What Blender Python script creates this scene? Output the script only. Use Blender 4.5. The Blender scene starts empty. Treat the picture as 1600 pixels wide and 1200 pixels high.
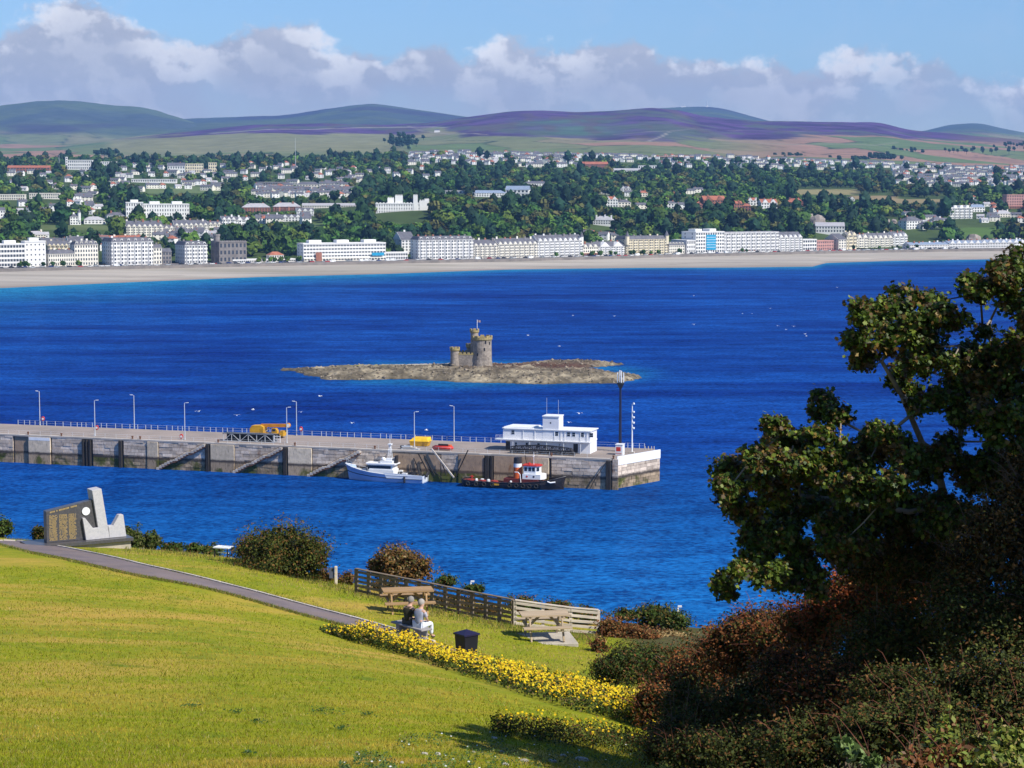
import bpy, bmesh, math, random
import numpy as np
from mathutils import Vector, Matrix, noise
R = math.radians
rng = np.random.default_rng(11)
random.seed(7)
sc = bpy.context.scene
COL = sc.collection

# ------------------------------------------------------------------ camera, sky, sun, exposure
CAMZ, F, TH = 72.0, 3200.0, math.atan(315 / 3200)
cam_d = bpy.data.cameras.new('camera')
cam_d.lens, cam_d.sensor_width = 72.0, 36.0
cam_d.clip_start, cam_d.clip_end = 0.5, 60000
cam = bpy.data.objects.new('camera', cam_d)
cam.location = (0, 0, CAMZ)
cam.rotation_euler = (R(90) - TH, 0, 0)
COL.objects.link(cam)
sc.camera = cam

SUN_AZ, SUN_EL = math.atan2(0.81, -0.586), R(45)      # azimuth clockwise from +Y
sun_d = bpy.data.lights.new('sun', 'SUN')
sun_d.energy, sun_d.angle, sun_d.color = 5.0, R(0.53), (1.0, 0.95, 0.86)
sun = bpy.data.objects.new('sun', sun_d)
SDIR = Vector((math.sin(SUN_AZ) * math.cos(SUN_EL), math.cos(SUN_AZ) * math.cos(SUN_EL), math.sin(SUN_EL)))
sun.rotation_euler = SDIR.to_track_quat('Z', 'Y').to_euler()
sun.location = (60, -30, 140)
COL.objects.link(sun)

sc.view_settings.view_transform = 'Standard'
sc.view_settings.look = 'None'
sc.view_settings.exposure = 0.35
sc.view_settings.gamma = 1.0
sc.view_settings.use_curve_mapping = False
sc.render.engine = 'CYCLES'
sc.cycles.use_denoising = True
sc.cycles.max_bounces = 5
sc.cycles.diffuse_bounces = 2
sc.cycles.glossy_bounces = 2
sc.cycles.transmission_bounces = 2
sc.cycles.volume_bounces = 0
sc.cycles.transparent_max_bounces = 6

def make_world():
    w = bpy.data.worlds.new('World'); sc.world = w; w.use_nodes = True
    nt = w.node_tree; N = nt.nodes; L = nt.links
    N.clear()
    out = N.new('ShaderNodeOutputWorld'); bg = N.new('ShaderNodeBackground')
    sky = N.new('ShaderNodeTexSky'); sky.sky_type = 'NISHITA'; sky.sun_disc = False
    sky.sun_elevation = SUN_EL; sky.sun_rotation = SUN_AZ
    sky.altitude = 50; sky.air_density = 1.0; sky.dust_density = 0.25; sky.ozone_density = 2.2
    def m(op, a, b=None, c=None):
        n = N.new('ShaderNodeMath'); n.operation = op
        for i, v in enumerate((a, b, c)):
            if v is None: continue
            if isinstance(v, (int, float)): n.inputs[i].default_value = v
            else: L.new(v, n.inputs[i])
        return n.outputs[0]
    def mix(f, a, b):
        n = N.new('ShaderNodeMix'); n.data_type = 'RGBA'
        for s, v in ((n.inputs[0], f), (n.inputs[6], a), (n.inputs[7], b)):
            if isinstance(v, (int, float)): s.default_value = v
            elif isinstance(v, tuple): s.default_value = (*v, 1)
            else: L.new(v, s)
        return n.outputs[2]
    def sstep(v, lo, hi):
        n = N.new('ShaderNodeMapRange'); n.interpolation_type = 'SMOOTHSTEP'
        L.new(v, n.inputs[0]); n.inputs[1].default_value = lo; n.inputs[2].default_value = hi
        return n.outputs[0]
    tc = N.new('ShaderNodeTexCoord'); sp = N.new('ShaderNodeSeparateXYZ')
    L.new(tc.outputs['Generated'], sp.inputs[0])
    x, y, z = sp.outputs
    az = m('ARCTAN2', x, y)
    el = m('ARCSINE', z)
    # bank of cumulus standing on the hills: its top edge against the azimuth
    prof = [(0, 62), (35, 28), (70, 6), (120, 0), (180, 8), (215, 40), (245, 64), (320, 70), (352, 52), (395, 34), (430, 28), (485, 44), (520, 66),
            (610, 76), (650, 58), (690, 52), (722, 74), (790, 62), (850, 52), (905, 58), (935, 54), (990, 50), (1035, 72), (1110, 84), (1180, 88),
            (1250, 98), (1330, 88), (1400, 80), (1460, 88), (1520, 108), (1600, 122)]
    cv = N.new('ShaderNodeFloatCurve')
    a0, a1 = -0.2485, 0.2485
    c = cv.mapping.curves[0]
    pts = [((math.atan((px - 800) / 3216) - a0) / (a1 - a0), (285 - py) / 3200 / 0.12) for px, py in prof]
    c.points[0].location = pts[0]; c.points[1].location = pts[-1]
    for q in pts[1:-1]: c.points.new(*q)
    cv.mapping.extend = 'HORIZONTAL'; cv.mapping.update()
    mr = N.new('ShaderNodeMapRange'); L.new(az, mr.inputs[0]); mr.inputs[1].default_value = a0; mr.inputs[2].default_value = a1
    L.new(mr.outputs[0], cv.inputs[1])
    top = m('MULTIPLY', cv.outputs[0], 0.12)
    cmb = N.new('ShaderNodeCombineXYZ'); L.new(az, cmb.inputs[0]); L.new(m('MULTIPLY', el, 1.25), cmb.inputs[1])
    def fbm(scale, det, rough, off=(0, 0, 0), dist=0.0):
        mp = N.new('ShaderNodeMapping'); L.new(cmb.outputs[0], mp.inputs[0]); mp.inputs['Location'].default_value = off
        n = N.new('ShaderNodeTexNoise'); n.noise_dimensions = '2D'; n.inputs['Scale'].default_value = scale
        n.inputs['Detail'].default_value = det; n.inputs['Roughness'].default_value = rough
        n.inputs['Distortion'].default_value = dist
        L.new(mp.outputs[0], n.inputs[0]); return n.outputs[0]
    big = fbm(30, 8, 0.55)
    big2 = fbm(30, 8, 0.55, (-0.004, -0.007, 0))     # sampled towards the sun: billow shading
    soft = fbm(11, 3, 0.5, (2.3, 1.1, 0))
    fine = fbm(110, 6, 0.58, (7, 3, 0))
    edge = m('ADD', m('SUBTRACT', top, el), m('MULTIPLY', m('SUBTRACT', big, 0.5), 0.030))
    edge = m('ADD', edge, m('MULTIPLY', m('SUBTRACT', fine, 0.5), 0.013))
    dens = sstep(edge, 0.0, 0.009)
    # ragged underside: blue showing through low down, more to the right
    under = m('ADD', m('ADD', el, m('MULTIPLY', m('SUBTRACT', soft, 0.5), 0.10)), m('MULTIPLY', az, -0.045))
    under = m('ADD', under, m('MULTIPLY', m('SUBTRACT', big, 0.5), 0.03))
    dens = m('MULTIPLY', dens, m('ADD', m('MULTIPLY', sstep(under, -0.006, 0.045), 0.58), 0.40))
    dens = m('MULTIPLY', dens, 0.97)
    lit = sstep(m('SUBTRACT', big, big2), -0.07, 0.09)
    crest = sstep(m('SUBTRACT', 0.030, edge), 0.0, 0.034)          # the tops catch the sun
    bright = m('ADD', m('MULTIPLY', crest, m('ADD', m('MULTIPLY', lit, 0.75), 0.10)), m('MULTIPLY', lit, 0.16))
    bright = m('ADD', bright, m('MULTIPLY', m('SUBTRACT', soft, 0.5), 0.55))
    bright = m('ADD', bright, m('MULTIPLY', m('SUBTRACT', fine, 0.5), 0.25))
    cl = N.new('ShaderNodeClamp'); L.new(bright, cl.inputs[0])
    ccol = mix(cl.outputs[0], (5.9, 6.05, 6.8), (13.2, 12.9, 12.7))
    wisp = m('MULTIPLY', sstep(fbm(14, 7, 0.6, (5, 9, 0), 0.6), 0.5, 0.75), 0.15)
    wisp = m('MULTIPLY', wisp, sstep(el, 0.5, 0.0))
    # clear polarised late-summer blue
    tint = N.new('ShaderNodeMix'); tint.data_type = 'RGBA'; tint.blend_type = 'MULTIPLY'; tint.inputs[0].default_value = 1.0
    L.new(sky.outputs[0], tint.inputs[6]); tint.inputs[7].default_value = (0.94, 1.19, 1.58, 1)
    skyc = mix(wisp, tint.outputs[2], (8.0, 8.4, 9.6))
    col = mix(dens, skyc, ccol)
    L.new(col, bg.inputs[0]); bg.inputs[1].default_value = 0.068
    L.new(bg.outputs[0], out.inputs[0])
make_world()

# ------------------------------------------------------------------ where a direction meets the place
CT, ST = math.cos(TH), math.sin(TH)
def ray(px, py):
    u, v = (px - 800) / F, (600 - py) / F
    return Vector((u, CT + v * ST, -ST + v * CT))
def at(px, py, Y):
    d = ray(px, py); return Vector((0, 0, CAMZ)) + d * (Y / d.y)
def on_z(px, py, z=0.0):
    d = ray(px, py); return Vector((0, 0, CAMZ)) + d * ((z - CAMZ) / d.z)
def y_to_z(py, D):
    v = (600 - np.asarray(py, float)) / F
    return CAMZ + D * (-ST + v * CT) / (CT + v * ST)
def xu(px, D):                       # world x of picture column px at depth D (near the horizon)
    return (np.asarray(px, float) - 800) / 3216.0 * D
def ux(x, D):
    return 800 + 3216.0 * np.asarray(x) / D
def project(p):
    x, y, z = p[0], p[1], p[2] - CAMZ
    dz = y * CT - z * ST
    dy = y * ST + z * CT
    return 800 + F * x / dz, 600 - F * dy / dz

# ------------------------------------------------------------------ object helpers
def tag(o, label=None, cat=None, group=None, kind=None):
    if label: o['label'] = label
    if cat: o['category'] = cat
    if group: o['group'] = group
    if kind: o['kind'] = kind
    return o
def thing(name, label, cat, loc=(0, 0, 0), rotz=0.0, group=None):
    o = bpy.data.objects.new(name, None); COL.objects.link(o)
    o.empty_display_size = 0.3
    o.location = loc; o.rotation_euler = (0, 0, rotz)
    return tag(o, label, cat, group)
def link(name, me, parent=None, loc=None, rotz=None, kind=None):
    o = bpy.data.objects.new(name, me); COL.objects.link(o)
    if parent is not None: o.parent = parent
    if loc is not None: o.location = loc
    if rotz is not None: o.rotation_euler = (0, 0, rotz)
    if kind: o['kind'] = kind
    return o
def copy_tree(o, parent=None):
    c = o.copy(); COL.objects.link(c)
    if parent is not None: c.parent = parent
    for ch in list(o.children): copy_tree(ch, c)
    return c

class MB:
    """collects shapes, builds ONE mesh"""
    def __init__(s): s.v = []; s.f = []; s.m = []
    def add(s, verts, faces, mi=0, M=None):
        b = len(s.v)
        if M is not None: verts = [M @ Vector(p) for p in verts]
        s.v.extend([tuple(p) for p in verts])
        for f in faces: s.f.append(tuple(i + b for i in f)); s.m.append(mi)
        return s
    def box(s, x0, y0, z0, x1, y1, z1, mi=0, M=None):
        v = [(x0, y0, z0), (x1, y0, z0), (x1, y1, z0), (x0, y1, z0), (x0, y0, z1), (x1, y0, z1), (x1, y1, z1), (x0, y1, z1)]
        return s.add(v, [(0, 3, 2, 1), (4, 5, 6, 7), (0, 1, 5, 4), (1, 2, 6, 5), (2, 3, 7, 6), (3, 0, 4, 7)], mi, M)
    def cbox(s, c, d, mi=0, M=None):
        return s.box(c[0] - d[0] / 2, c[1] - d[1] / 2, c[2] - d[2] / 2, c[0] + d[0] / 2, c[1] + d[1] / 2, c[2] + d[2] / 2, mi, M)
    def bar(s, a, b, w, h, mi=0, M=None):
        a, b = Vector(a), Vector(b); d = (b - a)
        if d.length < 1e-6: return s
        z = d.normalized(); up = Vector((0, 0, 1)) if abs(z.z) < 0.95 else Vector((0, 1, 0))
        x = z.cross(up).normalized() * (w / 2); y = x.cross(z).normalized() * (h / 2)
        v = [a - x - y, a + x - y, a + x + y, a - x + y, b - x - y, b + x - y, b + x + y, b - x + y]
        return s.add(v, [(0, 3, 2, 1), (4, 5, 6, 7), (0, 1, 5, 4), (1, 2, 6, 5), (2, 3, 7, 6), (3, 0, 4, 7)], mi, M)
    def tube(s, pts, rad, n=6, mi=0, M=None, cap=True):
        pts = [Vector(p) for p in pts]
        if not hasattr(rad, '__len__'): rad = [rad] * len(pts)
        rings = []; v = []
        ref = Vector((0.31, 0.2, 0.93))
        for i, p in enumerate(pts):
            t = (pts[min(i + 1, len(pts) - 1)] - pts[max(i - 1, 0)])
            t = t.normalized() if t.length > 1e-9 else Vector((0, 0, 1))
            x = t.cross(ref)
            if x.length < 0.05: x = t.cross(Vector((1, 0, 0)))
            x.normalize(); y = t.cross(x)
            for k in range(n):
                a = 2 * math.pi * k / n
                v.append(p + (x * math.cos(a) + y * math.sin(a)) * rad[i])
        f = []
        for i in range(len(pts) - 1):
            for k in range(n):
                f.append((i * n + k, i * n + (k + 1) % n, (i + 1) * n + (k + 1) % n, (i + 1) * n + k))
        if cap:
            f.append(tuple(range(n - 1, -1, -1))); f.append(tuple((len(pts) - 1) * n + k for k in range(n)))
        return s.add(v, f, mi, M)
    def cyl(s, x, y, z0, z1, r, n=12, mi=0, r1=None, M=None):
        return s.lathe([(r, z0), (r if r1 is None else r1, z1)], n, mi, (x, y, 0), M)
    def lathe(s, prof, n=16, mi=0, c=(0, 0, 0), M=None):
        v = []; f = []
        for r, z in prof:
            for k in range(n):
                a = 2 * math.pi * k / n
                v.append((c[0] + r * math.cos(a), c[1] + r * math.sin(a), c[2] + z))
        for i in range(len(prof) - 1):
            for k in range(n):
                f.append((i * n + k, i * n + (k + 1) % n, (i + 1) * n + (k + 1) % n, (i + 1) * n + k))
        f.append(tuple(range(n - 1, -1, -1))); f.append(tuple((len(prof) - 1) * n + k for k in range(n)))
        return s.add(v, f, mi, M)
    def prism(s, poly, y0, y1, mi=0, M=None):
        """polygon in x,z (counter-clockwise seen from -y), from y0 to y1"""
        n = len(poly)
        v = [(p[0], y0, p[1]) for p in poly] + [(p[0], y1, p[1]) for p in poly]
        f = [tuple(range(n)), tuple(range(2 * n - 1, n - 1, -1))]
        for k in range(n): f.append((k, n + k, n + (k + 1) % n, (k + 1) % n))
        return s.add(v, f, mi, M)
    def slab(s, poly, z0, z1, mi=0, M=None):
        """polygon in x,y (counter-clockwise from above)"""
        n = len(poly)
        v = [(p[0], p[1], z0) for p in poly] + [(p[0], p[1], z1) for p in poly]
        f = [tuple(range(n - 1, -1, -1)), tuple(range(n, 2 * n))]
        for k in range(n): f.append((k, (k + 1) % n, n + (k + 1) % n, n + k))
        return s.add(v, f, mi, M)
    def mesh(s, name, mats):
        me = bpy.data.meshes.new(name)
        me.from_pydata(s.v, [], s.f)
        for m in (mats if isinstance(mats, (list, tuple)) else [mats]): me.materials.append(m)
        if any(s.m): me.polygons.foreach_set('material_index', s.m)
        me.update()
        return me
    def build(s, name, mats, parent=None, loc=None, rotz=None, kind=None, smooth=False, bevel=0.0):
        me = s.mesh(name, mats)
        if smooth: me.polygons.foreach_set('use_smooth', [True] * len(me.polygons))
        o = link(name, me, parent, loc, rotz, kind)
        if bevel:
            b = o.modifiers.new('bevel', 'BEVEL'); b.width = bevel; b.segments = 1; b.limit_method = 'ANGLE'
        return o

def np_mesh(name, V, loops, starts, totals, mats, face_col=None, smooth=False, midx=None):
    me = bpy.data.meshes.new(name)
    me.vertices.add(len(V)); me.vertices.foreach_set('co', np.asarray(V, np.float32).ravel())
    me.loops.add(len(loops)); me.loops.foreach_set('vertex_index', np.asarray(loops, np.int32))
    me.polygons.add(len(starts))
    me.polygons.foreach_set('loop_start', np.asarray(starts, np.int32))
    me.polygons.foreach_set('loop_total', np.asarray(totals, np.int32))
    if smooth: me.polygons.foreach_set('use_smooth', np.ones(len(starts), bool))
    for m in (mats if isinstance(mats, (list, tuple)) else [mats]): me.materials.append(m)
    if midx is not None: me.polygons.foreach_set('material_index', np.asarray(midx, np.int32))
    me.update(calc_edges=True)
    if face_col is not None:
        a = me.attributes.new('col', 'FLOAT_COLOR', 'FACE')
        c = np.ones((len(starts), 4), np.float32); c[:, :3] = face_col
        a.data.foreach_set('color', c.ravel())
    return me

def grid_mesh(name, X, Y, Z, mats, vcol=None, smooth=True, attrs=None):
    """X,Y,Z are (n,m) arrays"""
    n, m = X.shape
    V = np.stack([X, Y, Z], -1).reshape(-1, 3)
    i, j = np.meshgrid(np.arange(n - 1), np.arange(m - 1), indexing='ij')
    a = (i * m + j).ravel()
    q = np.stack([a, a + 1, a + m + 1, a + m], -1)
    # make the faces look up
    p = V[q[0]]
    if np.cross(p[1] - p[0], p[2] - p[0])[2] < 0: q = q[:, ::-1]
    k = len(q)
    me = np_mesh(name, V, q.ravel(), np.arange(k) * 4, np.full(k, 4), mats, smooth=smooth)
    if vcol is not None:
        at_ = me.attributes.new('col', 'FLOAT_COLOR', 'POINT')
        c = np.ones((len(V), 4), np.float32); c[:, :3] = vcol.reshape(-1, 3)
        at_.data.foreach_set('color', c.ravel())
    for nm, arr in (attrs or {}).items():
        at_ = me.attributes.new(nm, 'FLOAT', 'POINT'); at_.data.foreach_set('value', np.asarray(arr, np.float32).ravel())
    return me

# ------------------------------------------------------------------ materials
def _mixrgb(N, L, f, a, b, blend='MIX'):
    n = N.new('ShaderNodeMix'); n.data_type = 'RGBA'; n.blend_type = blend
    for s, v in ((n.inputs[0], f), (n.inputs[6], a), (n.inputs[7], b)):
        if isinstance(v, (int, float)): s.default_value = v
        elif isinstance(v, (tuple, list)): s.default_value = (*v[:3], 1)
        else: L.new(v, s)
    return n.outputs[2]
def _ramp(N, L, v, lo, hi):
    n = N.new('ShaderNodeMapRange'); L.new(v, n.inputs[0]); n.inputs[1].default_value = lo; n.inputs[2].default_value = hi
    return n.outputs[0]
def _noise(N, L, vec, scale, det=5, rough=0.55, dist=0.0, stretch=None, off=None):
    if stretch or off:
        mp = N.new('ShaderNodeMapping'); L.new(vec, mp.inputs[0])
        if stretch: mp.inputs['Scale'].default_value = stretch
        if off: mp.inputs['Location'].default_value = off
        vec = mp.outputs[0]
    n = N.new('ShaderNodeTexNoise'); n.inputs['Scale'].default_value = scale; n.inputs['Detail'].default_value = det
    n.inputs['Roughness'].default_value = rough; n.inputs['Distortion'].default_value = dist
    L.new(vec, n.inputs[0]); return n.outputs[0]
def newmat(name):
    m = bpy.data.materials.new(name); m.use_nodes = True
    nt = m.node_tree
    return m, nt.nodes, nt.links, nt.nodes['Principled BSDF']
def mat(name, col, col2=None, scale=2.0, rough=0.7, bump=0.0, bscale=None, metal=0.0, spec=0.35, rnd=0.0, stretch=None, lo=0.35, hi=0.65, world=False, dirt=None, dscale=0.5):
    m, N, L, P = newmat(name)
    P.inputs['Roughness'].default_value = rough; P.inputs['Metallic'].default_value = metal
    P.inputs['Specular IOR Level'].default_value = spec
    if world: vec = N.new('ShaderNodeNewGeometry').outputs['Position']
    else: vec = N.new('ShaderNodeTexCoord').outputs['Object']
    c = tuple(col)
    if col2 is None: col2 = tuple(x * 0.8 for x in col)
    nz = _noise(N, L, vec, scale, stretch=stretch)
    out = _mixrgb(N, L, _ramp(N, L, nz, lo, hi), c, tuple(col2))
    if dirt:
        dz = _noise(N, L, vec, dscale, 7, 0.65, 0.4, stretch)
        out = _mixrgb(N, L, _ramp(N, L, dz, 0.48, 0.72), out, tuple(dirt))
    if rnd:
        oi = N.new('ShaderNodeObjectInfo'); mr = N.new('ShaderNodeMapRange'); L.new(oi.outputs['Random'], mr.inputs[0])
        mr.inputs[3].default_value = 1 - rnd; mr.inputs[4].default_value = 1 + rnd
        hs = N.new('ShaderNodeHueSaturation'); L.new(out, hs.inputs['Color']); L.new(mr.outputs[0], hs.inputs['Value']); out = hs.outputs[0]
    L.new(out, P.inputs['Base Color'])
    if bump:
        b = N.new('ShaderNodeBump'); b.inputs['Strength'].default_value = bump; b.inputs['Distance'].default_value = 0.05
        L.new(_noise(N, L, vec, bscale or scale * 4, 6, 0.6, stretch=stretch), b.inputs['Height']); L.new(b.outputs[0], P.inputs['Normal'])
    return m
def leafmat(name, transl=0.3, rnd=0.0, rough=0.55, spec=0.3, gain=1.0):
    m, N, L, P = newmat(name)
    P.inputs['Roughness'].default_value = rough; P.inputs['Specular IOR Level'].default_value = spec
    a = N.new('ShaderNodeAttribute'); a.attribute_name = 'col'; c = a.outputs['Color']
    if gain != 1.0: c = _mixrgb(N, L, 1.0, c, (gain, gain, gain), 'MULTIPLY')
    if rnd:
        oi = N.new('ShaderNodeObjectInfo'); hs = N.new('ShaderNodeHueSaturation')
        mr = N.new('ShaderNodeMapRange'); L.new(oi.outputs['Random'], mr.inputs[0]); mr.inputs[3].default_value = 1 - rnd; mr.inputs[4].default_value = 1 + rnd
        mh = N.new('ShaderNodeMath'); mh.operation = 'MULTIPLY_ADD'; L.new(oi.outputs['Random'], mh.inputs[0]); mh.inputs[1].default_value = 17.31; mh.inputs[2].default_value = 0
        fr = N.new('ShaderNodeMath'); fr.operation = 'FRACT'; L.new(mh.outputs[0], fr.inputs[0])
        m2 = N.new('ShaderNodeMapRange'); L.new(fr.outputs[0], m2.inputs[0]); m2.inputs[3].default_value = 0.475; m2.inputs[4].default_value = 0.52
        L.new(m2.outputs[0], hs.inputs['Hue'])
        L.new(c, hs.inputs['Color']); L.new(mr.outputs[0], hs.inputs['Value']); c = hs.outputs[0]
    L.new(c, P.inputs['Base Color'])
    if transl:
        t = N.new('ShaderNodeBsdfTranslucent'); L.new(c, t.inputs[0])
        mx = N.new('ShaderNodeMixShader'); mx.inputs[0].default_value = transl
        L.new(P.outputs[0], mx.inputs[1]); L.new(t.outputs[0], mx.inputs[2])
        L.new(mx.outputs[0], N['Material Output'].inputs[0])
    return m
def colmat(name, col, rough=0.6, **k): return mat(name, col, tuple(x * 0.9 for x in col), rough=rough, **k)

# fractal value noise for shaping terrain
def vnoise(x, y, seed=0):
    xi = np.floor(x).astype(np.int64); yi = np.floor(y).astype(np.int64)
    xf = x - xi; yf = y - yi
    xf = xf * xf * (3 - 2 * xf); yf = yf * yf * (3 - 2 * yf)
    def h(a, b):
        n = (a * 374761393 + b * 668265263 + seed * 1442695041) & 0xffffffff
        n = ((n ^ (n >> 13)) * 1274126177) & 0xffffffff
        return ((n ^ (n >> 16)) & 0xffff) / 65535.0
    return (h(xi, yi) * (1 - xf) + h(xi + 1, yi) * xf) * (1 - yf) + (h(xi, yi + 1) * (1 - xf) + h(xi + 1, yi + 1) * xf) * yf
def fbm2(x, y, oct=5, seed=0, gain=0.5):
    s = 0; a = 1; t = 0
    for k in range(oct):
        s = s + a * vnoise(x * 2 ** k, y * 2 ** k, seed + k); t += a; a *= gain
    return s / t
# ================================================================== THE SETTING
I = np.interp
# ---- where water, sand and promenade meet, as depth against picture column
_wl = [(-900, 470), (-300, 462), (0, 450), (200, 441), (400, 433), (600, 428), (800, 421), (1000, 418.5), (1150, 418), (1272, 416.5), (1292, 411), (1400, 407.5), (1560, 405), (1900, 402), (2500, 398)]
WL_U = np.array([p[0] for p in _wl]); WL_D = np.array([on_z(px, py, 0).y for px, py in _wl])
def Dw(u): return I(u, WL_U, WL_D)
_pl = [(-900, 428), (-300, 422), (0, 418), (300, 412), (480, 408.5), (800, 403), (1000, 398), (1300, 391), (1500, 388), (1700, 386), (2500, 380)]
PL_U = np.array([p[0] for p in _pl]); PL_D = np.array([on_z(px, py, 5).y for px, py in _pl])
def Dp(u): return I(u, PL_U, PL_D)

# ---- town land: picture height against depth, column by column (rises steadily away from the sea)
_cols = {
    0: [(1700, 409), (1800, 384), (1900, 362), (2050, 345), (2300, 322), (2600, 300), (3000, 278), (3500, 262), (4200, 251)],
    400: [(1850, 391), (1950, 368), (2100, 348), (2350, 325), (2700, 305), (3100, 280), (3600, 262), (4200, 248)],
    700: [(1900, 386), (2000, 355), (2150, 327), (2400, 312), (2800, 290), (3300, 265), (3800, 248), (4300, 239)],
    1100: [(2030, 381), (2150, 350), (2350, 328), (2700, 305), (3100, 285), (3600, 264), (4000, 255), (4400, 246)],
    1400: [(2150, 381), (2300, 357), (2500, 332), (2900, 303), (3300, 288), (3800, 270), (4300, 256)],
    1600: [(2200, 377), (2350, 352), (2600, 324), (3000, 300), (3500, 285), (4000, 272), (4400, 262)],
}
_ck = sorted(_cols)
DG = np.linspace(1550, 4500, 296)
_cz = []
for k in _ck:
    d0 = float(Dp(k))
    ds = [d0 - 60, d0 + 14] + [a for a, b in _cols[k]]
    zs = [5.0, 5.2] + [float(y_to_z(b, a)) for a, b in _cols[k]]
    _cz.append(I(DG, ds, zs))
_cz = np.array(_cz)
def town_z(u, D):
    u = np.asarray(u, float); D = np.asarray(D, float)
    vals = np.array([I(D, DG, _cz[i]) for i in range(len(_ck))])
    uu = np.clip(u, _ck[0], _ck[-1])
    idx = np.clip(np.searchsorted(_ck, uu, side='right') - 1, 0, len(_ck) - 2)
    k0 = np.array(_ck)[idx]; k1 = np.array(_ck)[idx + 1]; t = (uu - k0) / (k1 - k0)
    t = t * t * (3 - 2 * t)
    a = np.take_along_axis(vals, idx[None, ...], 0)[0]; b = np.take_along_axis(vals, idx[None, ...] + 1, 0)[0]
    return a * (1 - t) + b * t
_DS = np.arange(1560, 4500, 6.0)
def town_hit(px, py):
    """first land point along a line of sight"""
    d = ray(px, py)
    zr = CAMZ + d.z / d.y * _DS
    zt = town_z(np.full_like(_DS, px), _DS)
    ok = np.where((zr < zt) & (_DS > Dp(px)))[0]
    D = _DS[ok[0]] if len(ok) else 4480
    return Vector((float(xu(px, D)), float(D), float(town_z(np.array([px]), np.array([D]))[0])))

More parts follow.
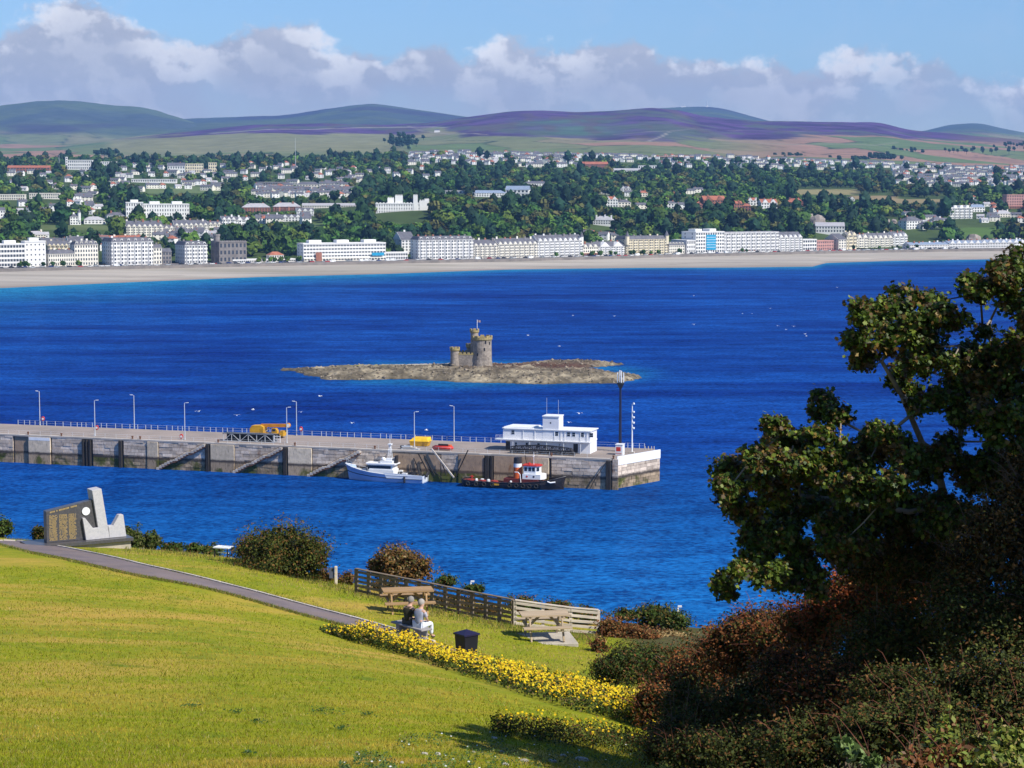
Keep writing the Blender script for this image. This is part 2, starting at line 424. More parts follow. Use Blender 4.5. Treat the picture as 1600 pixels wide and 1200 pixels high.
# ---- sea
def make_sea():
    us = np.concatenate([np.linspace(-2600, -100, 26), np.linspace(-60, 1660, 108), np.linspace(1700, 4200, 26)])
    ds = np.concatenate([np.linspace(55, 600, 40), np.linspace(605, 1200, 100), np.linspace(1205, 2150, 190)])
    U, D = np.meshgrid(us, ds, indexing='ij')
    X = xu(U, D)
    dist = Dw(U) - D
    wid = I(U, [-300, 0, 300, 600, 800, 1000, 1280, 1500], [120, 130, 95, 60, 45, 30, 45, 40])
    wid = wid * (0.6 + 0.9 * fbm2(X / 160, D / 60, 3, 5))
    sh = np.exp(-np.clip(dist, 0, 9e9) / wid)
    # round the islet
    dx = (X + 15) / 62; dy = (D - 775) / 52
    rr = np.sqrt(dx * dx + dy * dy) + 0.35 * (fbm2(X / 22, D / 22, 3, 9) - 0.5)
    sh = np.maximum(sh, 0.42 * np.exp(-np.clip(rr - 0.93, 0, 9) / 0.14))
    m, N, L, P = newmat('sea_water')
    geo = N.new('ShaderNodeNewGeometry'); pos = geo.outputs['Position']
    at_ = N.new('ShaderNodeAttribute'); at_.attribute_name = 'shallow'
    patch = _noise(N, L, pos, 0.010, 5, 0.6, 0.6, (0.35, 1.25, 1))
    patch2 = _noise(N, L, pos, 0.035, 4, 0.6, 0.3, (0.25, 1.0, 1), (40, 9, 0))
    pm = N.new('ShaderNodeMath'); pm.operation = 'ADD'; L.new(patch, pm.inputs[0]); L.new(patch2, pm.inputs[1])
    deep = _mixrgb(N, L, _ramp(N, L, pm.outputs[0], 0.80, 1.22), (0.0010, 0.0130, 0.135), (0.0045, 0.052, 0.275))
    # nearer the quays the harbour water is a little greener
    sp = N.new('ShaderNodeSeparateXYZ'); L.new(pos, sp.inputs[0])
    near = _ramp(N, L, sp.outputs[1], 560, 330)
    deep = _mixrgb(N, L, near, deep, (0.0060, 0.096, 0.320))
    c = _mixrgb(N, L, at_.outputs['Fac'], deep, (0.012, 0.17, 0.33))
    # wavelets: the light and dark of their slopes painted into the colour by noise
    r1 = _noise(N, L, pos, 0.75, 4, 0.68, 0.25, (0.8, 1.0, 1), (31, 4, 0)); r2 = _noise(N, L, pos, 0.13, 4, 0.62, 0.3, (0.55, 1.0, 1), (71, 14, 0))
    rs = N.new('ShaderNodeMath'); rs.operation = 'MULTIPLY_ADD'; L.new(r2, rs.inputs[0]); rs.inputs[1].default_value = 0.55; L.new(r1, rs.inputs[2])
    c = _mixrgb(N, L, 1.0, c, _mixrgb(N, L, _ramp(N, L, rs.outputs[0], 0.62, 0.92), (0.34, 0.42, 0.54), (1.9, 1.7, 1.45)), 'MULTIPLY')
    w1 = _noise(N, L, pos, 0.30, 4, 0.62, 0.3, (0.55, 1.0, 1))
    w2 = _noise(N, L, pos, 0.075, 3, 0.55, 0.2, (0.5, 1.0, 1), (3, 8, 0))
    w3 = _noise(N, L, pos, 1.1, 3, 0.6, 0.2, (0.6, 1.0, 1), (13, 28, 0))
    def bump(h, st, dist, prev=None):
        b = N.new('ShaderNodeBump'); b.inputs['Strength'].default_value = st; b.inputs['Distance'].default_value = dist
        L.new(h, b.inputs['Height'])
        if prev is not None: L.new(prev, b.inputs['Normal'])
        return b.outputs[0]
    n = bump(w2, 0.8, 2.2); n = bump(w1, 0.9, 1.25, n); n = bump(w3, 0.7, 0.32, n)
    # seen through a polariser: deep water colour with a thin blue sky reflection
    N.remove(P); df = N.new('ShaderNodeBsdfDiffuse'); gl = N.new('ShaderNodeBsdfGlossy'); mx = N.new('ShaderNodeMixShader'); lw = N.new('ShaderNodeFresnel')
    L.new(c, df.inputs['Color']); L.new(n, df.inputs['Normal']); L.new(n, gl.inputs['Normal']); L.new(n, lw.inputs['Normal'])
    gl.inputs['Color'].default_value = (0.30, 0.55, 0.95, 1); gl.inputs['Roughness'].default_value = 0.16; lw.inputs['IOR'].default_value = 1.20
    fr = N.new('ShaderNodeMapRange'); L.new(lw.outputs[0], fr.inputs[0]); fr.inputs[3].default_value = 0.012; fr.inputs[4].default_value = 0.22
    L.new(fr.outputs[0], mx.inputs[0]); L.new(df.outputs[0], mx.inputs[1]); L.new(gl.outputs[0], mx.inputs[2]); L.new(mx.outputs[0], N['Material Output'].inputs[0])
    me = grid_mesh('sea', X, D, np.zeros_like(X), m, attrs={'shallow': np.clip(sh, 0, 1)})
    tag(link('sea', me), kind='structure')
    # the sea goes on round the headland
    b = MB(); b.box(-2400, -900, -0.6, 2600, 420, -0.35)
    tag(b.build('sea_beyond_headland', colmat('deep_water', (0.002, 0.03, 0.16), 0.15)), kind='structure')
make_sea()

# ---- beach and promenade
def make_shore():
    us = np.linspace(-800, 2300, 420)
    sand = mat('beach_sand', (0.45, 0.40, 0.335), (0.34, 0.305, 0.26), 0.022, 0.9, 0.2, 2, stretch=(0.3, 1.6, 1), world=True, spec=0.15, dirt=(0.26, 0.235, 0.175), dscale=0.012)
    T = np.concatenate([[-0.12], np.linspace(0, 1, 24)])
    U, TT = np.meshgrid(us, T, indexing='ij')
    D0 = Dw(U); D1 = Dp(U) - 26
    D = D0 + (D1 - D0) * TT
    Z = np.where(TT < 0, -0.5, 0.02 + 2.7 * TT ** 0.8) + 0.25 * (fbm2(xu(U, D) / 30, D / 12, 3, 3) - 0.5) * (TT > 0.05)
    N = sand.node_tree.nodes; L = sand.node_tree.links; P = N['Principled BSDF']
    at_ = N.new('ShaderNodeAttribute'); at_.attribute_name = 'wet'
    old = P.inputs['Base Color'].links[0].from_socket
    L.new(_mixrgb(N, L, at_.outputs['Fac'], old, (0.205, 0.17, 0.145)), P.inputs['Base Color'])
    n_ = fbm2(U / 120, TT * 5, 4, 13); wet = np.clip(np.exp(-np.clip(TT, 0, 9) / (0.05 + 0.16 * n_)) * 0.85, 0, 1)
    wrack = np.exp(-((TT - 0.30 - 0.3 * (fbm2(U / 160, U * 0, 3, 19) - 0.5)) / 0.018) ** 2) * (n_ > 0.5) * 0.8
    wet = np.maximum(wet, wrack * I(U, [0, 700, 900, 1300], [0.5, 0.7, 1, 1]))
    tag(link('beach', grid_mesh('beach', xu(U, D), D, Z, sand, attrs={'wet': wet})), kind='structure')
    # sea wall, footway, kerb and road
    conc = mat('promenade_wall', (0.24, 0.21, 0.19), (0.16, 0.145, 0.135), 0.15, 0.85, world=True)
    w = tag(thing('sea_wall', 'long low pale sea wall along the back of the beach', 'wall', (0, 0, 0)))
    def strip(mb, off0, off1, z0, z1):
        d = Dp(us)
        for a in range(len(us) - 1):
            p = [(float(xu(us[k], d[k] + o)), float(d[k] + o)) for k, o in ((a, off0), (a + 1, off0), (a + 1, off1), (a, off1))]
            v = [(q[0], q[1], z0) for q in p] + [(q[0], q[1], z1) for q in p]
            mb.add(v, [(4, 5, 6, 7), (0, 1, 5, 4), (2, 3, 7, 6)])
    b = MB(); strip(b, -26, -25, 1.0, 5.13); b.build('wall', conc, w)
    b = MB(); strip(b, -26.2, -24.8, 5.132, 5.22); b.build('coping', colmat('coping_stone', (0.55, 0.52, 0.48)), w)
    foot = mat('promenade_paving', (0.20, 0.17, 0.16), (0.15, 0.135, 0.13), 0.2, 0.9, world=True)
    asph = mat('road_asphalt', (0.11, 0.11, 0.115), (0.075, 0.075, 0.08), 0.3, 0.9, world=True)
    b = MB(); strip(b, -9, -3.5, 3.0, 5.12); tag(b.build('promenade_footway', foot), kind='structure')
    b = MB(); strip(b, -25, -9, 3.0, 5.0); tag(b.build('promenade_road', asph), kind='structure')
    b = MB(); strip(b, -3.5, 16, 3.0, 5.12); tag(b.build('pavement', foot), kind='structure')
make_shore()

# ---- the town's hillside
def make_town_land():
    us = np.linspace(-700, 2300, 300)
    T = np.linspace(0, 1, 150)
    U, TT = np.meshgrid(us, T, indexing='ij')
    D0 = Dp(U) + 15
    D = D0 + (4480 - D0) * TT ** 1.25
    X = xu(U, D); Z = town_z(U, D) + 1.2 * (fbm2(X / 60, D / 60, 4, 21) - 0.5) * np.clip((D - D0 - 30) / 60, 0, 1)
    n = fbm2(X / 90, D / 130, 4, 31); n2 = fbm2(X / 14, D / 20, 3, 37)
    g = np.stack([0.038 + 0.035 * n, 0.062 + 0.045 * n, 0.016 + 0.014 * n], -1) * (0.7 + 0.6 * n2[..., None])
    m, N, L, P = newmat('hillside_grass'); P.inputs['Roughness'].default_value = 0.95; P.inputs['Specular IOR Level'].default_value = 0.1
    a = N.new('ShaderNodeAttribute'); a.attribute_name = 'col'; L.new(a.outputs['Color'], P.inputs['Base Color'])
    # dry meadows and open strips seen between the woods
    for (u0, y0, u1, y1, c) in [(1240, 296, 1345, 304, (0.23, 0.20, 0.09)), (1330, 306, 1400, 312, (0.25, 0.19, 0.10)), (1395, 311, 1480, 318, (0.25, 0.20, 0.10)),
                                (470, 348, 505, 354, (0.10, 0.15, 0.05)), (60, 352, 180, 360, (0.11, 0.14, 0.05)), (230, 292, 350, 302, (0.12, 0.16, 0.06)), (1500, 355, 1560, 372, (0.08, 0.14, 0.03))]:
        Yi = 285 + 0 * Z
        Yi = 600 - F * ((D * ST + (Z - CAMZ) * CT) / (D * CT - (Z - CAMZ) * ST))
        k = (U > u0) & (U < u1) & (Yi > y0) & (Yi < y1)
        g[k] = np.array(c) * (0.8 + 0.4 * n2[k][:, None])
    tag(link('hillside', grid_mesh('hillside', X, D, Z, m, vcol=g)), kind='structure')
    return m
M_LAND = make_town_land()

# ---- hills
M_HILL, _N, _L, _P = newmat('hill_heath')
_P.inputs['Roughness'].default_value = 1.0; _P.inputs['Specular IOR Level'].default_value = 0.05
_a = _N.new('ShaderNodeAttribute'); _a.attribute_name = 'col'
_nz = _noise(_N, _L, _N.new('ShaderNodeNewGeometry').outputs['Position'], 0.012, 6, 0.65)
_L.new(_mixrgb(_N, _L, 1.0, _a.outputs['Color'], _mixrgb(_N, _L, _ramp(_N, _L, _nz, 0.3, 0.7), (0.72, 0.74, 0.72), (1.2, 1.18, 1.2)), 'MULTIPLY'), _P.inputs['Base Color'])

def cells(X, D, sx, sd, seed):
    """field pattern: nearest jittered point, and how close to the boundary"""
    gx = X / sx + 0.35 * (D / sd); gd = D / sd
    ix = np.floor(gx); iy = np.floor(gd)
    best = np.full(X.shape, 9.0); sec = np.full(X.shape, 9.0); bid = np.zeros(X.shape)
    for a in (-1, 0, 1):
        for b in (-1, 0, 1):
            cx, cy = ix + a, iy + b
            h1 = vnoise(cx * 1.0, cy * 1.0, seed); h2 = vnoise(cx, cy, seed + 5); h3 = vnoise(cx, cy, seed + 9)
            d = np.maximum(abs(gx - (cx + 0.2 + 0.6 * h1)), abs(gd - (cy + 0.2 + 0.6 * h2)) * 1.0) + 0.25 * np.hypot(gx - (cx + 0.2 + 0.6 * h1), gd - (cy + 0.2 + 0.6 * h2))
            new = d < best
            sec = np.where(new, best, np.minimum(sec, d)); bid = np.where(new, h3, bid); best = np.where(new, d, best)
    return bid, sec - best

def smooth(t): return t * t * (3 - 2 * t)
def hill(name, D0, D1, base, crest, colour, rows=70, u0=-500, u1=2100, ease=0.85, rough=10.0, seed=1):
    us = np.arange(u0, u1 + 1, 5.0)
    T = np.linspace(0, 1, rows)
    U, TT = np.meshgrid(us, T, indexing='ij')
    D = D0 + (D1 - D0) * TT
    yb = I(us, [p[0] for p in base], [p[1] for p in base])[:, None]
    # round the corners of the traced crest
    yc = I(us, [p[0] for p in crest], [p[1] for p in crest]); yc = np.convolve(np.pad(yc, 4, 'edge'), np.array([1, 2, 3, 4, 5, 4, 3, 2, 1]) / 25, 'valid')[:, None]
    e = TT ** ease
    e = 0.5 * e + 0.5 * smooth(e)
    Y = yb + (yc - yb) * e
    X = xu(U, D)
    Z = y_to_z(Y, D)
    relief = (fbm2(X / 420, D / 900, 5, seed) - 0.5) * rough * 3
    Z = Z + relief * np.sin(np.pi * np.clip(TT, 0, 1)) ** 0.8
    Z = Z + (fbm2(X / 120, D / 200, 3, seed + 3) - 0.5) * rough * 0.35
    C = colour(U, Y, X, D, TT)
    # the far side falls away
    Xb = X[:, -1:] * 1.0; Db = D[:, -1:]
    Z2 = np.concatenate([Z, Z[:, -1:] - 60, Z[:, -1:] - 420], 1)
    D2 = np.concatenate([D, Db + 350, Db + 1500], 1)
    X2 = np.concatenate([X, Xb, Xb], 1)
    C2 = np.concatenate([C, C[:, -1:], C[:, -1:]], 1)
    tag(link(name, grid_mesh(name, X2, D2, Z2, M_HILL, vcol=C2)), kind='structure')
    return lambda px, py: None

HEATH = np.array((0.098, 0.048, 0.150)); HGREEN = np.array((0.075, 0.150, 0.085)); MOOR = np.array((0.062, 0.080, 0.080))
TAN = np.array((0.300, 0.175, 0.120)); FGREEN = np.array((0.115, 0.165, 0.060)); DRY = np.array((0.220, 0.195, 0.110)); HEDGE = np.array((0.02, 0.035, 0.022))
def lerp(a, b, t): return a + (b - a) * t[..., None]
def c_mid(U, Y, X, D, T):
    n = fbm2(X / 260, D / 420, 5, 50); n2 = fbm2(X / 90, D / 140, 4, 57)
    bid, ed = cells(X, D, 260, 420, 70)
    c = lerp(FGREEN, DRY, np.clip(bid * 1.6 - 0.3, 0, 1))
    tan = (np.clip((U - 1100) / 160, 0, 1) * (bid > 0.36)) + ((U < 165) & (Y > 226) & (bid > 0.35)) * 1.0 + ((U > 860) & (U < 1110) & (Y > 224) & (bid > 0.6)) * 1.0
    c = lerp(c, TAN, np.clip(tan, 0, 1) * 0.9)
    # broad dry hillside below the left-hand heather
    dry = np.clip((U - 160) / 20, 0, 1) * np.clip((640 - U) / 20, 0, 1) * np.clip((241 - Y) / 4, 0, 1)
    c = lerp(c, np.array((0.20, 0.20, 0.10)) * 1.0, dry * 0.95)
    hed = np.clip(1 - ed / 0.05, 0, 1) * (1 - dry)
    c = lerp(c, HEDGE, hed * (Y > 212) * (0.5 + 0.5 * (n2 > 0.4)))
    lim = I(U, [-300, 0, 170, 180, 300, 480, 640, 690, 720, 800, 1000, 1150, 1300, 1480, 1600, 1900], [200, 200, 200, 219, 214, 213, 211, 203, 213, 217, 221, 222, 219, 222, 226, 226])
    k = np.clip((lim - Y + (n - 0.5) * 20 + (n2 - 0.5) * 8) / 5, 0, 1)
    h = lerp(HEATH, HEATH * 0.55, np.clip((n2 - 0.35) * 3, 0, 1))
    green = np.exp(-(((U - 905) / 85) ** 2 + ((Y - 203) / 11) ** 2) * 1.2) + 0.8 * np.exp(-(((U - 870) / 60) ** 2 + ((Y - 189) / 3.5) ** 2)) + 0.7 * np.exp(-(((U - 1330) / 70) ** 2 + ((Y - 219) / 6) ** 2)) + 0.6 * np.exp(-(((U - 1060) / 40) ** 2 + ((Y - 212) / 9) ** 2))
    n3 = fbm2(X / 150, D / 320, 4, 63)
    h = lerp(h, HGREEN, np.clip(green * (0.4 + 1.2 * n), 0, 1))
    h = lerp(h, np.array((0.085, 0.105, 0.075)), np.clip((n3 - 0.56) * 7, 0, 0.75))
    h = lerp(h, np.array((0.10, 0.07, 0.07)), np.clip((fbm2(X / 60, D / 400, 3, 66) - 0.6) * 6, 0, 0.6))
    h = lerp(h, np.array((0.15, 0.10, 0.07)), np.clip((U - 1470) / 90, 0, 1) * 0.8)
    c = lerp(c, h, k)
    # stone walls and tracks
    for line, w, col in (([(330, 208), (440, 203), (560, 199.5), (640, 198), (700, 197)], 0.55, (0.30, 0.28, 0.26)), ([(640, 197), (655, 202), (690, 208), (760, 211)], 0.5, (0.28, 0.25, 0.22)), ([(1015, 222), (1040, 214), (1046, 208)], 1.0, (0.34, 0.31, 0.27)), ([(960, 210), (1040, 207), (1100, 206), (1200, 203), (1300, 206)], 0.45, (0.20, 0.18, 0.19)), ([(1130, 226), (1250, 228), (1400, 226)], 0.5, (0.22, 0.22, 0.16))):
        yl = I(U, [p[0] for p in line], [p[1] for p in line]); on = (U >= line[0][0]) & (U <= line[-1][0])
        c = lerp(c, np.array(col), np.where(on, np.clip(1.4 - np.abs(Y - yl) / w, 0, 1), 0) * (0.45 + 0.55 * n2))
    return c
def c_far(sh):
    def f(U, Y, X, D, T):
        n = fbm2(X / 420, D / 700, 5, 90 + sh)
        c = lerp(MOOR, np.array((0.060, 0.080, 0.045)) * 1.5, np.clip((n - 0.35) * 3.5, 0, 1))
        c = lerp(c, np.array((0.05, 0.04, 0.075)), np.clip((fbm2(X / 700, D / 600, 3, 99 + sh) - 0.52) * 8, 0, 1) * 0.8)
        low = np.clip((Y - 206) / 6, 0, 1)
        bid, ed = cells(X, D, 300, 600, 33)
        fld = lerp(FGREEN, DRY, bid)
        fld = lerp(fld, HEDGE, np.clip(1 - ed / 0.06, 0, 1) * 0.8)
        return lerp(c, fld, low)
    return f
MID_CREST = [(-500, 230), (0, 226), (100, 224), (180, 217), (300, 205), (400, 194), (500, 193), (600, 195.5), (680, 191), (725, 184), (800, 173.5), (850, 172), (900, 175), (960, 173.5), (1020, 168), (1055, 171), (1100, 182), (1150, 187), (1210, 189.5), (1370, 191), (1420, 203), (1490, 209), (1600, 219), (1800, 228), (2100, 235)]
MID_BASE = [(-500, 254), (0, 253), (400, 250), (700, 241), (900, 243), (1100, 247), (1400, 257), (1600, 264), (2100, 268)]
hill('hills', 4350, 8000, MID_BASE, MID_CREST, c_mid, rows=150, rough=13, seed=11, ease=0.9)
hill('far_hills', 8300, 11500, [(-500, 232), (200, 226), (330, 210), (600, 200), (800, 195), (2100, 240)],
     [(-500, 190), (-120, 178), (0, 165.5), (50, 158.5), (95, 156.5), (150, 161), (200, 166.5), (216, 166), (240, 171), (290, 187), (330, 200), (420, 225), (2100, 260)], c_far(1), u1=520, rough=26, seed=21)
hill('far_hills', 8600, 12500, [(-500, 232), (200, 222), (330, 205), (600, 202), (800, 200), (2100, 240)],
     [(0, 205), (200, 190), (290, 185.5), (400, 182), (450, 179.5), (540, 166), (585, 161.5), (640, 169.5), (725, 182), (800, 190), (900, 210), (2100, 260)], c_far(2), u0=150, u1=1000, rough=16, seed=25)
hill('far_hills', 9000, 13500, [(800, 200), (1300, 205), (2100, 240)],
     [(800, 200), (940, 180), (1000, 170.5), (1040, 168.5), (1070, 167), (1100, 166), (1130, 169.5), (1160, 178), (1200, 188.5), (1300, 215), (2100, 260)], c_far(3), u0=860, u1=1330, rough=12, seed=29)
hill('far_hills', 9000, 13500, [(1200, 215), (1600, 222), (2100, 240)],
     [(1250, 235), (1400, 213), (1450, 203), (1480, 194.5), (1505, 193), (1530, 192), (1560, 200), (1600, 207.5), (1700, 218), (1900, 235), (2100, 250)], c_far(4), u0=1250, u1=2000, rough=12, seed=33)

# ---- haze: one closed box of air round the camera and everything built
def make_haze():
    m = bpy.data.materials.new('haze'); m.use_nodes = True
    N = m.node_tree.nodes; L = m.node_tree.links
    N.clear()
    o = N.new('ShaderNodeOutputMaterial'); v = N.new('ShaderNodeVolumePrincipled')
    v.inputs['Color'].default_value = (0.24, 0.49, 1.0, 1); v.inputs['Density'].default_value = HAZE
    v.inputs['Anisotropy'].default_value = 0.0
    L.new(v.outputs[0], o.inputs['Volume'])
    b = MB(); b.box(-6500, -2200, -30, 6500, 15500, 760)
    tag(b.build('haze', m), kind='stuff')
HAZE = 4.5e-5
make_haze()

# ---- the headland we stand on
_gp = [(0, 845, 78), (130, 856, 76.3), (330, 869, 75), (520, 912, 70), (570, 978, 61), (850, 1002, 62), (935, 993, 66.5), (730, 1024, 57), (650, 988, 60.5), (800, 978, 63.5), (555, 927, 71), (190, 856, 78.5),
       (1000, 1112, 44), (900, 1120, 40), (600, 1195, 28), (0, 1195, 25), (0, 1000, 44), (300, 980, 52), (0, 900, 62), (300, 900, 66), (800, 1195, 27), (560, 1010, 54), (300, 1100, 35), (600, 1100, 37)]
_gx = [at(px, py, D) for px, py, D in _gp]
_gx += [Vector(p) for p in [(0, 0, 70.2), (0, 10, 68.0), (-10, 0, 70.6), (10, 0, 69.6), (4.4, 17, 66.3), (3, 20, 65.5), (8, 30, 60.8), (10, 40, 59.2), (5.5, 46, 59.3), (14, 30, 60.2), (20, 40, 57.8), (11, 55, 56.5), (9, 64, 57.2), (6.0, 64, 57.6),
                            (-40, 0, 71), (-40, 40, 63.5), (-45, 75, 59.2), (30, 0, 67), (30, 30, 59), (0, -30, 71), (-30, -30, 72), (30, -30, 69), (30, 60, 55)]]
_gx = np.array([tuple(p) for p in _gx])
def _tps_fit(P, z, lam=0.12):
    n = len(P); r = np.linalg.norm(P[:, None] - P[None], axis=-1)
    K = np.where(r > 0, r * r * np.log(np.maximum(r, 1e-9)), 0) + lam * n * np.eye(n)
    A = np.zeros((n + 3, n + 3)); A[:n, :n] = K; A[:n, n] = 1; A[:n, n + 1:] = P; A[n, :n] = 1; A[n + 1:, :n] = P.T
    return np.linalg.solve(A, np.concatenate([z, [0, 0, 0]]))
_tw = _tps_fit(_gx[:, :2], _gx[:, 2])
def _tps(x, y):
    x = np.asarray(x, float); y = np.asarray(y, float); s = _tw[-3] + _tw[-2] * x + _tw[-1] * y
    for i, p in enumerate(_gx):
        r2 = (x - p[0]) ** 2 + (y - p[1]) ** 2
        s = s + _tw[i] * 0.5 * r2 * np.log(np.maximum(r2, 1e-12))
    return s
def crest(x): return I(x, [-60, -30, -18, -11, -6, -2, 3, 7, 10, 14, 25, 40], [84, 82, 80, 77.5, 74.5, 74, 72, 70, 66, 58, 50, 45])
def ground(x, y):
    x = np.asarray(x, float); y = np.asarray(y, float)
    z = _tps(np.clip(x, -60, 42), np.clip(y, -45, 90)) + 0.08 * (fbm2(x / 3.1, y / 3.1, 2, 4) - 0.5) + 0.25 * (fbm2(x / 11, y / 11, 2, 8) - 0.5)
    d = np.clip(y - crest(x), 0, 1e9)
    z = z - 0.11 * d ** 1.5 - 0.35 * d
    side = np.clip(np.abs(x + 10) - 62, 0, 1e9); z = z - 0.05 * side ** 1.5
    return np.maximum(z, -3)
def gz(x, y): return float(ground(np.array([x]), np.array([y]))[0])
_YS = np.arange(6, 96, 0.08)
def on_ground(px, py):
    d = ray(px, py)
    X = d.x / d.y * _YS; Z = CAMZ + d.z / d.y * _YS
    g = ground(X, _YS)
    k = np.where(Z <= g)[0]
    if not len(k): return at(px, py, float(crest(0)))
    Y = _YS[k[0]]
    return Vector((float(d.x / d.y * Y), float(Y), float(g[k[0]])))

# lawn's path, as a strip on the ground
PATH_NEAR = [(-130, 836), (-60, 843), (0, 850), (50, 863), (100, 872.5), (150, 884), (200, 895.5), (250, 905), (300, 913.5), (350, 925), (400, 939), (450, 953.5), (500, 967), (550, 979.5), (590, 990), (640, 1005), (700, 1024), (760, 1044), (820, 1066)]
PATH_FAR = [(-130, 828), (-60, 834), (0, 841.5), (50, 848.5), (100, 856), (150, 867), (200, 878.5), (250, 890.5), (300, 901.5), (350, 913.5), (400, 926.5), (450, 940), (500, 953), (550, 966), (590, 977), (640, 992), (700, 1011), (760, 1032), (820, 1054)]
def make_headland():
    xs = np.concatenate([np.arange(-120, -30, 2.0), np.arange(-30, 22, 0.4), np.arange(22, 62, 2.0)])
    ys = np.concatenate([np.arange(-60, 12, 2.0), np.arange(12, 92, 0.4), np.arange(92, 160, 2.0)])
    X, Y = np.meshgrid(xs, ys, indexing='ij')
    Z = ground(X, Y)
    m, N, L, P = newmat('lawn_turf')
    P.inputs['Roughness'].default_value = 0.9; P.inputs['Specular IOR Level'].default_value = 0.12
    pos = N.new('ShaderNodeNewGeometry').outputs['Position']
    rot = N.new('ShaderNodeMapping'); L.new(pos, rot.inputs[0]); rot.inputs['Rotation'].default_value = (0, 0, R(-38)); p2 = rot.outputs[0]
    dry1 = _noise(N, L, p2, 0.20, 6, 0.62, 0.5, (0.55, 1.6, 1)); dry2 = _noise(N, L, pos, 1.3, 6, 0.7, 0.3); fine = _noise(N, L, pos, 14, 5, 0.75)
    c = _mixrgb(N, L, _ramp(N, L, dry2, 0.35, 0.66), (0.19, 0.235, 0.008), (0.32, 0.29, 0.018))
    c = _mixrgb(N, L, _ramp(N, L, dry1, 0.46, 0.64), c, (0.46, 0.31, 0.055))
    c = _mixrgb(N, L, _ramp(N, L, _noise(N, L, pos, 0.6, 5, 0.6, 0.2, None, (9, 4, 0)), 0.58, 0.75), c, (0.12, 0.185, 0.010))
    c = _mixrgb(N, L, 1.0, c, _mixrgb(N, L, _ramp(N, L, fine, 0.25, 0.75), (0.62, 0.64, 0.6), (1.3, 1.28, 1.3)), 'MULTIPLY')
    # beyond the lawn's rim: rough cliff-top earth and straw
    rough = N.new('ShaderNodeAttribute'); rough.attribute_name = 'wild'
    w = _mixrgb(N, L, _ramp(N, L, dry2, 0.35, 0.65), (0.11, 0.08, 0.03), (0.06, 0.075, 0.02))
    c = _mixrgb(N, L, rough.outputs['Fac'], c, w)
    L.new(c, P.inputs['Base Color'])
    b = N.new('ShaderNodeBump'); b.inputs['Strength'].default_value = 0.8; b.inputs['Distance'].default_value = 0.06
    L.new(_noise(N, L, pos, 9, 6, 0.75), b.inputs['Height']); L.new(b.outputs[0], P.inputs['Normal'])
    wild = np.clip((Y - crest(X)) / 1.5 + 0.4, 0, 1)
    right = I(Y, [0, 16, 22, 28, 40, 46, 55, 64, 70], [1.0, 1.5, 1.9, 1.4, 3.6, 4.0, 4.2, 3.4, 3.0])
    wild = np.maximum(wild, np.clip((X - right) / 0.8 + 0.3, 0, 1))
    tag(link('lawn', grid_mesh('lawn', X, Y, Z, m, attrs={'wild': wild})), kind='structure')
    # tarmac path with a pale concrete edging on its far side
    near = [on_ground(*p) for p in PATH_NEAR]; far = [on_ground(*p) for p in PATH_FAR]
    def dens(pl, n=8):
        o = []
        for a, b in zip(pl[:-1], pl[1:]):
            for k in range(n): o.append(a.lerp(b, k / n))
        return o + [pl[-1]]
    def relax(pl, it=40):
        a = np.array([tuple(p) for p in pl])
        for _ in range(it): a[1:-1] = 0.25 * a[:-2] + 0.5 * a[1:-1] + 0.25 * a[2:]
        return [Vector(p) for p in a]
    near = relax(dens(near)); far = relax(dens(far))
    tar = mat('path_tarmac', (0.205, 0.165, 0.165), (0.155, 0.128, 0.132), 1.2, 0.92, 0.4, 40, world=True, spec=0.15, dirt=(0.21, 0.16, 0.14), dscale=0.8)
    V = []; Fc = []
    for i in range(len(near)):
        for k in range(5):
            p = near[i].lerp(far[i], k / 4); V.append((p.x, p.y, gz(p.x, p.y) + 0.022 + 0.012 * math.sin(math.pi * k / 4)))
    for i in range(len(near) - 1):
        for k in range(4): Fc.append((i * 5 + k, (i + 1) * 5 + k, (i + 1) * 5 + k + 1, i * 5 + k + 1))
    b = MB(); b.add(V, Fc); o = b.build('path', tar, smooth=True); tag(o, kind='structure')
    kerb = thing('path_edging', 'thin pale concrete edging along the far side of the tarmac path', 'edging', tuple(far[len(far) // 2]))
    km = mat('edging_concrete', (0.56, 0.50, 0.43), (0.42, 0.37, 0.32), 3, 0.9, rnd=0.15)
    me = None
    c0 = Vector(kerb.location)
    acc = 0; seg = []
    for a, b_ in zip(far[:-1], far[1:]):
        seg.append((a, b_))
    i = 8
    while i + 3 < len(far) and i < len(far) - 22:
        a, b_ = far[i], far[i + 3]
        mb = MB(); za, zb = gz(a.x, a.y) + 0.005, gz(b_.x, b_.y) + 0.005
        d = Vector((b_.x - a.x, b_.y - a.y, zb - za)); n = Vector((-d.y, d.x, 0)).normalized()
        if n.y < 0: n = -n
        A = Vector((a.x, a.y, za)) + n * 0.05 - c0; B = Vector((b_.x, b_.y, zb)) + n * 0.05 - c0
        mb.bar(A + d.normalized() * 0.01, B - d.normalized() * 0.01, 0.07, 0.10)
        mb.build('edging_block', km, kerb)
        i += 3
make_headland()
